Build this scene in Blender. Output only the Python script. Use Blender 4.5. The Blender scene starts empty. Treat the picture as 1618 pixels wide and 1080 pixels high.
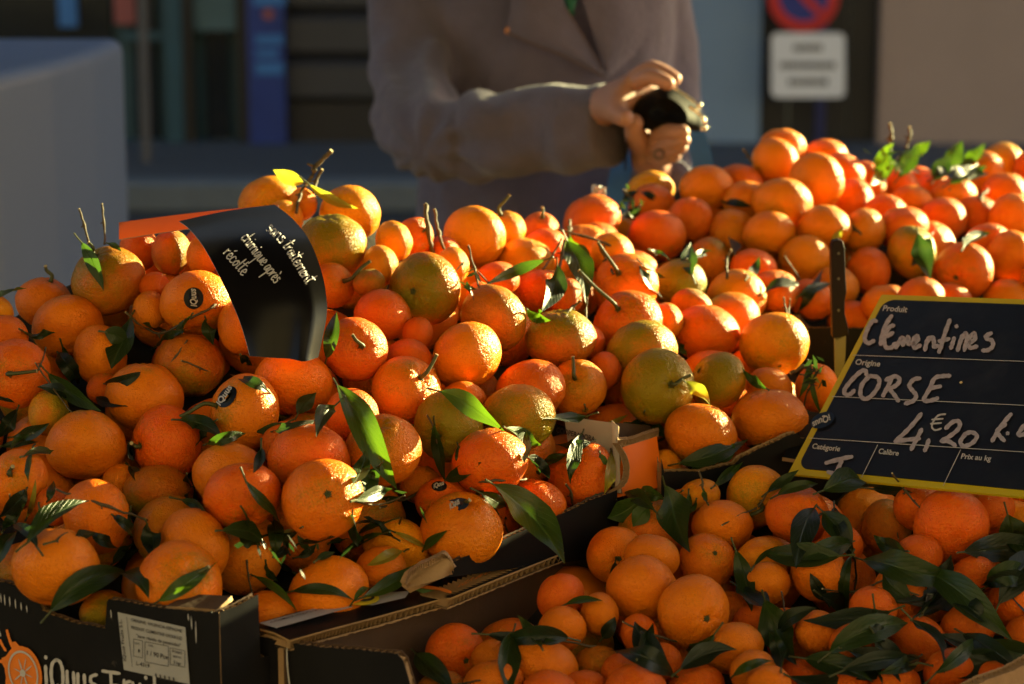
import bpy, bmesh, math, random
from mathutils import Vector, Matrix, noise
random.seed(3)
SC = bpy.context.scene
COL = SC.collection
R = math.radians

# ------------------------------------------------------------ camera, sky, sun, exposure
TH = R(12.0); CT, ST = math.cos(TH), math.sin(TH); FPX = 3820.0
cam_d = bpy.data.cameras.new('camera'); cam = bpy.data.objects.new('camera', cam_d); COL.objects.link(cam)
cam.location = (0, 0, 1.5); cam.rotation_euler = (R(90) - TH, 0, 0)
cam_d.lens = 85; cam_d.sensor_width = 36; cam_d.clip_start = .05; cam_d.clip_end = 400
cam_d.dof.use_dof = True; cam_d.dof.focus_distance = 2.08; cam_d.dof.aperture_fstop = 6.3
SC.camera = cam
world = bpy.data.worlds.new('World'); SC.world = world; world.use_nodes = True
wn = world.node_tree; bg = wn.nodes['Background']
sky = wn.nodes.new('ShaderNodeTexSky'); sky.sky_type = 'NISHITA'; sky.sun_disc = False
SUN_EL, SUN_AZ = R(12.3), R(53)           # azimuth clockwise from +Y
sky.sun_elevation = SUN_EL; sky.sun_rotation = SUN_AZ; sky.altitude = 100
wb = wn.nodes.new('ShaderNodeMix'); wb.data_type = 'RGBA'; wb.blend_type = 'MULTIPLY'; wb.inputs[0].default_value = 1; wb.inputs[7].default_value = (1.05, .98, .90, 1)   # the camera's warm white balance
wn.links.new(sky.outputs[0], wb.inputs[6]); wn.links.new(wb.outputs[2], bg.inputs[0]); bg.inputs[1].default_value = .05; sky.dust_density = 2.0
sun_d = bpy.data.lights.new('sun', 'SUN'); sun = bpy.data.objects.new('sun', sun_d); COL.objects.link(sun)
sun_d.energy = 5.0; sun_d.angle = R(.5); sun_d.color = (1.0, .89, .40)
SV = Vector((math.cos(SUN_EL) * math.sin(SUN_AZ), math.cos(SUN_EL) * math.cos(SUN_AZ), math.sin(SUN_EL)))
sun.rotation_euler = SV.to_track_quat('Z', 'Y').to_euler()
vs = SC.view_settings; vs.view_transform = 'Standard'; vs.look = 'None'; vs.gamma = 1; vs.exposure = 2.5
SC.render.engine = 'CYCLES'
try:
    SC.cycles.use_denoising = True; SC.cycles.max_bounces = 8; SC.cycles.diffuse_bounces = 2; SC.cycles.caustics_reflective = False
except Exception: pass

# ------------------------------------------------------------ geometry helpers
CAMP = Vector((0, 0, 1.5))
def ray(px, py):
    u = (px - 809) / FPX; v = (540 - py) / FPX
    return Vector((u, CT + v * ST, v * CT - ST))
def at(px, py, d): return CAMP + ray(px, py) * d
def at_z(px, py, z):
    r = ray(px, py); return CAMP + r * ((z - 1.5) / r.z)
def at_y(px, py, y):
    r = ray(px, py); return CAMP + r * (y / r.y)
def plane_fn(o, n):
    n = n.normalized()
    if n.dot(CAMP - o) < 0: n = -n
    def f(px, py, off=0):
        r = ray(px, py); t = (o - CAMP).dot(n) / r.dot(n)
        return CAMP + r * t + n * off
    return f
def proj(p):
    q = p - CAMP; f = Vector((0, CT, -ST)); u = Vector((0, ST, CT)); d = q.dot(f)
    return 809 + FPX * q.x / d, 540 - FPX * q.dot(u) / d

def tag(o, label=None, cat=None, group=None, kind=None):
    if label: o['label'] = label
    if cat: o['category'] = cat
    if group: o['group'] = group
    if kind: o['kind'] = kind
    return o
def empty(name, loc=(0, 0, 0)):
    o = bpy.data.objects.new(name, None); o.location = loc; o.empty_display_size = .02; COL.objects.link(o); return o
def link(name, me, parent=None, mats=None, smooth=False):
    if mats is not None:
        for m in (mats if isinstance(mats, (list, tuple)) else [mats]): me.materials.append(m)
    if smooth:
        for p in me.polygons: p.use_smooth = True
    o = bpy.data.objects.new(name, me); COL.objects.link(o)
    if parent is not None:
        o.parent = parent
        o.matrix_parent_inverse = Matrix.LocRotScale(parent.location, parent.rotation_euler, parent.scale).inverted() if parent.parent is None else Matrix()
    return o
class MB:
    def __init__(s): s.v = []; s.f = []; s.m = []
    def add(s, vs, fs, mi=0):
        b = len(s.v); s.v += [tuple(v) for v in vs]; s.f += [tuple(b + i for i in f) for f in fs]; s.m += [mi] * len(fs)
    def box(s, lo, hi, mi=0):
        x0, y0, z0 = lo; x1, y1, z1 = hi
        s.add([(x0,y0,z0),(x1,y0,z0),(x1,y1,z0),(x0,y1,z0),(x0,y0,z1),(x1,y0,z1),(x1,y1,z1),(x0,y1,z1)],
              [(0,3,2,1),(4,5,6,7),(0,1,5,4),(1,2,6,5),(2,3,7,6),(3,0,4,7)], mi)
    def tube(s, pts, rads, n=7, mi=0):
        pts = [Vector(p) for p in pts]; rings = []
        up = Vector((.3, .2, 1)).normalized()
        for i, p in enumerate(pts):
            t = (pts[min(i + 1, len(pts) - 1)] - pts[max(i - 1, 0)]).normalized()
            a = t.cross(up)
            if a.length < 1e-3: a = t.cross(Vector((1, 0, 0)))
            a.normalize(); b = t.cross(a); up = -b if False else up
            r = rads[i] if isinstance(rads, (list, tuple)) else rads
            rings.append([p + (a * math.cos(k * 2 * math.pi / n) + b * math.sin(k * 2 * math.pi / n)) * r for k in range(n)])
        vs = [v for rg in rings for v in rg]; fs = []
        for i in range(len(pts) - 1):
            for k in range(n): fs.append((i*n+k, i*n+(k+1)%n, (i+1)*n+(k+1)%n, (i+1)*n+k))
        fs.append(tuple(range(n))[::-1]); fs.append(tuple((len(pts)-1)*n + k for k in range(n)))
        s.add(vs, fs, mi)
    def build(s, name, mats, parent=None, smooth=False):
        me = bpy.data.meshes.new(name); me.from_pydata(s.v, [], s.f); me.update()
        for p, mi in zip(me.polygons, s.m): p.material_index = mi
        return link(name, me, parent, mats, smooth)
def catmull(P, n=6):
    P = [Vector(p) for p in P]
    if len(P) < 3: return [P[0].lerp(P[-1], i / n) for i in range(n + 1)]
    out = []
    for i in range(len(P) - 1):
        a = P[max(i - 1, 0)]; b = P[i]; c = P[i + 1]; d = P[min(i + 2, len(P) - 1)]
        for k in range(n):
            t = k / n
            out.append(.5 * ((2*b) + (c - a)*t + (2*a - 5*b + 4*c - d)*t*t + (3*b - a - 3*c + d)*t*t*t))
    out.append(P[-1]); return out
def bevel(o, w, seg=2):
    m = o.modifiers.new('bevel', 'BEVEL'); m.width = w; m.segments = seg; m.limit_method = 'ANGLE'; return o

# ------------------------------------------------------------ materials
def mat(name):
    m = bpy.data.materials.new(name); m.use_nodes = True
    return m, m.node_tree, m.node_tree.nodes['Principled BSDF']
def node(nt, t, **kw):
    n = nt.nodes.new(t)
    for k, v in kw.items(): setattr(n, k, v)
    return n
def mixc(nt, fac, a, b, bt='MIX'):
    n = nt.nodes.new('ShaderNodeMix'); n.data_type = 'RGBA'; n.blend_type = bt
    for i, v in ((0, fac), (6, a), (7, b)):
        if hasattr(v, 'is_linked') or hasattr(v, 'links'): nt.links.new(v, n.inputs[i])
        else: n.inputs[i].default_value = v if i == 0 else (*v, 1)
    return n.outputs[2]
def mth(nt, op, *a, clamp=False):
    n = nt.nodes.new('ShaderNodeMath'); n.operation = op; n.use_clamp = clamp
    for i, v in enumerate(a):
        if hasattr(v, 'links'): nt.links.new(v, n.inputs[i])
        else: n.inputs[i].default_value = v
    return n.outputs[0]
def noisetex(nt, vec, scale, detail=3, rough=.55):
    n = node(nt, 'ShaderNodeTexNoise'); n.inputs['Scale'].default_value = scale; n.inputs['Detail'].default_value = detail; n.inputs['Roughness'].default_value = rough
    if vec is not None: nt.links.new(vec, n.inputs['Vector'])
    return n.outputs[0]
def simple(name, col, rough=.6, var=.15, scale=30, bump=.0, bscale=80, metal=0, spec=.5, coat=0):
    m, nt, b = mat(name)
    tc = node(nt, 'ShaderNodeTexCoord'); v = tc.outputs['Object']
    nz = noisetex(nt, v, scale, 5)
    dark = tuple(c * (1 - var) for c in col); lite = tuple(min(1, c * (1 + var)) for c in col)
    nt.links.new(mixc(nt, nz, dark, lite), b.inputs['Base Color'])
    b.inputs['Roughness'].default_value = rough; b.inputs['Metallic'].default_value = metal
    b.inputs['Specular IOR Level'].default_value = spec; b.inputs['Coat Weight'].default_value = coat
    if bump:
        bn = node(nt, 'ShaderNodeBump'); bn.inputs['Strength'].default_value = 1; bn.inputs['Distance'].default_value = bump
        nt.links.new(noisetex(nt, v, bscale, 4), bn.inputs['Height']); nt.links.new(bn.outputs[0], b.inputs['Normal'])
    return m

def make_peel():
    m, nt, b = mat('clementine_peel'); L = nt.links
    tc = node(nt, 'ShaderNodeTexCoord'); oi = node(nt, 'ShaderNodeObjectInfo')
    add = node(nt, 'ShaderNodeVectorMath', operation='ADD'); L.new(tc.outputs['Object'], add.inputs[0])
    sc = node(nt, 'ShaderNodeVectorMath', operation='SCALE'); sc.inputs[0].default_value = (37, 91, 53); L.new(oi.outputs['Random'], sc.inputs['Scale']); L.new(sc.outputs[0], add.inputs[1])
    v = add.outputs[0]
    sep = node(nt, 'ShaderNodeSeparateXYZ'); L.new(tc.outputs['Object'], sep.inputs[0])
    n1 = noisetex(nt, v, 1.1, 4, .6); n2 = noisetex(nt, v, 5, 5, .65); n3 = noisetex(nt, v, 22, 4, .6)
    # colour: blotches, then green where the fruit is unripe
    c0 = mixc(nt, mth(nt, 'MULTIPLY', mth(nt, 'SUBTRACT', n2, .35, clamp=True), 1.0), oi.outputs['Color'], (.90, .24, .003))
    c1 = mixc(nt, mth(nt, 'MULTIPLY', mth(nt, 'SUBTRACT', .5, n1, clamp=True), 2.2, clamp=True), c0, (.60, .08, .002))
    g = mth(nt, 'MULTIPLY_ADD', oi.outputs['Alpha'], 1.6, -.60)
    g = mth(nt, 'ADD', g, mth(nt, 'MULTIPLY', mth(nt, 'SUBTRACT', n1, .5), 2.1))
    g = mth(nt, 'ADD', g, mth(nt, 'MULTIPLY', sep.outputs[2], .62))
    g = mth(nt, 'ADD', g, mth(nt, 'MULTIPLY', mth(nt, 'SUBTRACT', n3, .5), 1.1))
    g = mth(nt, 'MULTIPLY', g, 1.35, clamp=True)
    c2 = mixc(nt, mth(nt, 'MULTIPLY', g, .80), c1, (.15, .17, .005))
    # scars and specks
    n4 = noisetex(nt, v, 9, 6, .75)
    sp = mth(nt, 'MULTIPLY', mth(nt, 'SUBTRACT', n4, .66, clamp=True), 9, clamp=True)
    c3 = mixc(nt, mth(nt, 'MULTIPLY', sp, .6), c2, (.30, .17, .06))
    # pores
    vo = node(nt, 'ShaderNodeTexVoronoi'); vo.inputs['Scale'].default_value = 19; L.new(v, vo.inputs['Vector'])
    po = mth(nt, 'SUBTRACT', 1.0, mth(nt, 'MULTIPLY', vo.outputs['Distance'], 2.6, clamp=True))
    c4 = mixc(nt, mth(nt, 'MULTIPLY', po, .22), c3, (.40, .07, .004))
    L.new(c4, b.inputs['Base Color'])
    h = mth(nt, 'ADD', mth(nt, 'MULTIPLY', po, -.65), mth(nt, 'MULTIPLY', noisetex(nt, v, 11, 3, .6), 1.35))
    bn = node(nt, 'ShaderNodeBump'); bn.inputs['Strength'].default_value = .85; bn.inputs['Distance'].default_value = .0011
    L.new(h, bn.inputs['Height']); L.new(bn.outputs[0], b.inputs['Normal'])
    L.new(mth(nt, 'MULTIPLY_ADD', n2, .20, .21), b.inputs['Roughness'])
    b.inputs['Specular IOR Level'].default_value = .46; b.inputs['Specular Tint'].default_value = (1, .70, .34, 1)
    b.inputs['Subsurface Weight'].default_value = .10; b.inputs['Subsurface Radius'].default_value = (1, .30, .02); b.inputs['Subsurface Scale'].default_value = .004
    return m
PEEL = make_peel()

def make_leaf(name, face, trans, tw, rough=.36):
    m, nt, b = mat(name); L = nt.links
    uv = node(nt, 'ShaderNodeUVMap'); sep = node(nt, 'ShaderNodeSeparateXYZ'); L.new(uv.outputs[0], sep.inputs[0])
    a = mth(nt, 'ABSOLUTE', mth(nt, 'SUBTRACT', sep.outputs[1], .5))
    rib = mth(nt, 'SUBTRACT', 1.0, mth(nt, 'MULTIPLY', a, 20), clamp=True)
    w = mth(nt, 'SINE', mth(nt, 'SUBTRACT', mth(nt, 'MULTIPLY', sep.outputs[0], 52), mth(nt, 'MULTIPLY', a, 46)))
    vein = mth(nt, 'MULTIPLY', mth(nt, 'SUBTRACT', w, .82, clamp=True), 3.5, clamp=True)
    vv = mth(nt, 'MAXIMUM', rib, mth(nt, 'MULTIPLY', vein, .45))
    tc = node(nt, 'ShaderNodeTexCoord'); nz = noisetex(nt, tc.outputs['Object'], 60, 5, .6)
    base = mixc(nt, nz, tuple(c * .6 for c in face), tuple(c * 1.45 for c in face))
    base = mixc(nt, mth(nt, 'MULTIPLY', vv, .6), base, tuple(min(1, c * 2.6 + .02) for c in face))
    L.new(base, b.inputs['Base Color']); b.inputs['Roughness'].default_value = rough; b.inputs['Specular IOR Level'].default_value = .38
    bn = node(nt, 'ShaderNodeBump'); bn.inputs['Distance'].default_value = .0009; bn.inputs['Strength'].default_value = .8
    L.new(mth(nt, 'ADD', mth(nt, 'MULTIPLY', vv, -.8), nz), bn.inputs['Height']); L.new(bn.outputs[0], b.inputs['Normal'])
    t = node(nt, 'ShaderNodeBsdfTranslucent'); L.new(mixc(nt, mth(nt, 'MULTIPLY', vv, .5), trans, tuple(c * .5 for c in trans)), t.inputs[0])
    mx = node(nt, 'ShaderNodeMixShader'); mx.inputs[0].default_value = tw
    L.new(b.outputs[0], mx.inputs[1]); L.new(t.outputs[0], mx.inputs[2]); L.new(mx.outputs[0], nt.nodes['Material Output'].inputs[0])
    return m
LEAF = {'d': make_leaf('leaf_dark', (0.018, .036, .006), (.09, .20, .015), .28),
        'l': make_leaf('leaf_sunlit', (.035, .075, .010), (.15, .30, .012), .34),  # lighter copy for leaves in sun: sunlight put into the colour
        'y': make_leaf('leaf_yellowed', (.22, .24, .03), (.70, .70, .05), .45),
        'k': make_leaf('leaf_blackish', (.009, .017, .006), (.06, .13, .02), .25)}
TWIG = simple('twig_bark', (.085, .058, .024), .7, .45, 140, .0006, 400)
STEMG = simple('green_stem', (.06, .065, .016), .55, .35, 160, .0003, 500)
CUT = simple('cut_wood', (.5, .4, .22), .8, .2, 200)
CALYX = simple('calyx_green', (.13, .15, .04), .7, .5, 3, .02, 12)
KRAFT = simple('kraft_board', (.36, .215, .105), .85, .28, 90, .0006, 300)
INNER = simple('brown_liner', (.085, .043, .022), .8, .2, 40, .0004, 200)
def make_blackprint():
    m, nt, b = mat('black_printed_board'); L = nt.links
    tc = node(nt, 'ShaderNodeTexCoord'); v = tc.outputs['Object']
    # scuffs: pale streaks where the print has rubbed off
    n = noisetex(nt, v, 46, 7, .75); s = mth(nt, 'MULTIPLY', mth(nt, 'SUBTRACT', n, .66, clamp=True), 7, clamp=True)
    c = mixc(nt, noisetex(nt, v, 12, 4), (.004, .0035, .0045), (.011, .010, .012))
    L.new(mixc(nt, mth(nt, 'MULTIPLY', s, .5), c, (.24, .19, .15)), b.inputs['Base Color'])
    L.new(mth(nt, 'MULTIPLY_ADD', n, .3, .3), b.inputs['Roughness']); b.inputs['Specular IOR Level'].default_value = .2
    w = node(nt, 'ShaderNodeTexNoise'); w.inputs['Scale'].default_value = 9; L.new(v, w.inputs['Vector'])
    bn = node(nt, 'ShaderNodeBump'); bn.inputs['Distance'].default_value = .004; bn.inputs['Strength'].default_value = .6
    L.new(w.outputs[0], bn.inputs['Height']); L.new(bn.outputs[0], b.inputs['Normal'])
    return m
BLACKB = make_blackprint()
INK_W = simple('white_print', (.50, .47, .48), .7, .15, 200)
INK_O = simple('orange_print', (.80, .20, .015), .55, .2, 90)
INK_K = simple('dark_print', (.04, .035, .04), .7, .2, 100)
INK_R = simple('red_print', (.65, .03, .02), .5, .1)
INK_B = simple('blue_print', (.02, .05, .30), .5, .1)
INK_Y = simple('yellow_print', (.75, .60, .03), .5, .15, 100)
INK_G = simple('green_print', (.10, .22, .05), .5, .3, 60)
PAPER = simple('label_paper', (.36, .35, .37), .75, .08, 60)
CARD_K = simple('glossy_black_card', (.006, .005, .006), .30, .2, 30, .0004, 14, spec=.2)
CARD_O = simple('orange_card_back', (.70, .22, .05), .6, .1, 60)
_nt = CARD_O.node_tree; _t = _nt.nodes.new('ShaderNodeBsdfTranslucent'); _t.inputs[0].default_value = (.95, .30, .03, 1); _m = _nt.nodes.new('ShaderNodeMixShader'); _m.inputs[0].default_value = .4
_nt.links.new(_nt.nodes['Principled BSDF'].outputs[0], _m.inputs[1]); _nt.links.new(_t.outputs[0], _m.inputs[2]); _nt.links.new(_m.outputs[0], _nt.nodes['Material Output'].inputs[0])
STICK = simple('sticker_black', (.005, .005, .007), .4, .2, 100, spec=.2)
STICKB = simple('sticker_blueblack', (.015, .022, .045), .3, .2, 100)
BOARD_K = simple('slate_black_plastic', (.006, .006, .010), .42, .3, 22, .0002, 60)
BOARD_Y = simple('yellow_plastic', (.60, .44, .004), .45, .08, 30)
def _dust(m_):
    nt = m_.node_tree; b = nt.nodes['Principled BSDF']; tc = node(nt, 'ShaderNodeTexCoord'); src_ = b.inputs['Base Color'].links[0].from_socket
    n1 = noisetex(nt, tc.outputs['Object'], 14, 7, .7); n2 = noisetex(nt, tc.outputs['Object'], 240, 3, .7)
    f = mth(nt, 'MULTIPLY', mth(nt, 'SUBTRACT', n1, .50, clamp=True), .9); f = mth(nt, 'ADD', f, mth(nt, 'MULTIPLY', mth(nt, 'SUBTRACT', n2, .70, clamp=True), 2.0), clamp=True)
    nt.links.new(mixc(nt, mth(nt, 'MULTIPLY', f, .35), src_, (.20, .19, .20)), b.inputs['Base Color'])
_dust(BOARD_K); _dust(BOARD_Y)
MARKER = simple('chalk_marker', (.40, .35, .41), .8, .45, 260)
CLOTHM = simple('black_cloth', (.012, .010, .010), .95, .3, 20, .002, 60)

# ------------------------------------------------------------ text and strokes laid on surfaces
_tc = {}
def text_geo(s, shear=0.0, bold=0.0):
    k = (s, shear, bold)
    if k in _tc: return _tc[k]
    cu = bpy.data.curves.new('lettering', 'FONT'); cu.body = s; cu.size = 1; cu.shear = shear; cu.offset = bold; cu.resolution_u = 3
    o = bpy.data.objects.new('lettering', cu); COL.objects.link(o)
    bpy.context.view_layer.update()
    me = bpy.data.meshes.new_from_object(o.evaluated_get(bpy.context.evaluated_depsgraph_get()))
    vs = [v.co.copy() for v in me.vertices]; fs = [tuple(p.vertices) for p in me.polygons]
    COL.objects.unlink(o); bpy.data.objects.remove(o); bpy.data.meshes.remove(me)
    x0 = min(v.x for v in vs); x1 = max(v.x for v in vs)
    _tc[k] = ([((v.x - x0) / (x1 - x0), v.y / .70) for v in vs], fs); return _tc[k]
def lay_text(mb, s, p0, p1, up, fn, off=.0006, shear=0, bold=.01, mi=0):
    """text from pixel p0 to p1 of the photograph, capital height = vector up, on the surface fn"""
    vs, fs = text_geo(s, shear, bold)
    mb.add([fn(p0[0] + (p1[0]-p0[0])*x + up[0]*y, p0[1] + (p1[1]-p0[1])*x + up[1]*y, off) for x, y in vs], fs, mi)
_k = [0]
def lay_stroke(mb, pts, w, fn, off=.0006, mi=0, n=5, taper=.85):
    _k[0] = (_k[0] + 1) % 40; off += _k[0] * .00001
    P = catmull([Vector((p[0], p[1], 0)) for p in pts], n); N = len(P); L_ = []; R_ = []
    for i, p in enumerate(P):
        t = (P[min(i+1, N-1)] - P[max(i-1, 0)]); t = t.normalized() if t.length > 0 else Vector((1, 0, 0))
        nn = Vector((-t.y, t.x, 0)); q = w * .5 * (1 if 0 < i < N-1 else taper) * (1 + .12 * math.sin(i * 1.7 + pts[0][0]))
        L_.append(p + nn * q); R_.append(p - nn * q)
    a = (P[0] - P[1]).normalized() * w * .32; b = (P[-1] - P[-2]).normalized() * w * .32
    vs = [fn(v.x, v.y, off) for v in L_] + [fn(v.x, v.y, off) for v in R_]
    e0 = (L_[0]*.75 + R_[0]*.25) + a; e1 = (R_[0]*.75 + L_[0]*.25) + a; e2 = (L_[-1]*.75 + R_[-1]*.25) + b; e3 = (R_[-1]*.75 + L_[-1]*.25) + b
    vs += [fn(v.x, v.y, off) for v in (e0, e1, e2, e3)]
    fs = [(i, i+1, N+i+1, N+i) for i in range(N-1)] + [(2*N, 0, N, 2*N+1), (N-1, 2*N+2, 2*N+3, 2*N-1)]
    mb.add(vs, fs, mi)
def lay_poly(mb, pts, fn, off=.0004, mi=0):
    mb.add([fn(p[0], p[1], off) for p in pts], [tuple(range(len(pts)))], mi)
def lay_ellipse(mb, cx, cy, rx, ry, fn, off=.0004, mi=0, rot=0, n=28, r0=0):
    c, s = math.cos(rot), math.sin(rot)
    def P(k, q): 
        x = rx*q*math.cos(k*2*math.pi/n); y = ry*q*math.sin(k*2*math.pi/n); return fn(cx + x*c - y*s, cy + x*s + y*c, off)
    radii = [r0, .5*(1+r0), 1.0] if r0 else [.34, .67, 1.0]
    vs = [P(k, q) for q in radii for k in range(n)]
    fs = [(r*n+k, r*n+(k+1)%n, (r+1)*n+(k+1)%n, (r+1)*n+k) for r in range(2) for k in range(n)]
    if not r0: fs.append(tuple(range(n)))
    mb.add(vs, fs, mi)

# ------------------------------------------------------------ corrugated board
def corr_panel(name, parent, O, sv, up, out, prof, base, mats, th=.0075, pitch=.0058, deep=.02):
    """double-faced board: outer liner, inner liner and the fluting between them; prof = top edge as (s, t)"""
    sv = sv.normalized(); up = up.normalized(); out = out.normalized()
    s0, s1 = prof[0][0], prof[-1][0]
    def top(s):
        for (a, ta), (b, tb) in zip(prof, prof[1:]):
            if a <= s <= b: return ta + (tb - ta) * ((s - a) / (b - a) if b > a else 0)
        return prof[-1][1]
    ss = [s0 + (s1 - s0) * i / max(1, int((s1 - s0) / (pitch / 2))) for i in range(max(1, int((s1 - s0) / (pitch / 2))) + 1)]
    ss = sorted(set([round(x, 5) for x in ss] + [round(p[0], 5) for p in prof]))
    rnd = random.Random(len(prof) * 7 + 1)
    mb = MB(); lt = .0009
    def wob(s): return .0022 * math.sin(s * 31) * math.sin(s * 13 + 1)
    P = lambda s, t, n: O + sv * s + up * t + out * (n + wob(s))
    jit = [rnd.uniform(-.0007, .0003) for _ in ss]
    for (n0, n1, mi) in ((0, -lt, 0), (-th + lt, -th, 1)):
        vs = []; 
        for s, j in zip(ss, jit):
            t = top(s) + j; bs = base(s) if callable(base) else base
            vs += [P(s, bs, n0), P(s, t, n0), P(s, t - .0002, n1), P(s, bs, n1)]
        fs = []; 
        for i in range(len(ss) - 1):
            a, b = 4*i, 4*i+4
            fs += [(a, b, b+1, a+1), (a+1, b+1, b+2, a+2), (a+2, b+2, b+3, a+3)]
        k = len(vs) - 4
        mb.add(vs, fs, mi if mi == 0 else 1)
        mb.add([vs[0], vs[1], vs[2], vs[3], vs[k], vs[k+1], vs[k+2], vs[k+3]], [(0, 1, 2, 3), (7, 6, 5, 4)], 2)
    vs = []; n = int((s1 - s0) / (pitch / 2))
    for i in range(n + 1):
        s = s0 + (s1 - s0) * i / n; nn = -lt - .0002 if i % 2 else -th + lt + .0002
        t = top(s) - .0012
        vs += [P(s, t, nn), P(s, t - deep, nn)]
    mb.add(vs, [(2*i, 2*i+2, 2*i+3, 2*i+1) for i in range(n)], 2)
    # pale core a little below the flutes so that no light comes through
    vs = []
    for s in ss: t = top(s) - .004; vs += [P(s, t, -lt*1.1), P(s, t, -th + lt*1.1)]
    mb.add(vs, [(2*i, 2*i+2, 2*i+3, 2*i+1) for i in range(len(ss)-1)], 2)
    for s in (s0, s1):
        mb.add([P(s, top(s)-.001, -lt), P(s, top(s)-.001, -th+lt), P(s, (base(s) if callable(base) else base), -th+lt), P(s, (base(s) if callable(base) else base), -lt)], [(0, 1, 2, 3)], 2)
    return mb.build(name, list(mats), parent)
def on_line_prof(fn, O, sv, up, pix):
    sv = sv.normalized(); up = up.normalized(); out = []
    for p in pix:
        q = fn(p[0], p[1]) - O; out.append((q.dot(sv), q.dot(up)))
    out.sort(); return out
def sheet(name, parent, grid, th, mats, smooth=True):
    """grid of rows of points -> a thin bent slab with an edge band"""
    nr, nc = len(grid), len(grid[0]); G = [[Vector(p) for p in r] for r in grid]; mb = MB(); top = []; bot = []
    for i in range(nr):
        for j in range(nc):
            du = G[i][min(j+1, nc-1)] - G[i][max(j-1, 0)]; dv = G[min(i+1, nr-1)][j] - G[max(i-1, 0)][j]
            n = du.cross(dv); n = n.normalized() if n.length > 0 else Vector((0, 0, 1))
            if n.dot(CAMP - G[i][j]) < 0: n = -n
            top.append(G[i][j]); bot.append(G[i][j] - n * th)
    q = [(i*nc+j, i*nc+j+1, (i+1)*nc+j+1, (i+1)*nc+j) for i in range(nr-1) for j in range(nc-1)]
    mb.add(top, q, 0); mb.add(bot, [f[::-1] for f in q], 1)
    rim = [j for j in range(nc)] + [i*nc+nc-1 for i in range(1, nr)] + [(nr-1)*nc+j for j in range(nc-2, -1, -1)] + [i*nc for i in range(nr-2, 0, -1)]
    vs = [top[k] for k in rim] + [bot[k] for k in rim]; m = len(rim)
    mb.add(vs, [(k, (k+1) % m, m + (k+1) % m, m + k) for k in range(m)], 2)
    return mb.build(name, list(mats), parent, smooth)
def bilin(c, nr, nc, bulge=0, dirv=None):
    """corner points TL TR BR BL"""
    a, b, cc, d = [Vector(p) for p in c]; g = []
    for i in range(nr):
        v = i / (nr - 1); g.append([])
        for j in range(nc):
            u = j / (nc - 1); p = a.lerp(b, u).lerp(d.lerp(cc, u), v)
            if bulge: p = p + dirv * bulge * math.sin(math.pi * u) * math.sin(math.pi * (v * .8 + .1))
            g[-1].append(p)
    return g

def flute_ribbon(name, parent, curve, wdir, wid, mats, amp=.0022):
    m = MB(); vs = []; K = 6; rg = random.Random(3)
    for i, p in enumerate(curve):
        for k in range(K):
            u = k / (K - 1); lift = (.0016 if i % 2 else 0) if 0 < k < K - 1 else .0018
            vs.append(p + wdir * (wid * u + rg.uniform(-.0003, .0003)) - Vector((0, lift + rg.uniform(0, .0006), 0)))
    m.add(vs, [(i*K+k, i*K+k+1, (i+1)*K+k+1, (i+1)*K+k) for i in range(len(curve)-1) for k in range(K-1)], 0)
    b = [v + Vector((0, .010, 0)) for v in vs]
    m.add([vs[i*K] for i in range(len(curve))] + [b[i*K] for i in range(len(curve))], [(i, i+1, len(curve)+i+1, len(curve)+i) for i in range(len(curve)-1)], 0)
    return m.build(name, mats, parent)

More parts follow.
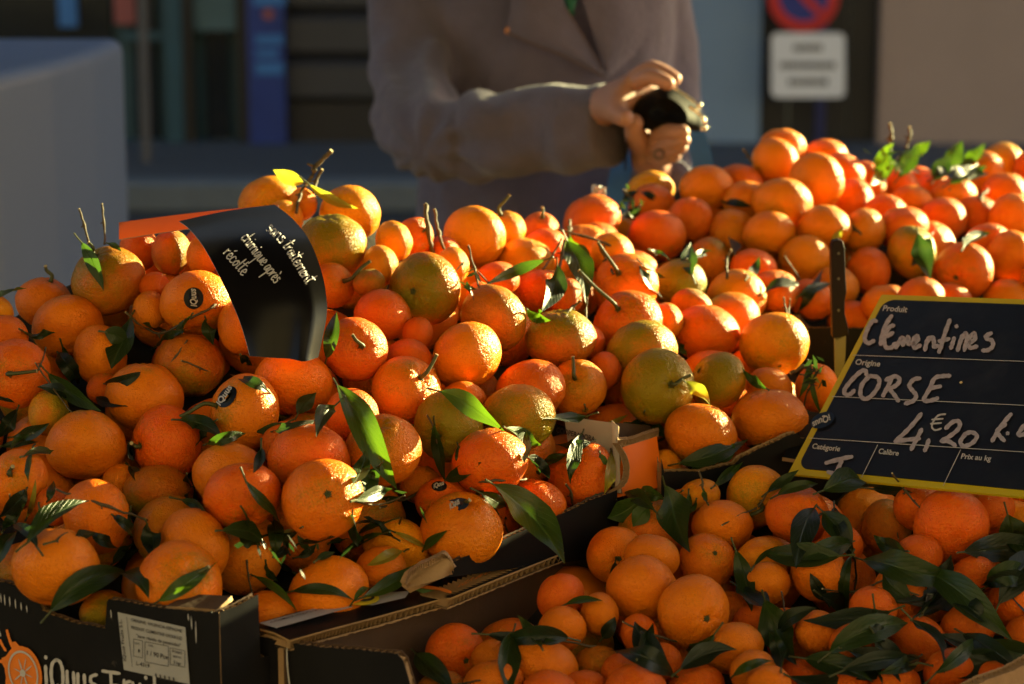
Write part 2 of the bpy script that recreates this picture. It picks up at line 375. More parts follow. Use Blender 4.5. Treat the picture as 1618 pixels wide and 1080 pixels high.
FRUIT = [
[[-0.3694,2.1785,1.095],0.0348,0.86,[-0.37,-0.34,0.87],[0.4329,0.1131,0.0052],0.33,1,[-0.3844,2.1656,1.1319],"A","large dull bronze-orange clementine with a stem lower right of the hanging leaf"],
[[-0.4317,2.1905,1.0714],0.0269,0.86,[0.31,-0.05,0.95],[0.834,0.1686,0.005],0.07,1,[-0.4284,2.1865,1.1066],"A","orange clementine with a stem lower left of the hanging leaf"],
[[-0.4032,2.1489,1.0568],0.0322,0.81,[-0.19,0.77,0.61],[0.8758,0.197,0.005],0.11,0,0,"A","orange clementine lower left of the hanging leaf"],
[[-0.4631,2.1232,1.0748],0.017,0.86,[-0.13,0.96,0.25],[0.8941,0.3114,0.005],0.24,0,0,"A","small yellow-orange clementine lower left of the hanging leaf"],
[[-0.4491,2.0957,1.0591],0.0213,0.88,[0.26,0.63,0.74],[0.79,0.1254,0.005],0.07,0,0,"A","red-orange clementine lower left of the hanging leaf"],
[[-0.4327,2.0565,1.0347],0.0304,0.86,[0.0,-0.98,0.21],[0.8224,0.1184,0.005],0.02,1,[-0.4085,2.0274,1.0435],"A","red-orange clementine with a stem lower left of the hanging leaf"],
[[-0.3684,2.1119,1.0395],0.0272,0.86,[0.92,0.38,0.02],[0.8671,0.2084,0.005],0.04,0,0,"A","orange clementine lower left of the crossing twigs"],
[[-0.352,2.2513,1.1107],0.0215,0.86,[0.92,0.38,0.01],[0.8147,0.1205,0.005],0.04,0,0,"A","red-orange clementine right of the hanging leaf"],
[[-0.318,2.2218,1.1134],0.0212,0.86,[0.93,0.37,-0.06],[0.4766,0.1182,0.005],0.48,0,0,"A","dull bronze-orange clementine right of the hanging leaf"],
[[-0.2839,2.1949,1.1157],0.0187,0.86,[0.92,0.33,-0.23],[0.8109,0.1891,0.005],0.04,0,0,"A","small orange clementine upper left of the black paper band"],
[[-0.2835,2.1306,1.0837],0.0324,0.87,[0.12,-0.58,-0.81],[0.8836,0.1933,0.005],0.15,0,0,"A","clementine with the round black sticker beside the black paper band"],
[[-0.3274,2.1407,1.0742],0.0177,0.86,[0.92,0.33,-0.2],[0.8132,0.1975,0.005],0.05,0,0,"A","small orange clementine above the crossing twigs"],
[[-0.3258,2.1653,1.0916],0.0138,0.86,[-0.36,0.83,0.43],[0.8388,0.1048,0.005],0.02,0,0,"A","small red-orange clementine above the crossing twigs"],
[[-0.2396,2.1045,1.067],0.0253,0.86,[0.93,0.38,-0.01],[0.8598,0.1804,0.005],0.05,0,0,"A","orange clementine below the black paper band"],
[[-0.2873,2.1048,1.0307],0.0327,0.85,[0.02,-0.36,-0.93],[0.4596,0.1093,0.005],0.41,0,0,"A","dull bronze-orange clementine lower right of the crossing twigs"],
[[-0.3217,2.0591,1.0131],0.0343,0.89,[0.06,0.16,0.99],[0.8245,0.1941,0.005],0.12,0,0,"A","large smooth orange clementine beneath the crossing twigs"],
[[-0.3603,2.0815,1.0147],0.0157,0.92,[-0.07,0.26,0.96],[0.8273,0.1171,0.005],0.05,0,0,"A","small red-orange clementine lower left of the crossing twigs"],
[[-0.4002,2.0303,1.0059],0.0202,0.86,[0.93,0.38,0.0],[0.6796,0.2622,0.0063],0.66,0,0,"A","green-shouldered clementine lower left of the crossing twigs"],
[[-0.3644,2.0018,0.9839],0.0341,0.86,[-0.04,0.49,0.87],[0.8015,0.19,0.005],0.13,0,0,"A","plump plain orange clementine below the small green one"],
[[-0.2966,2.0156,0.9825],0.0332,0.86,[-0.8,-0.59,0.06],[0.9104,0.1083,0.005],0,1,[-0.3237,1.9946,0.9879],"A","large red-orange clementine with a stem below the crossing twigs"],
[[-0.2289,2.0195,1.0096],0.0332,0.86,[-0.89,-0.37,0.28],[0.8647,0.2022,0.005],0.12,1,[-0.2918,2.0011,1.0057],"A","clementine with tilted oval sticker and a woody stem pointing sideways"],
[[-0.4081,1.9337,0.9728],0.0251,0.86,[-0.17,-0.88,0.45],[0.9063,0.185,0.005],0.05,1,[-0.4081,1.9116,0.9895],"A","orange clementine with a stem above the dip in the black carton"],
[[-0.3333,1.9874,0.9581],0.0145,0.92,[0.05,-0.4,-0.91],[0.8843,0.2086,0.005],0.1,0,0,"A","small orange clementine above the dip in the black carton"],
[[-0.2993,1.9739,0.9506],0.0289,0.81,[-0.03,-0.4,-0.92],[0.4414,0.119,0.0053],0.44,0,0,"A","dull bronze-orange clementine above the white box label"],
[[-0.2366,1.9544,0.9708],0.0318,0.81,[-0.05,0.65,0.76],[0.8046,0.1878,0.005],0.05,0,0,"A","large orange clementine left of the upright two-tone leaf"],
[[-0.2199,1.9027,0.9673],0.032,0.76,[0.26,-0.74,-0.62],[0.8482,0.1103,0.005],0.03,0,0,"A","deep red clementine pressed against the large sunlit one"],
[[-0.2841,1.9294,0.9299],0.0305,0.86,[0.09,0.72,-0.68],[0.6936,0.2222,0.0065],0.69,0,0,"A","green-shouldered clementine above the white box label"],
[[-0.3382,1.8942,0.9526],0.0309,0.86,[0.88,0.41,0.23],[0.914,0.1738,0.005],0.05,0,0,"A","large orange clementine above the dip in the black carton"],
[[-0.377,1.9176,0.954],0.0167,0.86,[0.94,0.14,0.32],[0.8022,0.1102,0.005],0.04,0,0,"A","small red-orange clementine above the dip in the black carton"],
[[-0.2581,1.8786,0.93],0.0328,0.86,[0.82,0.58,-0.01],[0.8279,0.197,0.005],0.04,0,0,"A","large orange clementine upper right of the white box label"],
[[-0.3591,1.8265,0.9292],0.0349,0.85,[0.12,0.6,0.79],[0.8354,0.2016,0.005],0,0,0,"A","lowest big clementine in the dip of the black carton wall"],
[[-0.2615,1.8215,0.9173],0.0349,0.86,[0.49,-0.72,0.5],[0.8492,0.1871,0.005],0.09,1,[-0.235,1.7972,0.9399],"A","clementine wearing a two-tone leaf behind the carton with the white label"],
[[-0.3254,1.8431,0.8887],0.0202,0.84,[0.29,-0.36,-0.89],[0.7208,0.2361,0.0058],0.73,0,0,"A","green-shouldered clementine right of the dip in the black carton"],
[[-0.196,1.8616,0.8788],0.0235,0.86,[-0.0,-0.36,-0.93],[0.8214,0.1903,0.005],0.04,0,0,"A","orange clementine left of the green carton mark"],
[[-0.1502,1.88,0.8916],0.0345,0.81,[-0.5,0.16,0.85],[0.9165,0.2091,0.005],0.01,0,0,"A","large orange clementine left of the green carton mark"],
[[-0.1083,1.9156,0.9014],0.0209,0.89,[0.03,-0.22,-0.97],[0.8489,0.1803,0.005],0.07,0,0,"A","orange clementine upper right of the green carton mark"],
[[-0.0971,1.9578,0.9071],0.0293,0.79,[0.33,0.71,0.63],[0.9456,0.308,0.005],0.18,0,0,"A","yellow-orange clementine upper right of the green carton mark"],
[[-0.0426,1.9557,0.9222],0.0346,0.86,[0.14,-0.36,0.92],[0.791,0.2017,0.005],0.05,1,[-0.0353,1.9406,0.9529],"A","clementine with a blue-black sticker beside its stem button"],
[[-0.1537,1.8938,0.9666],0.0339,0.86,[0.23,-0.88,0.42],[0.8733,0.1667,0.005],0.05,1,0,"A","biggest sharp clementine with a glittering sunlit shoulder"],
[[-0.1693,1.9503,0.984],0.0348,0.81,[0.14,0.76,0.64],[0.8565,0.1115,0.005],0.03,0,0,"A","large red-orange clementine lower left of the upright two-tone leaf"],
[[-0.1931,1.9923,0.9885],0.0204,0.88,[0.14,-0.85,-0.52],[0.7914,0.1108,0.005],0.0,0,0,"A","red-orange clementine left of the upright two-tone leaf"],
[[-0.1926,2.0663,1.024],0.0344,0.81,[-0.0,0.69,0.73],[0.9231,0.1818,0.005],0.1,0,0,"A","large orange clementine upper left of the upright two-tone leaf"],
[[-0.1389,2.0919,1.0485],0.0291,0.86,[0.31,-0.9,0.32],[0.783,0.1008,0.005],0,1,[-0.1393,2.0672,1.0668],"A","red-orange clementine showing a pale star shaped calyx beside the black band"],
[[-0.1373,2.0142,1.0081],0.0228,0.86,[0.02,1.0,-0.07],[0.8348,0.1123,0.005],0,0,0,"A","red-orange clementine upper left of the upright two-tone leaf"],
[[-0.1089,1.9758,0.9867],0.0326,0.86,[-0.13,-0.45,0.88],[0.8525,0.1823,0.005],0.07,0,0,"A","large orange clementine lower right of the upright two-tone leaf"],
[[-0.0934,2.0813,1.0136],0.0319,0.86,[0.53,-0.6,0.6],[0.8472,0.177,0.005],0.06,1,[-0.0658,2.0643,1.0499],"A","sunlit clementine with one pale stem sticking straight up"],
[[-0.0934,2.1257,1.0323],0.0217,0.81,[0.05,0.46,0.89],[0.8141,0.1105,0.005],0.06,0,0,"A","red-orange clementine upper right of the upright two-tone leaf"],
[[-0.0406,2.1333,1.0337],0.0332,0.86,[-0.68,0.52,0.52],[0.9109,0.2135,0.005],0.11,0,0,"A","orange clementine upper right of the upright two-tone leaf"],
[[-0.0418,2.0981,1.001],0.0203,0.82,[-0.36,-0.39,-0.85],[0.9053,0.1763,0.005],0.06,0,0,"A","orange clementine right of the upright two-tone leaf"],
[[-0.0556,2.0432,0.9902],0.0314,0.86,[-0.32,-0.94,-0.1],[0.6692,0.2477,0.0056],0.66,1,0,"A","green-shouldered clementine with a calyx right of the upright two-tone leaf"],
[[-0.019,2.0026,0.9691],0.033,0.88,[-0.18,0.42,0.89],[0.8183,0.1073,0.005],0.01,0,0,"A","squat vivid red-orange clementine lying over a thin twig"],
[[0.0061,2.073,0.9926],0.0324,0.89,[-0.04,-0.37,-0.93],[0.6715,0.2231,0.0055],0.73,0,0,"A","green-capped yellow clementine between two lit leaves"],
[[0.0166,2.1286,1.0037],0.0326,0.83,[0.23,-0.06,-0.97],[0.7586,0.1163,0.005],0,0,0,"A","red-orange clementine upper left of the white carton paper"],
[[0.0598,2.1621,0.9977],0.0267,0.86,[-0.13,-0.8,0.58],[0.7709,0.1935,0.005],0.06,1,[0.0551,2.1432,1.0309],"A","orange clementine with a stem above the white carton paper"],
[[0.0214,2.0252,0.9254],0.0264,0.81,[-0.24,-0.28,-0.93],[0.7851,0.1159,0.005],0.05,0,0,"A","red-orange clementine upper right of the carton-edge leaf"],
[[0.0613,2.078,0.9375],0.0309,0.86,[0.61,0.55,-0.57],[0.8098,0.1132,0.005],0,0,0,"A","red-orange clementine below the white carton paper"],
[[-0.0793,2.0322,0.9413],0.0187,0.87,[-0.15,0.38,0.91],[0.7801,0.205,0.005],0.2,0,0,"A","small orange clementine lower right of the upright two-tone leaf"],
[[-0.0592,2.0014,0.9346],0.0239,0.81,[-0.07,-0.79,-0.61],[0.8438,0.1166,0.005],0.06,0,0,"A","red-orange clementine left of the carton-edge leaf"],
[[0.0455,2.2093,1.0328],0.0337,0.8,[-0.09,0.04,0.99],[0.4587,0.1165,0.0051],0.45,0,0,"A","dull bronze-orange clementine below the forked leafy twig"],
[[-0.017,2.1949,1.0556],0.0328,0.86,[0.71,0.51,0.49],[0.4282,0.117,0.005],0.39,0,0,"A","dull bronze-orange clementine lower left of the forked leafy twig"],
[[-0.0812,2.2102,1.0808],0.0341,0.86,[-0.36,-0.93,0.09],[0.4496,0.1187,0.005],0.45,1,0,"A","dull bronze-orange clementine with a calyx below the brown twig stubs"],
[[-0.057,2.279,1.0899],0.0182,0.86,[0.93,0.38,-0.02],[0.8612,0.2834,0.005],0.16,0,0,"A","small yellow-orange clementine lower right of the brown twig stubs"],
[[-0.0677,2.3397,1.0929],0.0174,0.92,[0.22,0.33,0.92],[0.8462,0.1071,0.005],0,0,0,"A","small red-orange clementine lower right of the brown twig stubs"],
[[-0.1136,2.291,1.1124],0.0201,0.86,[0.88,0.41,0.23],[0.8311,0.2868,0.005],0.21,0,0,"A","small yellow-orange clementine left of the brown twig stubs"],
[[-0.0949,2.324,1.1106],0.0197,0.86,[0.53,-0.83,-0.16],[0.8084,0.1191,0.005],0,0,0,"A","small red-orange clementine left of the brown twig stubs"],
[[-0.1593,2.3521,1.1292],0.0299,0.86,[0.17,0.7,0.7],[0.8496,0.2883,0.005],0.16,0,0,"A","yellow-orange clementine lower right of the two yellow leaves"],
[[-0.24,2.3755,1.1334],0.0327,0.81,[0.02,-0.81,-0.58],[0.8223,0.2916,0.005],0.19,0,0,"A","yellow-orange clementine lower left of the two yellow leaves"],
[[-0.2055,2.3484,1.1392],0.0161,0.86,[0.93,0.36,-0.08],[0.8262,0.2037,0.005],0.05,0,0,"A","small orange clementine below the two yellow leaves"],
[[-0.1716,2.2602,1.1128],0.0342,0.87,[-0.12,-0.05,0.99],[0.7176,0.2221,0.006],0.69,0,0,"A","green-shouldered clementine below the two yellow leaves"],
[[-0.1245,2.2403,1.0969],0.0197,0.86,[0.92,0.33,-0.2],[0.8783,0.2797,0.005],0.17,0,0,"A","small yellow-orange clementine lower left of the brown twig stubs"],
[[-0.1674,2.2139,1.0837],0.0218,0.86,[0.68,-0.65,0.34],[0.8517,0.1811,0.005],0.02,1,[-0.131,2.2005,1.1088],"A","orange clementine with a stem right of the black paper band"],
[[-0.1323,2.1982,1.0884],0.0152,0.86,[-0.18,0.32,0.93],[0.4547,0.1384,0.0052],0.43,0,0,"A","small dull bronze-orange clementine lower left of the brown twig stubs"],
[[-0.1189,2.1729,1.0625],0.0267,0.88,[0.12,0.42,0.9],[0.8261,0.1155,0.005],0.04,0,0,"A","red-orange clementine lower left of the brown twig stubs"],
[[-0.0859,2.1547,1.0497],0.0161,0.86,[0.92,0.34,-0.18],[0.8201,0.1148,0.005],0.02,0,0,"A","small red-orange clementine below the brown twig stubs"],
[[-0.2206,2.321,1.1292],0.0184,0.86,[-0.42,0.85,-0.33],[0.8642,0.2948,0.005],0.17,0,0,"A","small yellow-orange clementine lower left of the two yellow leaves"],
[[-0.0373,2.3835,1.1013],0.0316,0.86,[0.34,0.87,0.36],[0.8591,0.3017,0.005],0.23,0,0,"A","yellow-orange clementine right of the brown twig stubs"],
[[-0.0064,2.4242,1.1016],0.0206,0.86,[-0.28,-0.28,0.92],[0.8646,0.3066,0.005],0.22,1,[-0.0026,2.418,1.1376],"A","small yellow-orange clementine with a stem left of the forked leafy twig"],
[[0.0303,2.4818,1.0922],0.0197,0.86,[0.07,-0.51,0.86],[0.7543,0.1249,0.005],0,1,[0.0314,2.47,1.1172],"A","small red-orange clementine with a stem upper left of the forked leafy twig"],
[[0.0344,2.4464,1.0799],0.0234,0.81,[0.07,-0.36,-0.93],[0.828,0.11,0.005],0.01,0,0,"A","red-orange clementine left of the forked leafy twig"],
[[0.0146,2.3937,1.072],0.0293,0.81,[0.29,0.38,0.88],[0.8039,0.2804,0.005],0.14,0,0,"A","yellow-orange clementine left of the forked leafy twig"],
[[-0.0135,2.3086,1.0721],0.0209,0.81,[-0.05,-0.33,-0.94],[0.8102,0.1166,0.005],0,0,0,"A","small red-orange clementine left of the forked leafy twig"],
[[0.0288,2.3501,1.0485],0.0301,0.82,[0.06,0.32,0.95],[0.874,0.1171,0.005],0,0,0,"A","red-orange clementine lower left of the forked leafy twig"],
[[0.0518,2.3111,1.0529],0.0197,0.86,[0.92,0.33,-0.22],[0.8307,0.1135,0.005],0.07,0,0,"A","small red-orange clementine below the forked leafy twig, nearest to it"],
[[0.1011,2.4104,1.078],0.023,0.86,[0.14,0.93,0.33],[0.9234,0.2815,0.005],0.27,0,0,"A","yellow-orange clementine right of the forked leafy twig"],
[[0.1135,2.3679,1.0533],0.0341,0.86,[-0.31,-0.72,0.62],[0.8797,0.1959,0.005],0.01,1,[0.0847,2.3487,1.1008],"A","orange clementine with a stem lower right of the forked leafy twig"],
[[0.112,2.2903,1.0307],0.0343,0.86,[-0.39,-0.63,0.67],[0.7485,0.1152,0.005],0.02,1,[0.0641,2.2748,1.0864],"A","red-orange clementine with a stem lower right of the forked leafy twig"],
[[0.1506,2.3203,1.0271],0.0186,0.86,[0.91,0.32,-0.26],[0.86,0.2065,0.005],0.08,0,0,"A","small orange clementine lower right of the forked leafy twig"],
[[0.1719,2.4362,1.0432],0.0285,0.9,[0.26,-0.53,-0.81],[0.4652,0.2159,0.0192],1,0,0,"A","dark green clementine right of the forked leafy twig"],
[[0.1803,2.3874,1.0277],0.0217,0.81,[0.23,0.75,0.63],[0.4337,0.1202,0.005],0.38,0,0,"A","small dull bronze-orange clementine lower right of the forked leafy twig"],
[[0.1911,2.3432,1.0108],0.0345,0.81,[-0.06,-0.34,-0.94],[0.8169,0.1246,0.005],0,0,0,"A","red-orange clementine left of the knife handle, third nearest to it"],
[[0.1221,2.2337,1.0151],0.0347,0.81,[-0.34,0.56,0.76],[0.6738,0.2101,0.0061],0.7,0,0,"A","green-shouldered clementine upper right of the white carton paper"],
[[0.135,2.1754,0.9958],0.0351,0.86,[0.38,-0.89,0.26],[0.7144,0.2396,0.0063],0.64,1,[0.163,2.1465,1.0131],"A","green-shouldered clementine with a dark stem facing the camera"],
[[0.1949,2.2258,0.989],0.0287,0.86,[-0.83,-0.2,0.51],[0.6893,0.2391,0.0053],0.68,1,0,"A","green-shouldered clementine with a calyx upper right of the orange carton corner"],
[[0.2579,2.3273,1.0034],0.0343,0.86,[0.13,-0.74,-0.66],[0.8301,0.279,0.005],0.18,1,0,"A","yellow-orange clementine with a calyx lower left of the knife handle"],
[[0.2443,2.2336,0.981],0.0228,0.83,[-0.3,-0.52,-0.8],[0.8293,0.1911,0.005],0.06,0,0,"A","orange clementine lower left of the knife handle, second nearest to it"],
[[0.2398,2.187,0.9621],0.0354,0.81,[-0.0,-0.22,-0.98],[0.7816,0.1808,0.005],0.08,0,0,"A","large orange clementine right of the orange carton corner"],
[[0.2896,2.2404,0.9795],0.0229,0.86,[0.91,0.32,-0.25],[0.9051,0.1857,0.005],0.03,0,0,"A","orange clementine left of the price board"],
[[0.1723,2.1425,0.9589],0.0335,0.82,[-0.16,-0.39,-0.91],[0.8321,0.1948,0.005],0.06,0,0,"A","orange clementine right of the orange carton corner"],
[[0.1397,2.1243,0.9339],0.0149,0.86,[0.92,0.39,0.09],[0.8714,0.2898,0.005],0.28,0,0,"A","small yellow-orange clementine right of the orange carton corner"],
[[0.0727,2.2465,1.0225],0.018,0.86,[0.9,0.4,0.17],[0.8403,0.1095,0.005],0.1,0,0,"A","small red-orange clementine below the forked leafy twig, second nearest to it"],
[[-0.0292,2.2371,1.0672],0.0155,0.86,[0.76,0.54,0.36],[0.8599,0.1864,0.005],0.04,0,0,"A","small orange clementine lower right of the brown twig stubs"],
[[0.0861,2.1992,1.0054],0.0177,0.86,[0.93,0.35,-0.13],[0.8522,0.1145,0.005],0,0,0,"A","small red-orange clementine above the white carton paper"],
[[0.0871,2.6094,1.081],0.0325,0.84,[-0.41,0.25,0.88],[0.8257,0.1369,0.005],0.08,0,0,"K","red-orange clementine upper right of the forked leafy twig"],
[[0.0924,2.5603,1.0634],0.0272,0.84,[-0.1,-0.39,-0.92],[0.8781,0.1434,0.005],0.04,0,0,"K","red-orange clementine right of the forked leafy twig, nearest to it"],
[[0.1595,2.6161,1.0631],0.0319,0.86,[-0.07,-0.41,-0.91],[0.8368,0.1336,0.005],0.04,0,0,"K","red-orange clementine right of the forked leafy twig, third nearest to it"],
[[0.1986,2.669,1.0711],0.0269,0.86,[0.35,0.93,0.06],[0.8296,0.1365,0.005],0,0,0,"K","red-orange clementine below the wallet, second nearest to it"],
[[0.1606,2.7765,1.0897],0.0279,0.79,[0.12,-0.51,-0.85],[0.7849,0.3323,0.005],0.22,0,0,"K","yellow-orange clementine below the wallet"],
[[0.1595,2.7292,1.0775],0.0274,0.91,[-0.23,0.62,0.75],[0.7919,0.1485,0.005],0,0,0,"K","red-orange clementine below the wallet, nearest to it"],
[[0.222,2.7291,1.0968],0.031,0.87,[0.0,0.73,0.68],[0.8824,0.2267,0.005],0.08,0,0,"K","orange clementine lower right of the wallet, nearest to it"],
[[0.2631,2.7608,1.0991],0.0277,0.84,[-0.31,-0.25,-0.92],[0.7454,0.1313,0.005],0,0,0,"K","red-orange clementine lower right of the wallet"],
[[0.2649,2.7011,1.0866],0.0271,0.91,[0.02,0.46,0.89],[0.8318,0.2248,0.005],0.01,0,0,"K","orange clementine lower right of the wallet, second nearest to it"],
[[0.2456,2.655,1.0611],0.0267,0.86,[-0.05,0.68,-0.74],[0.7697,0.2381,0.005],0.02,0,0,"K","orange clementine upper left of the knife handle, fourth nearest to it"],
[[0.2123,2.5689,1.0427],0.0259,0.86,[0.93,0.35,-0.12],[0.4571,0.151,0.0052],0.43,0,0,"K","dull bronze-orange clementine left of the knife handle"],
[[0.1276,2.5115,1.0428],0.0267,0.81,[-0.01,0.5,0.87],[0.8361,0.1459,0.005],0,0,0,"K","red-orange clementine right of the forked leafy twig, second nearest to it"],
[[0.2586,2.5525,1.0387],0.0258,0.81,[-0.16,-0.26,-0.95],[0.9084,0.1386,0.005],0.06,0,0,"K","red-orange clementine left of the knife handle, second nearest to it"],
[[0.2336,2.4683,1.0224],0.0316,0.91,[0.12,-0.71,-0.69],[0.8014,0.2418,0.005],0.04,0,0,"K","orange clementine left of the knife handle"],
[[0.2768,2.4973,1.0237],0.0253,0.86,[-0.18,0.4,-0.9],[0.8276,0.1593,0.005],0,0,0,"K","red-orange clementine left of the knife handle, nearest to it"],
[[0.3048,2.7815,1.1223],0.0293,0.86,[0.76,0.52,0.38],[0.895,0.2523,0.005],0.03,0,0,"K","orange clementine right of the wallet"],
[[0.3174,2.8314,1.1319],0.0283,0.81,[-0.13,0.16,0.98],[0.7665,0.2192,0.005],0.06,0,0,"K","orange clementine left of the bright leafy tuft, third nearest to it"],
[[0.3716,2.856,1.1148],0.0286,0.84,[0.09,-0.41,-0.91],[0.8712,0.214,0.005],0.09,0,0,"K","orange clementine left of the bright leafy tuft, nearest to it"],
[[0.3442,2.7116,1.1102],0.0322,0.86,[0.52,0.85,0.12],[0.8901,0.2375,0.005],0,0,0,"K","orange clementine left of the bright leafy tuft, second nearest to it"],
[[0.3006,2.6623,1.0924],0.0331,0.8,[-0.16,-0.59,-0.79],[0.7504,0.2273,0.005],0.09,0,0,"K","orange clementine upper left of the knife handle, third nearest to it"],
[[0.282,2.62,1.0638],0.0299,0.83,[0.02,-0.53,-0.85],[0.8804,0.2417,0.005],0.04,0,0,"K","orange clementine upper left of the knife handle, second nearest to it"],
[[0.3438,2.6264,1.0698],0.0299,0.83,[-0.04,0.37,0.93],[0.8486,0.2217,0.005],0.11,0,0,"K","orange clementine above the knife handle"],
[[0.3188,2.5916,1.0407],0.0289,0.89,[0.18,0.81,0.56],[0.8059,0.2523,0.005],0,0,0,"K","orange clementine upper left of the knife handle, nearest to it"],
[[0.3467,2.5574,1.0156],0.0272,0.86,[0.08,0.43,0.9],[0.7998,0.2379,0.005],0.07,0,0,"K","orange clementine lower left of the knife handle, nearest to it"],
[[0.3163,2.5189,1.0107],0.0255,0.86,[0.23,0.25,0.94],[0.8746,0.1475,0.005],0,0,0,"K","red-orange clementine lower left of the knife handle"],
[[0.4187,2.8476,1.0847],0.0286,0.86,[0.93,0.38,-0.01],[0.7589,0.1559,0.005],0,0,0,"K","red-orange clementine lower left of the bright leafy tuft, nearest to it"],
[[0.3908,2.7581,1.0789],0.0277,0.86,[0.9,0.3,-0.32],[0.8352,0.1423,0.005],0.01,0,0,"K","red-orange clementine lower left of the bright leafy tuft, second nearest to it"],
[[0.4625,2.8804,1.0736],0.0289,0.86,[0.92,0.34,-0.18],[0.8522,0.1354,0.005],0.04,0,0,"K","red-orange clementine below the bright leafy tuft, nearest to it"],
[[0.4964,2.9564,1.0674],0.0297,0.86,[0.1,-0.39,-0.92],[0.8345,0.1347,0.005],0,0,0,"K","red-orange clementine lower right of the bright leafy tuft, nearest to it"],
[[0.472,2.8281,1.0629],0.0284,0.84,[-0.19,-0.55,-0.81],[0.8345,0.2329,0.005],0.05,0,0,"K","orange clementine below the bright leafy tuft"],
[[0.4234,2.7152,1.0668],0.0273,0.86,[0.37,0.74,-0.56],[0.8127,0.1246,0.005],0.02,0,0,"K","red-orange clementine below the bright leafy tuft, second nearest to it"],
[[0.3899,2.6457,1.0637],0.0266,0.86,[-0.82,0.53,0.22],[0.7866,0.2288,0.005],0.09,0,0,"K","orange clementine upper right of the knife handle"],
[[0.4352,2.6663,1.0633],0.0297,0.8,[-0.19,0.33,0.92],[0.9377,0.1388,0.005],0.06,0,0,"K","red-orange clementine below the bright leafy tuft, third nearest to it"],
[[0.4373,2.6097,1.0459],0.0291,0.86,[0.89,0.41,0.2],[0.6458,0.2757,0.0062],0.77,0,0,"K","green-shouldered clementine upper right of the knife handle"],
[[0.3886,2.5906,1.0282],0.0262,0.86,[0.93,0.38,-0.01],[0.7958,0.1368,0.005],0.06,0,0,"K","red-orange clementine upper right of the knife handle"],
[[0.4913,2.5833,1.0296],0.0316,0.86,[-0.52,-0.84,-0.13],[0.858,0.1484,0.005],0.05,1,0,"K","red-orange clementine with a calyx right of the knife handle"],
[[0.5511,2.6326,1.0369],0.0294,0.86,[0.93,0.37,-0.05],[0.9214,0.2255,0.005],0.11,0,0,"K","orange clementine lower right of the bright leafy tuft, third nearest to it"],
[[0.5457,2.8121,1.0522],0.0283,0.88,[0.2,0.51,0.84],[0.803,0.1408,0.005],0.1,0,0,"K","red-orange clementine lower right of the bright leafy tuft, fourth nearest to it"],
[[0.6338,3.1031,1.0733],0.0311,0.86,[0.93,0.35,-0.14],[0.8128,0.3705,0.005],0.21,0,0,"K","yellow-orange clementine right of the bright leafy tuft"],
[[0.5962,3.0422,1.0699],0.0305,0.86,[0.92,0.33,-0.22],[0.7646,0.2179,0.005],0.02,0,0,"K","orange clementine right of the bright leafy tuft, nearest to it"],
[[0.6075,2.9517,1.059],0.0296,0.86,[0.04,0.2,0.98],[0.8272,0.2109,0.005],0.02,0,0,"K","orange clementine right of the bright leafy tuft, second nearest to it"],
[[0.525,2.8543,1.07],0.0287,0.81,[0.33,-0.49,-0.81],[0.8591,0.2409,0.005],0.08,0,0,"K","orange clementine lower right of the bright leafy tuft, nearest to it"],
[[0.5813,2.7759,1.0575],0.0279,0.86,[0.11,0.99,-0.11],[0.8707,0.2341,0.005],0.06,0,0,"K","orange clementine lower right of the bright leafy tuft, second nearest to it"],
[[0.5021,2.7847,1.0536],0.028,0.92,[0.01,0.43,0.9],[0.7514,0.1498,0.005],0.04,0,0,"K","red-orange clementine lower right of the bright leafy tuft, third nearest to it"],
[[0.3613,2.5233,0.9868],0.0256,0.82,[0.04,0.46,0.88],[0.8275,0.1487,0.005],0,0,0,"K","red-orange clementine below the knife handle"],
[[0.3947,2.5039,1.0088],0.0267,0.79,[-0.06,0.25,0.97],[0.8587,0.2304,0.005],0.07,0,0,"K","orange clementine right of the knife handle"],
[[0.4264,2.476,1.0213],0.0251,0.82,[-0.07,0.47,0.88],[0.7804,0.1409,0.005],0,0,0,"K","red-orange clementine right of the knife handle"],
[[0.5369,2.5782,0.999],0.0261,0.81,[-0.06,0.5,0.86],[0.8594,0.2238,0.005],0.1,0,0,"K","orange clementine upper right of the price board, nearest to it"],
[[0.4695,2.5473,1.0018],0.0258,0.81,[-0.12,-0.63,-0.77],[0.8135,0.1353,0.005],0,0,0,"K","red-orange clementine upper right of the price board"],
[[0.5795,2.5889,1.0201],0.0276,0.86,[-0.28,0.4,0.87],[0.8385,0.2304,0.005],0.02,0,0,"K","orange clementine upper right of the price board, second nearest to it"],
[[0.6483,2.8966,1.0477],0.0291,0.86,[-0.74,0.65,0.17],[0.8262,0.2286,0.005],0.03,0,0,"K","orange clementine right of the bright leafy tuft, third nearest to it"],
[[0.6698,3.0574,1.0744],0.0306,0.86,[0.3,0.69,0.66],[0.7631,0.1435,0.005],0,0,0,"K","red-orange clementine right of the bright leafy tuft"],
[[0.5112,2.9048,1.0621],0.0292,0.86,[-0.82,-0.52,0.24],[0.7815,0.1462,0.005],0.05,0,0,"K","red-orange clementine lower right of the bright leafy tuft, second nearest to it"],
[[0.386,2.8089,1.1022],0.0282,0.92,[0.35,0.49,0.79],[0.8091,0.1426,0.005],0.04,0,0,"K","red-orange clementine left of the bright leafy tuft"],
[[0.5345,2.6822,1.0422],0.027,0.86,[0.13,-0.54,-0.83],[0.8004,0.1354,0.005],0,0,0,"K","red-orange clementine lower right of the bright leafy tuft, fifth nearest to it"],
[[0.2181,2.0773,0.919],0.0276,0.86,[0.04,-0.99,-0.12],[0.8482,0.2851,0.005],0.23,1,[0.1853,2.0458,0.9002],"B","tall yellow-orange clementine with green calyx and thin stem at the board foot"],
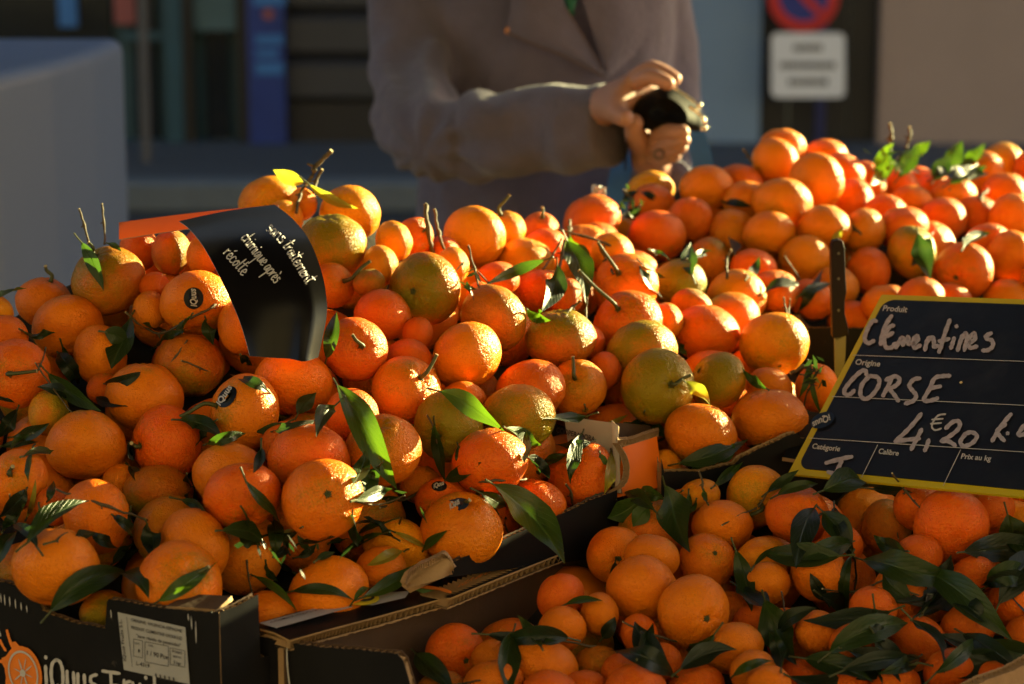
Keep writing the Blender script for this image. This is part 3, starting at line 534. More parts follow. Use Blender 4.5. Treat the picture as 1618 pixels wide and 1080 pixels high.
[[0.2496,2.0317,0.914],0.0287,0.86,[0.18,-0.11,0.98],[0.8173,0.1196,0.005],0,0,0,"B","red-orange clementine upper right of the navelled clementine"],
[[0.1838,2.0354,0.9032],0.0271,0.81,[-0.0,-0.53,-0.85],[0.8396,0.1957,0.005],0,0,0,"B","orange clementine above the navelled clementine"],
[[0.1659,2.0663,0.921],0.0191,0.81,[0.31,-0.21,-0.93],[0.8139,0.2796,0.005],0.18,0,0,"B","small yellow-orange clementine lower right of the orange carton corner"],
[[0.0895,2.0009,0.8867],0.0251,0.86,[0.09,-0.99,0.14],[0.8731,0.1973,0.005],0.01,1,0,"B","orange clementine with a calyx right of the carton-edge leaf"],
[[0.1192,1.9687,0.8949],0.0236,0.81,[0.19,0.43,0.88],[0.7959,0.1961,0.005],0.08,0,0,"B","orange clementine upper left of the navelled clementine, second nearest to it"],
[[0.108,1.9254,0.8807],0.0295,0.88,[-0.07,0.76,0.65],[0.8296,0.1885,0.005],0.03,0,0,"B","orange clementine upper left of the navelled clementine, nearest to it"],
[[0.1488,1.8909,0.8723],0.0306,0.86,[0.37,-0.93,0.06],[0.7882,0.1882,0.005],0,1,0,"B","round clementine with small dark navel in the shaded crate"],
[[0.1676,1.9941,0.8837],0.0245,0.86,[0.29,-0.75,0.59],[0.8257,0.1831,0.005],0.08,1,0,"B","orange clementine with a calyx above the navelled clementine"],
[[0.2166,1.9945,0.8837],0.025,0.81,[-0.0,-0.49,-0.87],[0.8627,0.2726,0.005],0.17,0,0,"B","yellow-orange clementine upper right of the navelled clementine"],
[[0.215,1.9556,0.8755],0.0203,0.83,[-0.19,0.79,0.58],[0.8172,0.202,0.005],0.07,0,0,"B","orange clementine right of the navelled clementine, nearest to it"],
[[0.2603,1.9646,0.8822],0.0263,0.86,[0.91,0.4,0.12],[0.8377,0.1794,0.005],0.04,0,0,"B","orange clementine right of the navelled clementine, third nearest to it"],
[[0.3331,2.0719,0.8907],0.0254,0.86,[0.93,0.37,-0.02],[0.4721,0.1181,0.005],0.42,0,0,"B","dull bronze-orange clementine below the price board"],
[[0.377,1.9971,0.9139],0.0326,0.86,[-0.04,0.99,0.11],[0.8413,0.1009,0.005],0.01,0,0,"B","large smooth red-orange clementine under the lower edge of the price board"],
[[0.3587,2.0446,0.9166],0.0244,0.81,[0.11,0.75,0.65],[0.8547,0.1175,0.005],0.02,0,0,"B","red-orange clementine below the price board, nearest to it"],
[[0.4144,2.0314,0.9181],0.0243,0.81,[0.09,-0.62,-0.78],[0.7793,0.106,0.005],0.06,0,0,"B","red-orange clementine lower right of the price board, nearest to it"],
[[0.4437,2.0506,0.9052],0.019,0.81,[0.17,0.53,0.83],[0.8772,0.2711,0.005],0.19,0,0,"B","small yellow-orange clementine lower right of the price board"],
[[0.39,1.9527,0.8842],0.0192,0.82,[-0.03,-0.58,-0.82],[0.8527,0.1153,0.005],0.05,0,0,"B","red-orange clementine below the price board, third nearest to it"],
[[0.3236,1.935,0.8732],0.0254,0.86,[-0.96,0.28,0.08],[0.7412,0.1331,0.005],0.01,0,0,"B","red-orange clementine below the price board, fourth nearest to it"],
[[0.4183,1.9308,0.868],0.0222,0.86,[0.93,0.37,-0.04],[0.8249,0.1228,0.005],0.04,0,0,"B","red-orange clementine lower right of the price board, third nearest to it"],
[[0.422,1.8938,0.8501],0.0177,0.86,[-0.23,0.97,-0.07],[0.7345,0.1214,0.005],0,0,0,"B","small red-orange clementine lower right of the price board"],
[[0.2492,1.8787,0.8591],0.0181,0.86,[-0.24,0.87,-0.43],[0.8527,0.1858,0.005],0.06,0,0,"B","orange clementine right of the navelled clementine, second nearest to it"],
[[0.2348,1.8462,0.8274],0.0214,0.8,[0.24,-0.22,0.95],[0.8808,0.1091,0.005],0,0,0,"B","red-orange clementine lower right of the navelled clementine, nearest to it"],
[[0.2687,1.8336,0.8293],0.0192,0.81,[0.18,-0.8,-0.58],[0.8406,0.1181,0.005],0,0,0,"B","red-orange clementine lower right of the navelled clementine, second nearest to it"],
[[0.385,1.8225,0.8386],0.0191,0.81,[-0.09,0.65,0.75],[0.8865,0.1119,0.005],0.09,0,0,"B","red-orange clementine below the price board, sixth nearest to it"],
[[0.0722,1.8942,0.8691],0.0177,0.86,[0.92,0.38,0.03],[0.7956,0.1922,0.005],0.03,0,0,"B","small orange clementine left of the navelled clementine"],
[[0.0404,1.9154,0.8763],0.021,0.86,[-0.51,0.83,0.21],[0.7885,0.1055,0.005],0,0,0,"B","red-orange clementine lower right of the carton-edge leaf"],
[[0.0407,1.8753,0.8629],0.0196,0.88,[-0.05,0.84,0.54],[0.8674,0.1912,0.005],0.06,0,0,"B","orange clementine below the carton-edge leaf"],
[[-0.0465,1.8784,0.8402],0.0258,0.86,[0.46,-0.89,0.03],[0.8509,0.1093,0.005],0,1,0,"B","red-orange clementine with a calyx right of the crate's open corner"],
[[-0.0138,1.8547,0.8432],0.0194,0.83,[0.21,0.38,0.9],[0.7944,0.1841,0.005],0.02,0,0,"B","orange clementine right of the crate's open corner, nearest to it"],
[[-0.0145,1.8107,0.8377],0.025,0.81,[-0.21,0.46,0.87],[0.8489,0.1804,0.005],0.1,0,0,"B","orange clementine right of the crate's open corner, second nearest to it"],
[[0.0248,1.8383,0.8427],0.0289,0.81,[-0.32,-0.39,-0.86],[0.8311,0.1872,0.005],0.05,0,0,"B","orange clementine right of the crate's open corner, third nearest to it"],
[[0.0302,1.7943,0.8371],0.0228,0.81,[0.17,0.51,0.84],[0.8461,0.1164,0.005],0,0,0,"B","red-orange clementine right of the crate's open corner"],
[[0.0696,1.8592,0.8378],0.0195,0.83,[0.01,-0.34,-0.94],[0.4396,0.1247,0.005],0.39,0,0,"B","dull bronze-orange clementine lower left of the navelled clementine"],
[[0.0864,1.8322,0.841],0.0162,0.86,[0.61,0.42,-0.67],[0.765,0.1082,0.005],0.04,0,0,"B","small red-orange clementine lower left of the navelled clementine, third nearest to it"],
[[0.1036,1.8764,0.8577],0.017,0.86,[0.9,0.4,0.16],[0.8206,0.1165,0.005],0.05,0,0,"B","small red-orange clementine lower left of the navelled clementine, nearest to it"],
[[0.1211,1.8472,0.8437],0.0163,0.86,[0.28,0.94,-0.2],[0.8526,0.1299,0.005],0,0,0,"B","small red-orange clementine lower left of the navelled clementine, second nearest to it"],
[[0.0973,1.7976,0.8394],0.0248,0.81,[-0.11,-0.26,-0.96],[0.8018,0.1117,0.005],0.01,0,0,"B","red-orange clementine lower left of the navelled clementine, nearest to it"],
[[0.1794,1.8586,0.8523],0.0245,0.81,[-0.25,0.63,0.74],[0.7951,0.1898,0.005],0.12,0,0,"B","orange clementine lower right of the navelled clementine, nearest to it"],
[[0.1913,1.8223,0.8457],0.0191,0.86,[-0.41,0.65,0.64],[0.7945,0.1887,0.005],0.05,0,0,"B","orange clementine lower right of the navelled clementine, second nearest to it"],
[[0.2006,1.7904,0.8467],0.0178,0.82,[0.31,0.65,0.7],[0.8611,0.1923,0.005],0.1,0,0,"B","orange clementine lower right of the navelled clementine, third nearest to it"],
[[0.2008,1.9213,0.8534],0.0179,0.87,[0.35,-0.14,-0.93],[0.8273,0.1251,0.005],0.01,0,0,"B","small red-orange clementine right of the navelled clementine, nearest to it"],
[[0.1468,1.8275,0.8291],0.0232,0.81,[-0.26,-0.1,0.96],[0.8308,0.1188,0.005],0.03,0,0,"B","red-orange clementine below the navelled clementine"],
[[0.0582,1.8166,0.8313],0.0191,0.81,[0.05,0.81,0.58],[0.8018,0.1177,0.005],0.01,0,0,"B","red-orange clementine lower left of the navelled clementine, second nearest to it"],
[[-0.055,1.8276,0.8252],0.0222,0.81,[0.01,0.51,0.86],[0.7987,0.2018,0.005],0.11,0,0,"B","orange clementine lower right of the crate's open corner"],
[[0.2248,1.9004,0.856],0.0177,0.87,[-0.18,0.07,0.98],[0.8849,0.1238,0.005],0,0,0,"B","small red-orange clementine right of the navelled clementine, second nearest to it"],
[[0.2761,1.8562,0.855],0.0204,0.89,[0.21,0.61,0.76],[0.7437,0.111,0.005],0.06,0,0,"B","red-orange clementine right of the navelled clementine, nearest to it"],
[[0.3337,1.8942,0.8473],0.0229,0.85,[-0.27,-0.65,-0.71],[0.7414,0.105,0.005],0,0,0,"B","red-orange clementine right of the navelled clementine, fourth nearest to it"],
[[0.3486,1.8304,0.8428],0.0212,0.8,[-0.29,0.54,0.79],[0.8475,0.1109,0.005],0.02,0,0,"B","red-orange clementine right of the navelled clementine, fifth nearest to it"],
[[0.2841,2.001,0.8963],0.0185,0.86,[0.44,0.85,0.3],[0.8663,0.1194,0.005],0.02,0,0,"B","small red-orange clementine upper right of the navelled clementine"],
[[0.3437,1.9655,0.8958],0.0214,0.89,[0.09,-0.7,-0.71],[0.7924,0.1016,0.005],0,0,0,"B","red-orange clementine below the price board, second nearest to it"],
[[0.4585,1.9752,0.8929],0.0269,0.91,[0.34,-0.33,-0.88],[0.796,0.2092,0.005],0.07,0,0,"B","orange clementine lower right of the price board"],
[[0.4732,2.072,0.91],0.0225,0.89,[0.29,0.49,0.82],[0.7617,0.1237,0.005],0.05,0,0,"B","red-orange clementine lower right of the price board, second nearest to it"],
[[0.2977,1.9026,0.8717],0.0198,0.88,[-0.19,-0.27,-0.94],[0.8407,0.1203,0.005],0.03,0,0,"B","red-orange clementine right of the navelled clementine, second nearest to it"],
[[0.3775,1.9075,0.8537],0.023,0.85,[-0.09,0.46,0.88],[0.7493,0.1141,0.005],0.0,0,0,"B","red-orange clementine below the price board, fifth nearest to it"],
[[0.3046,1.8213,0.8328],0.0201,0.84,[0.23,-0.65,-0.73],[0.7899,0.1178,0.005],0,0,0,"B","red-orange clementine right of the navelled clementine, third nearest to it"]
]
BURIED = [
[[-0.5084,2.1627,1.0024],0.034,"A","mostly buried clementine lower left of the hanging leaf"],
[[-0.4797,2.0591,0.9767],0.033,"A","mostly buried clementine lower left of the crossing twigs, third nearest to it"],
[[-0.4733,2.0053,0.9449],0.033,"A","mostly buried clementine upper left of the dip in the black carton, third nearest to it"],
[[-0.455,1.9205,0.9135],0.035,"A","mostly buried clementine upper left of the dip in the black carton, second nearest to it"],
[[-0.4315,2.1233,1.0034],0.035,"A","mostly buried clementine lower left of the crossing twigs, nearest to it"],
[[-0.4101,2.0074,0.9405],0.035,"A","mostly buried clementine above the dip in the black carton, second nearest to it"],
[[-0.397,1.9036,0.8961],0.034,"A","mostly buried clementine upper left of the dip in the black carton, nearest to it"],
[[-0.3244,2.2105,1.0595],0.035,"A","mostly buried clementine upper right of the crossing twigs"],
[[-0.2836,2.2671,1.0986],0.035,"A","mostly buried clementine upper left of the black paper band"],
[[-0.2577,2.0659,0.9757],0.037,"A","mostly buried clementine lower right of the crossing twigs"],
[[-0.2581,2.2139,1.0725],0.033,"A","mostly buried clementine lower left of the black paper band"],
[[-0.2211,1.9286,0.9094],0.034,"A","mostly buried clementine upper right of the white box label"],
[[-0.2339,2.3057,1.0825],0.037,"A","mostly buried clementine upper right of the black paper band"],
[[-0.2323,2.1611,1.0438],0.035,"A","mostly buried clementine below the black paper band"],
[[-0.1868,1.9794,0.9119],0.034,"A","mostly buried clementine upper left of the green carton mark"],
[[-0.1826,2.1187,0.9968],0.034,"A","mostly buried clementine upper left of the upright two-tone leaf"],
[[-0.1783,2.045,0.9693],0.034,"A","mostly buried clementine left of the upright two-tone leaf, nearest to it"],
[[-0.1518,2.3019,1.0708],0.034,"A","mostly buried clementine lower left of the brown twig stubs"],
[[-0.1215,2.1655,1.0083],0.035,"A","mostly buried clementine above the upright two-tone leaf"],
[[-0.1248,2.0117,0.9122],0.035,"A","mostly buried clementine above the green carton mark"],
[[-0.0874,2.2712,1.0446],0.037,"A","mostly buried clementine below the brown twig stubs"],
[[-0.0778,2.0089,0.8679],0.036,"A","mostly buried clementine upper right of the green carton mark"],
[[-0.0605,2.0998,0.9465],0.034,"A","mostly buried clementine right of the upright two-tone leaf, nearest to it"],
[[-0.043,2.177,0.9814],0.035,"A","mostly buried clementine right of the upright two-tone leaf, second nearest to it"],
[[-0.026,2.0515,0.9045],0.034,"A","mostly buried clementine left of the carton-edge leaf"],
[[-0.01,2.2797,1.0246],0.034,"A","mostly buried clementine lower left of the forked leafy twig"],
[[-0.0033,1.9116,0.8249],0.034,"B","mostly buried clementine right of the crate's open corner, second nearest to it"],
[[0.0043,2.1174,0.944],0.037,"A","mostly buried clementine above the carton-edge leaf"],
[[0.0313,2.0966,0.8792],0.037,"A","mostly buried clementine lower right of the carton-edge leaf"],
[[0.0584,2.415,1.0417],0.034,"A","mostly buried clementine below the forked leafy twig"],
[[0.054,2.2392,0.9747],0.034,"A","mostly buried clementine upper left of the white carton paper"],
[[0.0512,2.1551,0.9219],0.034,"A","mostly buried clementine lower left of the white carton paper"],
[[0.0526,1.9405,0.8243],0.036,"B","mostly buried clementine left of the navelled clementine, second nearest to it"],
[[0.0746,2.4804,1.064],0.036,"A","mostly buried clementine right of the forked leafy twig, nearest to it"],
[[0.0973,2.2002,0.9406],0.033,"A","mostly buried clementine right of the white carton paper"],
[[0.1364,2.1781,0.8954],0.035,"A","mostly buried clementine lower right of the orange carton corner, nearest to it"],
[[0.1244,2.0519,0.8931],0.033,"B","mostly buried clementine below the orange carton corner"],
[[0.1187,1.9833,0.8361],0.033,"B","mostly buried clementine left of the navelled clementine, nearest to it"],
[[0.1567,2.2244,0.9411],0.036,"A","mostly buried clementine upper right of the orange carton corner, nearest to it"],
[[0.1497,2.1105,0.8872],0.036,"B","mostly buried clementine lower right of the orange carton corner, second nearest to it"],
[[0.1267,1.9225,0.8205],0.034,"B","mostly buried clementine lower left of the navelled clementine"],
[[0.2323,2.707,1.0422],0.036,"K","mostly buried clementine below the wallet"],
[[0.1939,2.2855,0.9711],0.036,"A","mostly buried clementine upper right of the orange carton corner, second nearest to it"],
[[0.2202,2.4103,1.0075],0.034,"A","mostly buried clementine left of the knife handle, second nearest to it"],
[[0.2236,2.2432,0.9164],0.034,"A","mostly buried clementine right of the orange carton corner, nearest to it"],
[[0.2163,2.1508,0.8996],0.035,"B","mostly buried clementine right of the orange carton corner, second nearest to it"],
[[0.1836,1.9707,0.8289],0.034,"B","mostly buried clementine lower right of the navelled clementine"],
[[0.2732,2.5621,0.9815],0.036,"K","mostly buried clementine lower left of the knife handle, nearest to it"],
[[0.2244,2.0438,0.8547],0.035,"B","mostly buried clementine upper right of the navelled clementine, nearest to it"],
[[0.2895,2.6715,1.0291],0.035,"K","mostly buried clementine left of the knife handle, nearest to it"],
[[0.3202,2.7334,1.059],0.035,"K","mostly buried clementine upper left of the knife handle, nearest to it"],
[[0.2698,2.1029,0.8776],0.034,"B","mostly buried clementine upper right of the navelled clementine, second nearest to it"],
[[0.2492,1.9594,0.8189],0.033,"B","mostly buried clementine right of the navelled clementine, nearest to it"],
[[0.2914,2.0393,0.8506],0.033,"B","mostly buried clementine right of the navelled clementine, second nearest to it"],
[[0.3248,1.9639,0.8211],0.034,"B","mostly buried clementine right of the navelled clementine, third nearest to it"],
[[0.4723,2.6935,1.0325],0.034,"K","mostly buried clementine right of the knife handle"],
[[0.3647,2.0481,0.8454],0.034,"B","mostly buried clementine below the price board, second nearest to it"],
[[0.4253,2.1015,0.8975],0.036,"B","mostly buried clementine lower right of the price board, nearest to it"],
[[0.5765,2.8633,1.0301],0.033,"K","mostly buried clementine lower right of the bright leafy tuft, nearest to it"],
[[0.428,2.008,0.8462],0.034,"B","mostly buried clementine lower right of the price board, third nearest to it"],
[[0.5756,2.7131,1.0148],0.035,"K","mostly buried clementine lower right of the bright leafy tuft, second nearest to it"],
[[0.4598,1.9285,0.8187],0.036,"B","mostly buried clementine lower right of the price board, fifth nearest to it"],
[[-0.4087,2.2,1.0217],0.034,"A","mostly buried clementine left of the crossing twigs"],
[[-0.3507,1.9531,0.9211],0.034,"A","mostly buried clementine above the dip in the black carton, nearest to it"],
[[-0.3787,2.2512,1.0621],0.035,"A","mostly buried clementine lower right of the hanging leaf"],
[[-0.3319,2.1138,0.9877],0.034,"A","mostly buried clementine below the crossing twigs"],
[[-0.238,2.0126,0.9426],0.035,"A","mostly buried clementine left of the upright two-tone leaf, second nearest to it"],
[[0.0531,2.3029,0.9944],0.035,"A","mostly buried clementine above the white carton paper, nearest to it"],
[[0.108,2.3452,0.994],0.037,"A","mostly buried clementine above the white carton paper, second nearest to it"],
[[0.1199,2.2688,0.968],0.034,"A","mostly buried clementine upper right of the white carton paper"],
[[0.1795,2.6159,1.0034],0.034,"K","mostly buried clementine right of the forked leafy twig, second nearest to it"],
[[0.1744,2.5085,1.0125],0.033,"A","mostly buried clementine lower right of the forked leafy twig, second nearest to it"],
[[0.2494,2.8049,1.0676],0.035,"K","mostly buried clementine lower right of the wallet"],
[[0.3289,2.1305,0.8762],0.036,"B","mostly buried clementine below the price board, nearest to it"],
[[0.4837,2.1306,0.8833],0.033,"B","mostly buried clementine lower right of the price board, second nearest to it"],
[[-0.4128,2.0667,0.9654],0.033,"A","mostly buried clementine lower left of the crossing twigs, second nearest to it"],
[[-0.1218,2.0802,0.9477],0.037,"A","mostly buried clementine below the upright two-tone leaf"],
[[-0.0569,1.9467,0.8195],0.034,"B","mostly buried clementine right of the crate's open corner, nearest to it"],
[[-0.0412,2.4398,1.061],0.036,"A","mostly buried clementine lower right of the brown twig stubs"],
[[0.1131,2.445,1.0196],0.036,"A","mostly buried clementine lower right of the forked leafy twig, nearest to it"],
[[0.2427,2.3664,0.9588],0.034,"A","mostly buried clementine lower left of the knife handle, second nearest to it"],
[[0.2534,2.3043,0.9412],0.035,"A","mostly buried clementine right of the orange carton corner, third nearest to it"],
[[0.3334,2.8005,1.0652],0.035,"K","mostly buried clementine upper left of the knife handle, second nearest to it"],
[[0.3531,2.6779,1.0312],0.034,"K","mostly buried clementine above the knife handle"],
[[0.6558,2.9754,1.0334],0.037,"K","mostly buried clementine right of the bright leafy tuft"],
[[0.4937,2.0684,0.8583],0.036,"B","mostly buried clementine lower right of the price board, fourth nearest to it"],
[[-0.3501,2.055,0.9411],0.036,"A","mostly buried clementine above the dip in the black carton, third nearest to it"],
[[-0.3529,2.3065,1.0715],0.034,"A",""],
[[-0.2935,1.9529,0.876],0.036,"A",""],
[[-0.2946,2.1624,1.0144],0.036,"A",""],
[[-0.2058,2.3628,1.0749],0.035,"A",""],
[[-0.1775,2.2123,1.0286],0.034,"A",""],
[[-0.0967,2.2235,0.9889],0.035,"A",""],
[[-0.0449,2.3372,1.0443],0.034,"A",""],
[[0.0542,2.0253,0.8327],0.035,"B",""],
[[0.1168,2.6931,1.0398],0.035,"K",""],
[[0.1602,2.0342,0.8417],0.036,"B",""],
[[0.2012,2.1061,0.8424],0.034,"B",""],
[[0.2652,2.4484,0.9731],0.036,"A",""],
[[0.4391,2.7778,1.044],0.033,"K",""],
[[0.6342,2.7707,1.0292],0.035,"K",""]
]
LEAVES = [
[[-0.3903,2.1605,1.1334],[-0.3756,2.149,1.1145],[-0.3676,2.1389,1.0925],0.0071,[-0.36,-0.92,0.18],"d","dark green leaf left of the hanging leaf"],
[[-0.369,2.1765,1.1295],[-0.3609,2.1681,1.1279],[-0.3547,2.1652,1.1238],0.0029,[-0.21,-0.67,0.71],"d","narrow dark green leaf upper right of the hanging leaf"],
[[-0.4573,2.0997,1.0938],[-0.4472,2.1218,1.0915],[-0.4408,2.1573,1.0914],0.0051,[-0.33,-0.87,0.37],"l","sunlit green leaf left of the hanging leaf"],
[[-0.3992,2.0269,1.0425],[-0.3783,2.0266,1.0233],[-0.3455,1.9772,1.0204],0.0076,[-0.29,-0.91,0.29],"d","dark green leaf lower left of the crossing twigs, nearest to it"],
[[-0.4014,2.1088,1.0489],[-0.4026,2.1304,1.0318],[-0.4064,2.1603,1.0124],0.0034,[0.09,-0.82,0.57],"d","narrow dark green leaf left of the crossing twigs"],
[[-0.3603,2.0922,1.0644],[-0.3493,2.0934,1.0606],[-0.3409,2.0982,1.0523],0.0084,[0.19,-0.97,0.13],"d","dark green leaf left of the crossing twigs"],
[[-0.3413,2.1196,1.0715],[-0.347,2.0909,1.0549],[-0.3518,2.0716,1.0358],0.0129,[-0.4,-0.83,0.38],"d","broad dark green leaf lower left of the crossing twigs"],
[[-0.2806,2.077,1.0829],[-0.2922,2.103,1.0665],[-0.3007,2.0929,1.0591],0.0048,[0.17,-0.72,0.67],"d","dark green leaf right of the crossing twigs"],
[[-0.271,2.0966,1.0755],[-0.2681,2.1041,1.0622],[-0.2641,2.0899,1.0529],0.0068,[-0.28,-0.75,0.6],"d","dark green leaf lower left of the black paper band"],
[[-0.3233,2.1407,1.0403],[-0.3044,2.0992,1.0588],[-0.2888,2.0896,1.0673],0.0039,[0.43,-0.84,0.35],"d","narrow dark green leaf right of the crossing twigs, second nearest to it"],
[[-0.1621,2.0639,1.0466],[-0.1564,2.0628,1.0676],[-0.1562,2.1132,1.0785],0.0066,[-0.07,-0.98,0.21],"d","dark green leaf lower right of the black paper band"],
[[-0.2396,2.0848,1.0454],[-0.2397,2.1238,1.0314],[-0.2335,2.1186,1.0282],0.004,[-0.3,-0.76,0.58],"d","narrow dark green leaf below the black paper band"],
[[-0.2816,1.9865,1.0104],[-0.2631,1.9966,1.0029],[-0.2401,1.9465,1.0035],0.0081,[0.3,-0.78,0.55],"d","dark green leaf lower right of the crossing twigs, nearest to it"],
[[-0.2586,1.9782,0.9911],[-0.2377,1.944,1.0059],[-0.2248,1.9796,1.0006],0.0052,[0.3,-0.95,0.12],"d","dark green leaf lower right of the crossing twigs, third nearest to it"],
[[-0.3991,1.9517,0.9957],[-0.3949,1.9047,0.9922],[-0.394,1.9027,0.9764],0.0039,[-0.37,-0.82,0.44],"d","dark green leaf above the dip in the black carton"],
[[-0.4347,2.0413,0.9816],[-0.4113,2.0103,0.9932],[-0.3935,1.9971,1.0051],0.006,[-0.28,-0.86,0.42],"d","dark green leaf lower left of the crossing twigs, second nearest to it"],
[[-0.4469,2.0451,0.9721],[-0.4285,2.0366,0.9767],[-0.4109,2.0319,0.9795],0.0038,[0.31,-0.76,0.58],"d","narrow dark green leaf lower left of the crossing twigs"],
[[-0.3758,1.7984,0.9584],[-0.3563,1.8262,0.9678],[-0.3372,1.8629,0.9743],0.0099,[-0.32,-0.73,0.6],"d","broad dark green leaf above the dip in the black carton"],
[[-0.4058,1.9465,0.9359],[-0.3916,1.9058,0.9637],[-0.3894,1.9092,0.9795],0.0023,[0.26,-0.94,0.23],"y","narrow yellow-green leaf above the dip in the black carton"],
[[-0.4157,1.9,0.9386],[-0.4115,1.9267,0.9421],[-0.3924,1.8794,0.9675],0.0068,[-0.17,-0.88,0.44],"d","dark green leaf upper left of the dip in the black carton, second nearest to it"],
[[-0.4166,1.875,0.9173],[-0.4092,1.8786,0.932],[-0.4067,1.9236,0.9317],0.0087,[-0.13,-0.74,0.66],"d","dark green leaf upper left of the dip in the black carton, nearest to it"],
[[-0.3855,1.9005,0.9589],[-0.3826,1.8986,0.9515],[-0.379,1.9012,0.9436],0.0036,[-0.44,-0.89,0.14],"l","narrow sunlit green leaf above the dip in the black carton"],
[[-0.2909,1.8539,0.9585],[-0.2876,1.8592,0.9421],[-0.2809,1.8094,0.9418],0.0086,[-0.24,-0.75,0.61],"k","blackish green leaf above the white box label, nearest to it"],
[[-0.3189,1.8656,0.9609],[-0.3113,1.8646,0.9526],[-0.3137,1.904,0.9299],0.0046,[0.43,-0.84,0.34],"k","blackish green leaf upper right of the dip in the black carton, third nearest to it"],
[[-0.3188,1.9367,0.9146],[-0.3263,1.9312,0.9091],[-0.3325,1.9305,0.9],0.0047,[-0.3,-0.79,0.53],"d","dark green leaf upper right of the dip in the black carton"],
[[-0.3577,1.7898,0.9059],[-0.3338,1.8057,0.9228],[-0.3084,1.8482,0.9203],0.0104,[0.06,-0.95,0.31],"d","broad dark green leaf upper right of the dip in the black carton"],
[[-0.3091,1.8427,0.9205],[-0.2927,1.8069,0.9223],[-0.2801,1.7824,0.9191],0.0084,[0.15,-0.71,0.69],"d","dark green leaf above the white box label, nearest to it"],
[[-0.2733,1.785,0.9157],[-0.2489,1.7815,0.9321],[-0.2323,1.8306,0.9337],0.0068,[-0.16,-0.93,0.32],"l","sunlit green leaf upper right of the white box label"],
[[-0.2311,1.8505,0.9533],[-0.2171,1.8851,0.9403],[-0.2017,1.8931,0.9289],0.0087,[0.36,-0.8,0.48],"d","dark green leaf upper right of the white box label"],
[[-0.2127,1.8648,0.991],[-0.2027,1.8772,0.9658],[-0.189,1.9142,0.9377],0.0051,[0.09,-0.68,0.72],"d","dark green leaf lower left of the upright two-tone leaf"],
[[-0.2206,1.8802,0.9434],[-0.214,1.8983,0.9322],[-0.2049,1.8942,0.9274],0.0078,[0.14,-0.98,0.12],"d","dark green leaf upper left of the green carton mark, third nearest to it"],
[[-0.1484,2.0012,1.0373],[-0.1208,1.9471,1.0053],[-0.0958,1.9408,0.9627],0.0121,[0.2,-0.82,0.54],"l","broad sunlit green leaf right of the upright two-tone leaf"],
[[-0.0621,2.0269,1.0257],[-0.0315,2.0145,1.0156],[-0.0064,1.9843,1.0011],0.0092,[-0.18,-0.95,0.26],"l","sunlit green leaf right of the upright two-tone leaf"],
[[-0.0049,1.9986,1.0003],[0.0098,2.04,0.9808],[0.0259,2.037,0.9753],0.0072,[0.14,-0.83,0.54],"l","sunlit green leaf left of the white carton paper"],
[[-0.0662,1.997,1.0051],[-0.0629,2.0134,0.9745],[-0.0565,1.9861,0.9557],0.006,[-0.41,-0.89,0.19],"d","dark green leaf right of the upright two-tone leaf, nearest to it"],
[[-0.1088,1.9236,0.9874],[-0.1187,1.929,0.9719],[-0.1193,1.8788,0.9693],0.0078,[0.26,-0.94,0.23],"d","dark green leaf below the upright two-tone leaf, second nearest to it"],
[[-0.1256,1.8579,0.9762],[-0.1132,1.9029,0.9689],[-0.098,1.9122,0.9706],0.0057,[0.33,-0.91,0.24],"d","dark green leaf below the upright two-tone leaf, third nearest to it"],
[[-0.1854,2.0309,1.004],[-0.1785,2.0366,1.0133],[-0.1693,2.0377,1.0221],0.0071,[-0.03,-0.95,0.3],"d","dark green leaf upper left of the upright two-tone leaf"],
[[-0.1479,1.9698,1.0271],[-0.1568,1.9556,1.0181],[-0.1592,1.9091,1.0152],0.0079,[-0.09,-0.92,0.38],"d","dark green leaf left of the upright two-tone leaf, nearest to it"],
[[-0.1039,1.9393,0.9347],[-0.1201,1.9508,0.9236],[-0.1362,1.9755,0.9062],0.0037,[-0.06,-0.7,0.71],"d","narrow dark green leaf above the green carton mark"],
[[-0.0886,1.9237,0.9142],[-0.1019,1.8918,0.9155],[-0.1184,1.8935,0.911],0.0057,[-0.21,-0.79,0.58],"y","yellow-green leaf upper right of the green carton mark"],
[[-0.1056,1.9202,0.9305],[-0.126,1.9546,0.9131],[-0.1446,1.9713,0.898],0.0037,[-0.28,-0.75,0.61],"l","narrow sunlit green leaf above the green carton mark, second nearest to it"],
[[-0.0745,1.9387,0.9096],[-0.0645,1.9294,0.9221],[-0.0534,1.9225,0.932],0.0039,[0.21,-0.77,0.61],"l","sunlit green leaf left of the carton-edge leaf"],
[[-0.0985,1.935,0.9272],[-0.0839,1.9329,0.9213],[-0.0706,1.948,0.909],0.0024,[-0.31,-0.84,0.45],"y","narrow yellow-green leaf upper right of the green carton mark"],
[[-0.1192,1.8608,0.8946],[-0.0976,1.8902,0.8967],[-0.078,1.9063,0.9086],0.0072,[-0.05,-0.82,0.57],"l","sunlit green leaf upper right of the green carton mark"],
[[-0.1764,1.8583,0.9002],[-0.1499,1.8467,0.9044],[-0.1264,1.8538,0.8937],0.0051,[-0.07,-0.79,0.61],"d","dark green leaf left of the green carton mark"],
[[-0.1261,1.8492,0.8957],[-0.1196,1.855,0.9],[-0.1129,1.8848,0.8938],0.003,[-0.11,-0.73,0.67],"l","narrow sunlit green leaf above the green carton mark, nearest to it"],
[[-0.2103,1.8912,0.9025],[-0.1865,1.8515,0.9034],[-0.171,1.8404,0.8891],0.0035,[-0.26,-0.89,0.37],"l","narrow sunlit green leaf left of the green carton mark"],
[[-0.0154,1.9594,0.9614],[0.0193,1.9713,0.9279],[0.0434,1.9152,0.9059],0.0161,[0.22,-0.77,0.6],"l","broad sunlit green leaf below the carton-edge leaf"],
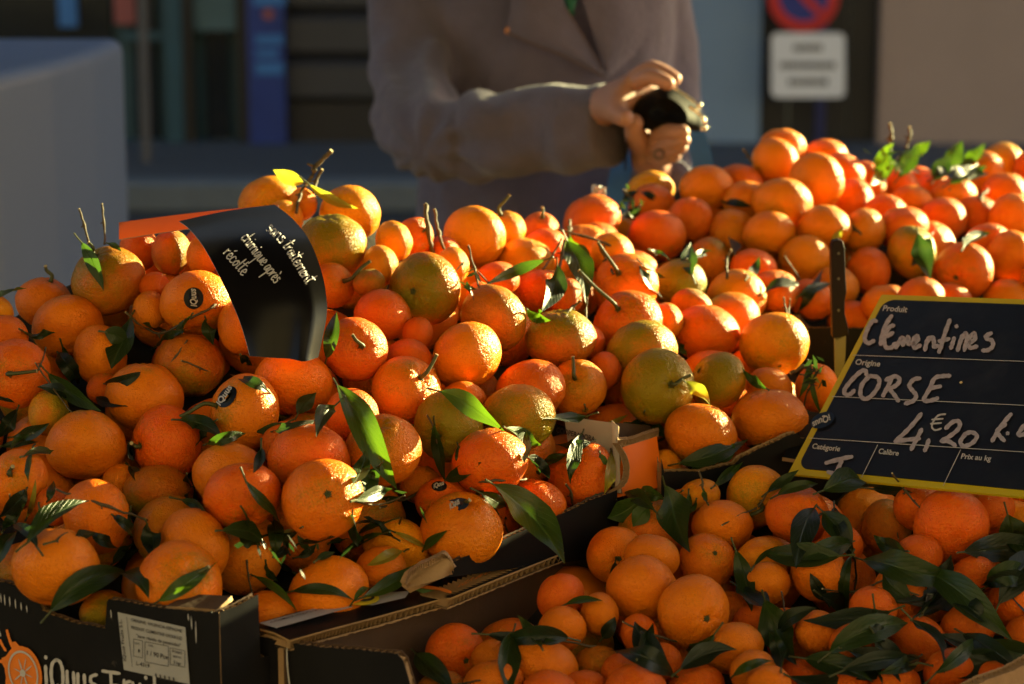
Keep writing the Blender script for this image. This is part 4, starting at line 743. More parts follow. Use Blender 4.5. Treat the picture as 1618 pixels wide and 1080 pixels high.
[[0.014,1.9939,0.9759],[0.0238,2.0424,0.9537],[0.0322,2.0131,0.9517],0.0083,[0.26,-0.79,0.56],"k","blackish green leaf above the carton-edge leaf"],
[[-0.0272,1.9635,0.9531],[-0.0161,1.9826,0.9417],[-0.0049,2.0181,0.9254],0.0059,[0.34,-0.92,0.19],"d","dark green leaf upper left of the carton-edge leaf, nearest to it"],
[[0.0627,2.0923,0.9722],[0.0538,2.0425,0.9622],[0.0509,2.0411,0.9389],0.0072,[0.32,-0.87,0.38],"d","dark green leaf lower left of the white carton paper, nearest to it"],
[[0.0888,2.094,0.9554],[0.0868,2.0429,0.9481],[0.0806,2.0484,0.9271],0.0055,[0.31,-0.9,0.31],"y","yellow-green leaf lower left of the orange carton corner"],
[[0.0768,2.1711,0.9487],[0.0916,2.1695,0.96],[0.1074,2.1786,0.9679],0.0035,[-0.29,-0.8,0.53],"y","narrow yellow-green leaf upper right of the white carton paper"],
[[0.0721,2.174,0.9588],[0.0652,2.175,0.9558],[0.0585,2.1454,0.9588],0.0041,[0.22,-0.86,0.47],"l","narrow sunlit green leaf upper left of the white carton paper"],
[[0.0664,2.126,0.9867],[0.0684,2.1485,0.9732],[0.0699,2.1793,0.9575],0.0035,[-0.11,-0.76,0.64],"y","narrow yellow-green leaf above the white carton paper"],
[[0.0775,2.0623,0.9613],[0.0805,2.0599,0.9559],[0.0853,2.0597,0.9511],0.0033,[-0.38,-0.72,0.58],"l","narrow sunlit green leaf lower right of the white carton paper"],
[[0.058,2.4049,1.0983],[0.0664,2.3964,1.0744],[0.0795,2.3503,1.0606],0.0134,[-0.36,-0.64,0.68],"l","broad sunlit green leaf lower right of the forked leafy twig"],
[[0.0539,2.3376,1.1046],[0.0642,2.3158,1.0781],[0.0707,2.2666,1.0565],0.0136,[0.16,-0.69,0.7],"d","broad dark green leaf below the forked leafy twig"],
[[0.0425,2.2498,1.0964],[0.0387,2.2534,1.0721],[0.0276,2.2013,1.0609],0.0114,[0.4,-0.86,0.31],"k","broad blackish green leaf lower left of the forked leafy twig"],
[[0.0314,2.231,1.1046],[0.0032,2.2372,1.0926],[-0.0239,2.1868,1.0893],0.0054,[-0.24,-0.96,0.14],"d","dark green leaf left of the forked leafy twig"],
[[0.014,2.1802,1.0675],[0.0247,2.2006,1.0576],[0.0353,2.1689,1.0591],0.0071,[-0.26,-0.96,0.11],"l","sunlit green leaf lower left of the forked leafy twig"],
[[-0.2042,2.3515,1.1594],[-0.2194,2.3527,1.1651],[-0.234,2.3542,1.1722],0.0074,[-0.01,-0.99,0.16],"y","yellow-green leaf left of the two yellow leaves"],
[[-0.1985,2.3356,1.1611],[-0.1755,2.3279,1.1467],[-0.1491,2.3189,1.1394],0.0052,[-0.17,-0.68,0.71],"y","yellow-green leaf lower right of the two yellow leaves"],
[[0.2801,2.2318,1.0042],[0.2774,2.2182,0.9903],[0.271,2.2194,0.9745],0.0033,[-0.03,-0.78,0.63],"l","narrow sunlit green leaf below the knife handle"],
[[0.2819,2.2207,0.9987],[0.284,2.2122,0.9797],[0.2921,2.2179,0.9583],0.0027,[0.28,-0.83,0.48],"l","narrow sunlit green leaf left of the price board"],
[[0.275,2.2227,0.9958],[0.2826,2.2167,0.9939],[0.2896,2.2139,0.9893],0.003,[0.3,-0.77,0.56],"y","narrow yellow-green leaf below the knife handle"],
[[0.1596,2.303,1.0136],[0.166,2.3205,1.001],[0.172,2.3173,0.9935],0.0043,[-0.35,-0.79,0.5],"l","narrow sunlit green leaf above the orange carton corner"],
[[0.1567,2.1379,1.0092],[0.1692,2.1453,0.9964],[0.1783,2.1167,0.9919],0.0075,[0.15,-0.89,0.42],"y","yellow-green leaf upper right of the orange carton corner"],
[[0.1496,2.1021,0.9416],[0.1814,2.1009,0.9505],[0.2162,2.1476,0.9522],0.0091,[-0.0,-0.82,0.57],"d","dark green leaf right of the orange carton corner, nearest to it"],
[[0.189,2.1235,0.9371],[0.1952,2.1205,0.9464],[0.2014,2.1251,0.9544],0.0069,[-0.04,-0.74,0.67],"l","sunlit green leaf right of the orange carton corner, second nearest to it"],
[[0.163,2.1279,0.9288],[0.1711,2.1206,0.9325],[0.1794,2.1185,0.9354],0.0063,[0.15,-0.71,0.68],"l","sunlit green leaf right of the orange carton corner, nearest to it"],
[[0.1775,2.0533,0.9338],[0.1951,2.1026,0.9322],[0.2081,2.0966,0.9454],0.0051,[0.44,-0.85,0.28],"l","sunlit green leaf right of the orange carton corner, third nearest to it"],
[[0.0683,2.0451,0.9257],[0.081,2.0553,0.9231],[0.0931,2.0548,0.9207],0.0036,[0.21,-0.71,0.67],"l","narrow sunlit green leaf lower left of the orange carton corner"],
[[0.1232,2.015,0.9229],[0.1121,2.0383,0.9264],[0.099,2.0747,0.9221],0.0066,[-0.33,-0.8,0.49],"d","dark green leaf below the orange carton corner, second nearest to it"],
[[0.1122,2.0367,0.9287],[0.0996,2.0399,0.9158],[0.0839,2.0445,0.9075],0.0116,[0.29,-0.95,0.11],"l","broad sunlit green leaf below the orange carton corner"],
[[0.119,2.0284,0.9224],[0.1114,2.0243,0.9149],[0.1051,2.0224,0.9059],0.0083,[0.37,-0.66,0.65],"l","sunlit green leaf below the orange carton corner"],
[[0.1324,2.0265,0.9423],[0.1416,2.0242,0.912],[0.1513,1.9743,0.8976],0.016,[0.04,-0.71,0.7],"d","broad dark green leaf lower right of the orange carton corner"],
[[0.1132,2.0768,0.9233],[0.1223,2.033,0.9324],[0.1329,2.0324,0.927],0.0066,[-0.4,-0.88,0.25],"d","dark green leaf below the orange carton corner, nearest to it"],
[[0.1213,2.1432,0.9198],[0.1301,2.1324,0.9176],[0.1365,2.0894,0.9239],0.0029,[-0.27,-0.86,0.42],"y","narrow yellow-green leaf lower right of the orange carton corner"],
[[0.1491,2.0437,0.9325],[0.1474,2.0577,0.9201],[0.1456,2.0382,0.9168],0.0025,[-0.24,-0.68,0.69],"l","narrow sunlit green leaf lower right of the orange carton corner, nearest to it"],
[[0.1552,2.0504,0.9289],[0.1561,2.0477,0.9214],[0.1587,2.0493,0.913],0.0025,[-0.33,-0.86,0.4],"l","narrow sunlit green leaf lower right of the orange carton corner, second nearest to it"],
[[0.1613,2.0425,0.9242],[0.1581,2.0481,0.9152],[0.1515,2.0424,0.9115],0.0028,[0.27,-0.94,0.22],"l","narrow sunlit green leaf lower right of the orange carton corner, third nearest to it"],
[[0.1702,2.0292,0.9251],[0.169,2.0461,0.9273],[0.1681,2.0462,0.9346],0.0025,[-0.09,-0.95,0.3],"l","narrow sunlit green leaf lower right of the orange carton corner, fourth nearest to it"],
[[0.2673,2.0039,0.9249],[0.2792,1.9846,0.9137],[0.2896,1.9776,0.8966],0.0113,[0.21,-0.97,0.14],"d","broad dark green leaf lower left of the price board, second nearest to it"],
[[0.2799,2.025,0.9234],[0.2803,1.9859,0.9096],[0.293,1.9849,0.8876],0.0081,[-0.38,-0.75,0.54],"k","blackish green leaf lower left of the price board"],
[[0.2674,2.0081,0.9423],[0.2898,2.0306,0.9411],[0.3148,2.0633,0.9328],0.0127,[-0.21,-0.84,0.5],"d","broad dark green leaf lower left of the price board, nearest to it"],
[[0.2295,2.0188,0.9354],[0.2459,2.0149,0.9431],[0.2651,2.0253,0.9438],0.0049,[-0.31,-0.82,0.48],"d","dark green leaf lower left of the price board"],
[[0.2871,1.9639,0.8975],[0.2794,1.9476,0.8766],[0.2894,1.9877,0.8368],0.0048,[-0.14,-0.88,0.46],"d","dark green leaf right of the navelled clementine, nearest to it"],
[[0.2235,2.0445,0.9305],[0.2384,2.0559,0.9378],[0.2525,2.0591,0.9472],0.005,[-0.37,-0.79,0.5],"d","dark green leaf right of the orange carton corner, second nearest to it"],
[[0.3184,2.0712,0.9266],[0.3351,2.06,0.9275],[0.3461,2.0162,0.9384],0.005,[-0.15,-0.7,0.7],"k","blackish green leaf below the price board, nearest to it"],
[[0.4245,1.9951,0.9252],[0.4292,1.9808,0.9086],[0.4289,1.9335,0.9035],0.0124,[-0.27,-0.9,0.35],"d","broad dark green leaf lower right of the price board, nearest to it"],
[[0.295,1.955,0.8969],[0.3264,1.9154,0.8984],[0.3688,1.9363,0.8872],0.0131,[-0.01,-0.78,0.62],"d","broad dark green leaf below the price board, nearest to it"],
[[0.3431,1.9296,0.8959],[0.3756,1.8922,0.8798],[0.4052,1.8637,0.8567],0.013,[0.26,-0.96,0.13],"d","broad dark green leaf below the price board, second nearest to it"],
[[0.3296,1.9073,0.8756],[0.3161,1.9094,0.8853],[0.3077,1.9218,0.8956],0.0094,[-0.31,-0.76,0.57],"d","dark green leaf below the price board, second nearest to it"],
[[0.2517,1.8259,0.8592],[0.2825,1.839,0.8724],[0.3217,1.8756,0.8677],0.0116,[-0.27,-0.9,0.33],"d","broad dark green leaf right of the navelled clementine, third nearest to it"],
[[0.2055,1.8812,0.8863],[0.2166,1.8807,0.8572],[0.2265,1.8312,0.8478],0.0145,[-0.13,-0.8,0.58],"d","broad dark green leaf right of the navelled clementine, nearest to it"],
[[0.1883,1.9566,0.9053],[0.1958,1.9443,0.8822],[0.1976,1.9017,0.8688],0.008,[-0.22,-0.85,0.47],"d","dark green leaf upper right of the navelled clementine, nearest to it"],
[[0.1894,1.9451,0.8766],[0.2006,1.9178,0.8751],[0.2121,1.8923,0.874],0.0116,[0.34,-0.77,0.54],"k","broad blackish green leaf right of the navelled clementine, nearest to it"],
[[0.257,1.9281,0.8743],[0.2693,1.9481,0.8584],[0.283,1.9803,0.8375],0.0091,[0.04,-0.83,0.56],"k","blackish green leaf right of the navelled clementine, third nearest to it"],
[[0.3215,1.8571,0.8771],[0.3345,1.8404,0.8612],[0.3376,1.7932,0.854],0.0076,[0.42,-0.77,0.48],"k","blackish green leaf right of the navelled clementine, eighth nearest to it"],
[[0.3315,1.7975,0.8525],[0.3501,1.8152,0.8619],[0.376,1.8592,0.8604],0.0065,[0.11,-0.98,0.14],"d","dark green leaf right of the navelled clementine, fourth nearest to it"],
[[0.3948,1.9221,0.8846],[0.4081,1.9137,0.8981],[0.4331,1.9463,0.8935],0.0099,[-0.09,-0.93,0.35],"d","broad dark green leaf lower right of the price board, second nearest to it"],
[[0.3644,1.866,0.8623],[0.3811,1.8267,0.8596],[0.4006,1.8056,0.8506],0.0085,[0.09,-0.89,0.45],"k","blackish green leaf below the price board, sixth nearest to it"],
[[0.2872,1.8312,0.8742],[0.3007,1.8322,0.8556],[0.3117,1.7922,0.8565],0.0101,[0.22,-0.79,0.57],"k","broad blackish green leaf right of the navelled clementine, fourth nearest to it"],
[[0.2328,1.8344,0.852],[0.2599,1.8219,0.8491],[0.2842,1.8039,0.8428],0.01,[0.18,-0.86,0.48],"d","broad dark green leaf right of the navelled clementine, second nearest to it"],
[[0.258,1.7968,0.8548],[0.2893,1.8122,0.8584],[0.3225,1.8279,0.8542],0.0075,[-0.06,-0.92,0.38],"k","blackish green leaf right of the navelled clementine, seventh nearest to it"],
[[0.3649,1.9283,0.8687],[0.3725,1.8811,0.8745],[0.3883,1.8838,0.8617],0.0088,[0.01,-0.81,0.59],"k","blackish green leaf below the price board, fourth nearest to it"],
[[0.0738,1.8776,0.8541],[0.0796,1.8746,0.8637],[0.0839,1.8767,0.8727],0.0057,[0.17,-0.74,0.65],"k","blackish green leaf left of the navelled clementine"],
[[0.0985,1.7988,0.8656],[0.1063,1.8479,0.8631],[0.1127,1.8425,0.8789],0.0076,[0.2,-0.91,0.35],"k","blackish green leaf lower left of the navelled clementine"],
[[0.1322,1.8106,0.8509],[0.1543,1.825,0.8585],[0.1778,1.8209,0.8641],0.009,[0.28,-0.7,0.65],"k","blackish green leaf below the navelled clementine"],
[[0.1736,1.8037,0.8482],[0.1859,1.78,0.8655],[0.2046,1.7992,0.8623],0.0039,[-0.38,-0.84,0.39],"d","dark green leaf lower right of the navelled clementine"],
[[0.2028,1.9499,0.8918],[0.2142,1.9696,0.8973],[0.2277,1.9757,0.9028],0.0024,[0.09,-0.98,0.15],"d","narrow dark green leaf upper right of the navelled clementine"],
[[0.0435,1.8919,0.878],[0.0582,1.882,0.8858],[0.0734,1.8731,0.8874],0.0031,[0.22,-0.85,0.48],"d","narrow dark green leaf lower right of the carton-edge leaf"],
[[0.0877,1.9725,0.8892],[0.0843,1.9702,0.8785],[0.0801,2.0054,0.8567],0.004,[0.31,-0.69,0.66],"k","blackish green leaf upper left of the navelled clementine"],
[[-0.021,1.8636,0.8621],[0.0076,1.8478,0.865],[0.0353,1.8069,0.8763],0.0061,[-0.17,-0.68,0.71],"k","blackish green leaf below the carton-edge leaf, nearest to it"],
[[0.2364,2.7013,1.0879],[0.2509,2.6745,1.0878],[0.268,2.6741,1.0863],0.005,[-0.01,-0.86,0.5],"k","narrow blackish green leaf lower right of the wallet"],
[[0.1803,2.4324,1.0702],[0.1965,2.481,1.0651],[0.2082,2.4735,1.0709],0.0043,[0.29,-0.81,0.51],"k","narrow blackish green leaf right of the forked leafy twig"],
[[0.2363,2.5347,1.0576],[0.2368,2.5809,1.0578],[0.2345,2.5933,1.0641],0.0089,[0.34,-0.76,0.56],"k","blackish green leaf left of the knife handle, fourth nearest to it"],
[[0.3018,2.4963,1.0021],[0.3141,2.4907,1.0257],[0.3318,2.5413,1.04],0.0053,[-0.26,-0.89,0.37],"k","blackish green leaf left of the knife handle, nearest to it"],
[[0.2606,2.4514,1.031],[0.2806,2.4712,1.0338],[0.3011,2.485,1.034],0.0066,[-0.4,-0.79,0.46],"k","blackish green leaf left of the knife handle, second nearest to it"],
[[0.2402,2.4326,1.0491],[0.2528,2.4791,1.0513],[0.2589,2.4931,1.0615],0.0053,[-0.12,-0.96,0.25],"k","blackish green leaf left of the knife handle, third nearest to it"],
[[0.4356,2.8028,1.0971],[0.4425,2.8397,1.1148],[0.4474,2.8205,1.1386],0.0135,[-0.24,-0.9,0.36],"l","sunlit green leaf lower left of the bright leafy tuft, nearest to it"],
[[0.407,2.7237,1.1034],[0.4241,2.7631,1.1154],[0.4237,2.7236,1.141],0.0095,[0.17,-0.97,0.15],"l","sunlit green leaf lower left of the bright leafy tuft, second nearest to it"],
[[0.4598,2.8527,1.0937],[0.4741,2.866,1.1112],[0.4855,2.8702,1.1308],0.0098,[0.2,-0.74,0.65],"d","dark green leaf right of the bright leafy tuft, second nearest to it"],
[[0.4799,2.8981,1.1164],[0.4933,2.8993,1.122],[0.5043,2.9013,1.1314],0.0069,[0.36,-0.75,0.56],"l","sunlit green leaf right of the bright leafy tuft, nearest to it"],
[[0.4622,2.8702,1.1049],[0.4711,2.8818,1.1127],[0.4786,2.8819,1.1216],0.0061,[-0.22,-0.77,0.6],"d","dark green leaf right of the bright leafy tuft, nearest to it"],
[[0.5328,2.9675,1.0868],[0.5454,2.9711,1.1039],[0.5563,2.975,1.122],0.0117,[0.38,-0.87,0.32],"d","dark green leaf right of the bright leafy tuft, third nearest to it"],
[[0.5664,3.0224,1.084],[0.5822,3.0236,1.0964],[0.5966,3.0365,1.111],0.0104,[-0.33,-0.65,0.69],"l","sunlit green leaf right of the bright leafy tuft, second nearest to it"],
[[0.5068,2.8837,1.0854],[0.5185,2.896,1.0987],[0.5276,2.8999,1.1139],0.0115,[-0.16,-0.85,0.49],"k","blackish green leaf right of the bright leafy tuft, nearest to it"],
[[0.5408,2.8422,1.0914],[0.5629,2.8918,1.0911],[0.5711,2.8855,1.1028],0.0114,[-0.2,-0.78,0.59],"k","blackish green leaf right of the bright leafy tuft, fifth nearest to it"],
[[0.514,2.8181,1.0911],[0.5337,2.8375,1.0951],[0.559,2.8799,1.0936],0.0097,[-0.34,-0.86,0.37],"d","dark green leaf right of the bright leafy tuft, fourth nearest to it"],
[[0.5472,3.0264,1.0834],[0.5613,3.0275,1.0774],[0.5732,3.0145,1.0746],0.0088,[0.35,-0.71,0.61],"k","blackish green leaf right of the bright leafy tuft, third nearest to it"],
[[0.5062,2.8811,1.0896],[0.5214,2.8851,1.097],[0.5445,2.9261,1.0972],0.0084,[-0.18,-0.8,0.57],"k","blackish green leaf right of the bright leafy tuft, second nearest to it"],
[[0.5564,2.888,1.1025],[0.535,2.8483,1.0962],[0.5152,2.8247,1.0902],0.009,[-0.26,-0.86,0.45],"k","blackish green leaf right of the bright leafy tuft, fourth nearest to it"],
[[0.4815,2.5441,1.0614],[0.5027,2.5905,1.0647],[0.5213,2.6048,1.0678],0.0076,[-0.22,-0.75,0.62],"d","dark green leaf lower right of the bright leafy tuft"],
[[0.4266,2.5104,1.0834],[0.4337,2.5137,1.0576],[0.433,2.4608,1.0426],0.012,[-0.19,-0.82,0.53],"k","blackish green leaf right of the knife handle, second nearest to it"],
[[0.4541,2.5903,1.0653],[0.4438,2.5802,1.0505],[0.4328,2.5798,1.0358],0.0096,[-0.02,-0.86,0.5],"k","blackish green leaf right of the knife handle, nearest to it"],
[[0.359,2.6,1.0727],[0.3527,2.5977,1.0641],[0.347,2.5997,1.0546],0.0041,[0.1,-0.93,0.35],"y","narrow yellow-green leaf above the knife handle"],
[[0.1269,2.7266,1.084],[0.1342,2.7233,1.0914],[0.1428,2.7177,1.097],0.0058,[0.35,-0.67,0.65],"k","blackish green leaf upper right of the forked leafy twig, second nearest to it"],
[[0.1436,2.7013,1.0828],[0.1361,2.7023,1.0738],[0.1245,2.6712,1.0732],0.0064,[0.16,-0.79,0.6],"k","blackish green leaf upper right of the forked leafy twig, nearest to it"],
[[0.1653,2.7068,1.0892],[0.1541,2.7089,1.0932],[0.1444,2.7202,1.0981],0.0043,[-0.28,-0.76,0.58],"k","narrow blackish green leaf below the wallet"],
[[0.3895,1.8861,0.8446],[0.3675,1.8843,0.8471],[0.346,1.8775,0.8584],0.0073,[-0.03,-0.73,0.68],"k","blackish green leaf below the price board, fifth nearest to it"],
[[0.3266,1.9292,0.9125],[0.3194,1.9733,0.9038],[0.3089,1.9868,0.909],0.007,[-0.33,-0.86,0.39],"d","dark green leaf below the price board, nearest to it"],
[[0.2639,1.9423,0.8642],[0.2557,1.9377,0.8778],[0.2497,1.9406,0.8897],0.0058,[-0.4,-0.71,0.58],"k","blackish green leaf right of the navelled clementine, second nearest to it"],
[[0.2179,1.8845,0.856],[0.2303,1.8762,0.8725],[0.2471,1.8747,0.8809],0.0067,[0.01,-0.7,0.72],"k","blackish green leaf right of the navelled clementine, nearest to it"],
[[0.1626,1.8441,0.8698],[0.1526,1.8564,0.8549],[0.1406,1.8863,0.8391],0.0051,[0.24,-0.83,0.5],"d","dark green leaf below the navelled clementine"],
[[-0.1926,1.917,0.9271],[-0.1877,1.9432,0.9238],[-0.179,1.9399,0.9268],0.0024,[0.27,-0.76,0.59],"y","narrow yellow-green leaf upper left of the green carton mark"],
[[-0.1875,1.9428,0.9083],[-0.1902,1.9433,0.9168],[-0.1901,1.9454,0.9252],0.0037,[-0.09,-0.83,0.55],"d","narrow dark green leaf upper left of the green carton mark, third nearest to it"],
[[-0.1798,1.9446,0.9023],[-0.1708,1.9457,0.9064],[-0.1642,1.9501,0.9128],0.0037,[0.07,-0.99,0.13],"d","narrow dark green leaf upper left of the green carton mark, second nearest to it"],
[[-0.1693,1.9474,0.908],[-0.1751,1.9448,0.9145],[-0.1795,1.9448,0.9215],0.0032,[-0.3,-0.9,0.32],"l","narrow sunlit green leaf upper left of the green carton mark"],
[[-0.197,1.905,0.9144],[-0.191,1.9114,0.9163],[-0.1875,1.9269,0.9176],0.0042,[-0.03,-0.99,0.15],"k","blackish green leaf upper left of the green carton mark, second nearest to it"],
[[-0.1546,1.9634,0.9088],[-0.1474,1.9818,0.9057],[-0.1378,1.9693,0.9114],0.0032,[0.09,-0.7,0.71],"l","narrow sunlit green leaf above the green carton mark, third nearest to it"],
[[-0.1574,1.8672,0.9234],[-0.1506,1.8747,0.9251],[-0.143,1.8803,0.9263],0.0036,[-0.17,-0.8,0.57],"d","narrow dark green leaf upper left of the green carton mark, nearest to it"],
[[-0.2012,1.8954,0.912],[-0.1984,1.9022,0.9012],[-0.1921,1.9041,0.8941],0.0036,[-0.37,-0.9,0.22],"d","narrow dark green leaf left of the green carton mark"],
[[-0.183,1.947,0.8877],[-0.1884,1.9327,0.8973],[-0.1908,1.8949,0.9149],0.0032,[-0.19,-0.67,0.71],"k","narrow blackish green leaf upper left of the green carton mark"],
[[0.2669,1.8274,0.8613],[0.2903,1.8298,0.8501],[0.3033,1.7904,0.8478],0.0088,[0.06,-0.84,0.54],"k","blackish green leaf right of the navelled clementine, sixth nearest to it"],
[[0.3068,1.8842,0.8425],[0.2898,1.84,0.8703],[0.2808,1.8544,0.8765],0.0056,[0.25,-0.75,0.61],"k","blackish green leaf right of the navelled clementine, fourth nearest to it"],
[[0.3091,1.8156,0.8517],[0.2768,1.8288,0.8435],[0.2438,1.8402,0.8456],0.0096,[-0.19,-0.83,0.53],"k","broad blackish green leaf right of the navelled clementine, third nearest to it"],
[[0.2946,1.8764,0.8809],[0.3,1.8893,0.8613],[0.3105,1.9274,0.833],0.0073,[-0.41,-0.83,0.39],"k","blackish green leaf right of the navelled clementine, fifth nearest to it"],
[[0.3412,1.9038,0.8708],[0.3608,1.9448,0.8797],[0.3706,1.9582,0.9003],0.0096,[-0.28,-0.88,0.38],"k","blackish green leaf below the price board, second nearest to it"],
[[0.4368,1.9518,0.8828],[0.4078,1.9145,0.8931],[0.3919,1.9341,0.8813],0.0071,[0.27,-0.95,0.14],"k","blackish green leaf lower right of the price board, second nearest to it"],
[[0.4583,1.9151,0.8533],[0.4309,1.9153,0.8726],[0.4048,1.9183,0.8918],0.0134,[0.35,-0.78,0.52],"k","broad blackish green leaf lower right of the price board, third nearest to it"],
[[0.4018,1.9074,0.8734],[0.4222,1.9266,0.8948],[0.4535,1.9572,0.9056],0.0132,[0.32,-0.68,0.66],"k","broad blackish green leaf lower right of the price board, second nearest to it"],
[[0.3895,1.934,0.8763],[0.3562,1.9329,0.8667],[0.3139,1.888,0.8825],0.0116,[-0.38,-0.81,0.44],"k","broad blackish green leaf below the price board, nearest to it"],
[[0.2148,1.7828,0.8557],[0.248,1.8219,0.8297],[0.276,1.8073,0.8321],0.0103,[-0.29,-0.82,0.5],"k","broad blackish green leaf lower right of the navelled clementine"],
[[0.3875,1.8873,0.8474],[0.4118,1.875,0.8429],[0.4424,1.8882,0.8324],0.0093,[0.17,-0.97,0.17],"d","dark green leaf below the price board, fourth nearest to it"],
[[0.3292,1.86,0.8445],[0.3064,1.8165,0.8512],[0.2878,1.8028,0.8506],0.0063,[0.22,-0.84,0.5],"d","dark green leaf right of the navelled clementine, third nearest to it"],
[[0.3574,1.8239,0.8583],[0.3768,1.8249,0.8589],[0.3941,1.8187,0.8554],0.005,[-0.05,-0.98,0.21],"k","blackish green leaf below the price board, seventh nearest to it"],
[[0.3086,1.8794,0.8767],[0.2734,1.878,0.8679],[0.2347,1.8595,0.8753],0.01,[-0.44,-0.87,0.23],"k","broad blackish green leaf right of the navelled clementine, second nearest to it"],
[[0.272,1.831,0.859],[0.2858,1.8303,0.8475],[0.2904,1.7991,0.843],0.0058,[0.12,-0.97,0.19],"d","dark green leaf right of the navelled clementine, second nearest to it"],
[[0.3314,1.8199,0.8513],[0.3612,1.8193,0.8499],[0.3899,1.8236,0.8589],0.0098,[-0.35,-0.72,0.6],"k","broad blackish green leaf below the price board, second nearest to it"],
[[0.3292,1.8871,0.8692],[0.3462,1.9243,0.8706],[0.36,1.9388,0.8792],0.0071,[0.41,-0.9,0.12],"k","blackish green leaf below the price board, third nearest to it"],
[[0.3355,1.8878,0.8701],[0.3598,1.9358,0.862],[0.3708,1.9302,0.877],0.0064,[-0.41,-0.74,0.53],"d","dark green leaf below the price board, third nearest to it"],
[[0.2751,1.9431,0.9039],[0.2428,1.9523,0.9003],[0.2118,1.9763,0.8965],0.0114,[-0.38,-0.74,0.56],"d","broad dark green leaf upper right of the navelled clementine"],
[[0.2608,2.009,0.9268],[0.2462,1.973,0.9112],[0.2382,1.9424,0.893],0.0118,[-0.08,-0.84,0.53],"k","broad blackish green leaf upper right of the navelled clementine"],
[[0.2915,1.9852,0.9039],[0.2637,1.9502,0.907],[0.2417,1.9508,0.8982],0.0088,[-0.1,-0.93,0.35],"d","dark green leaf upper right of the navelled clementine, second nearest to it"],
[[0.3758,1.9332,0.9102],[0.4168,1.9668,0.9043],[0.4457,1.9432,0.9171],0.0126,[-0.32,-0.88,0.35],"k","broad blackish green leaf lower right of the price board, nearest to it"],
[[0.4439,1.9476,0.8947],[0.431,1.974,0.9009],[0.4244,2.0105,0.9094],0.0089,[-0.26,-0.68,0.68],"k","blackish green leaf lower right of the price board, nearest to it"],
[[0.0232,1.7958,0.8739],[0.0133,1.8477,0.8694],[0.004,1.8253,0.8915],0.0063,[0.22,-0.79,0.57],"d","dark green leaf below the carton-edge leaf"],
[[0.1287,1.8232,0.8416],[0.1035,1.793,0.8675],[0.0787,1.8349,0.8581],0.0099,[0.24,-0.82,0.51],"k","broad blackish green leaf lower left of the navelled clementine, second nearest to it"],
[[0.1268,1.8248,0.8432],[0.1093,1.8438,0.8551],[0.0993,1.8655,0.8722],0.0104,[-0.14,-0.82,0.56],"k","broad blackish green leaf lower left of the navelled clementine, nearest to it"],
[[-0.0784,1.8623,0.8469],[-0.0616,1.8201,0.8454],[-0.0452,1.7991,0.8378],0.0095,[-0.18,-0.67,0.72],"d","broad dark green leaf lower right of the crate's open corner"],
[[0.001,1.8482,0.87],[-0.0037,1.8069,0.8582],[-0.001,1.7838,0.8403],0.01,[0.23,-0.96,0.17],"d","broad dark green leaf right of the crate's open corner"],
[[0.2093,1.7869,0.8599],[0.2123,1.8364,0.859],[0.2042,1.8312,0.8758],0.0068,[-0.39,-0.77,0.5],"k","blackish green leaf lower right of the navelled clementine"],
[[0.0455,1.8415,0.8665],[0.0178,1.8342,0.8721],[-0.0092,1.8505,0.8596],0.0086,[-0.23,-0.95,0.2],"k","blackish green leaf below the carton-edge leaf, second nearest to it"],
[[-0.3678,1.7995,0.9545],[-0.3807,1.8227,0.9577],[-0.3978,1.8583,0.9562],0.0052,[0.29,-0.8,0.53],"k","blackish green leaf upper left of the dip in the black carton, nearest to it"],
[[-0.3787,1.9011,0.9635],[-0.3753,1.903,0.9712],[-0.382,1.9474,0.9679],0.0036,[0.06,-0.8,0.6],"d","narrow dark green leaf above the dip in the black carton"],
[[-0.3971,1.9027,1.0004],[-0.3934,1.9463,0.9908],[-0.3834,1.9599,0.9908],0.0042,[0.25,-0.78,0.57],"d","dark green leaf lower left of the crossing twigs, third nearest to it"],
[[-0.3098,1.8914,0.9588],[-0.3105,1.885,0.9521],[-0.3135,1.8828,0.9448],0.0031,[-0.06,-0.91,0.41],"k","narrow blackish green leaf upper right of the dip in the black carton"],
[[-0.3371,1.8648,0.9464],[-0.3261,1.8649,0.9391],[-0.3209,1.905,0.9215],0.0051,[0.16,-0.84,0.52],"k","blackish green leaf upper right of the dip in the black carton, second nearest to it"],
[[-0.3333,1.9322,0.9],[-0.3228,1.9359,0.9063],[-0.3067,1.9102,0.9199],0.005,[-0.24,-0.86,0.46],"k","blackish green leaf upper right of the dip in the black carton, nearest to it"],
[[-0.2048,1.9143,1.0053],[-0.2046,1.8968,0.9984],[-0.2071,1.8701,0.9953],0.0046,[-0.14,-0.83,0.55],"k","blackish green leaf left of the upright two-tone leaf, second nearest to it"],
[[-0.4277,2.0342,1.0088],[-0.4394,2.047,0.9904],[-0.4473,2.0232,0.9845],0.0072,[0.15,-0.88,0.46],"k","blackish green leaf lower left of the crossing twigs, fourth nearest to it"],
[[-0.3976,1.9118,0.9707],[-0.407,1.9083,0.9581],[-0.4294,1.9503,0.9353],0.007,[0.32,-0.9,0.31],"k","blackish green leaf upper left of the dip in the black carton, second nearest to it"],
[[-0.2502,1.9838,1.0106],[-0.2627,2.0113,0.9924],[-0.2686,1.9885,0.9867],0.0057,[-0.36,-0.69,0.63],"d","dark green leaf lower right of the crossing twigs, second nearest to it"],
[[-0.3255,1.9881,0.9696],[-0.3147,1.9645,0.965],[-0.3095,1.9503,0.9562],0.0045,[0.01,-0.8,0.6],"k","blackish green leaf below the crossing twigs, second nearest to it"],
[[-0.4046,1.9705,1.0018],[-0.4156,1.9777,0.9944],[-0.4128,1.929,0.9989],0.0045,[0.18,-0.92,0.35],"d","dark green leaf lower left of the crossing twigs, fourth nearest to it"],
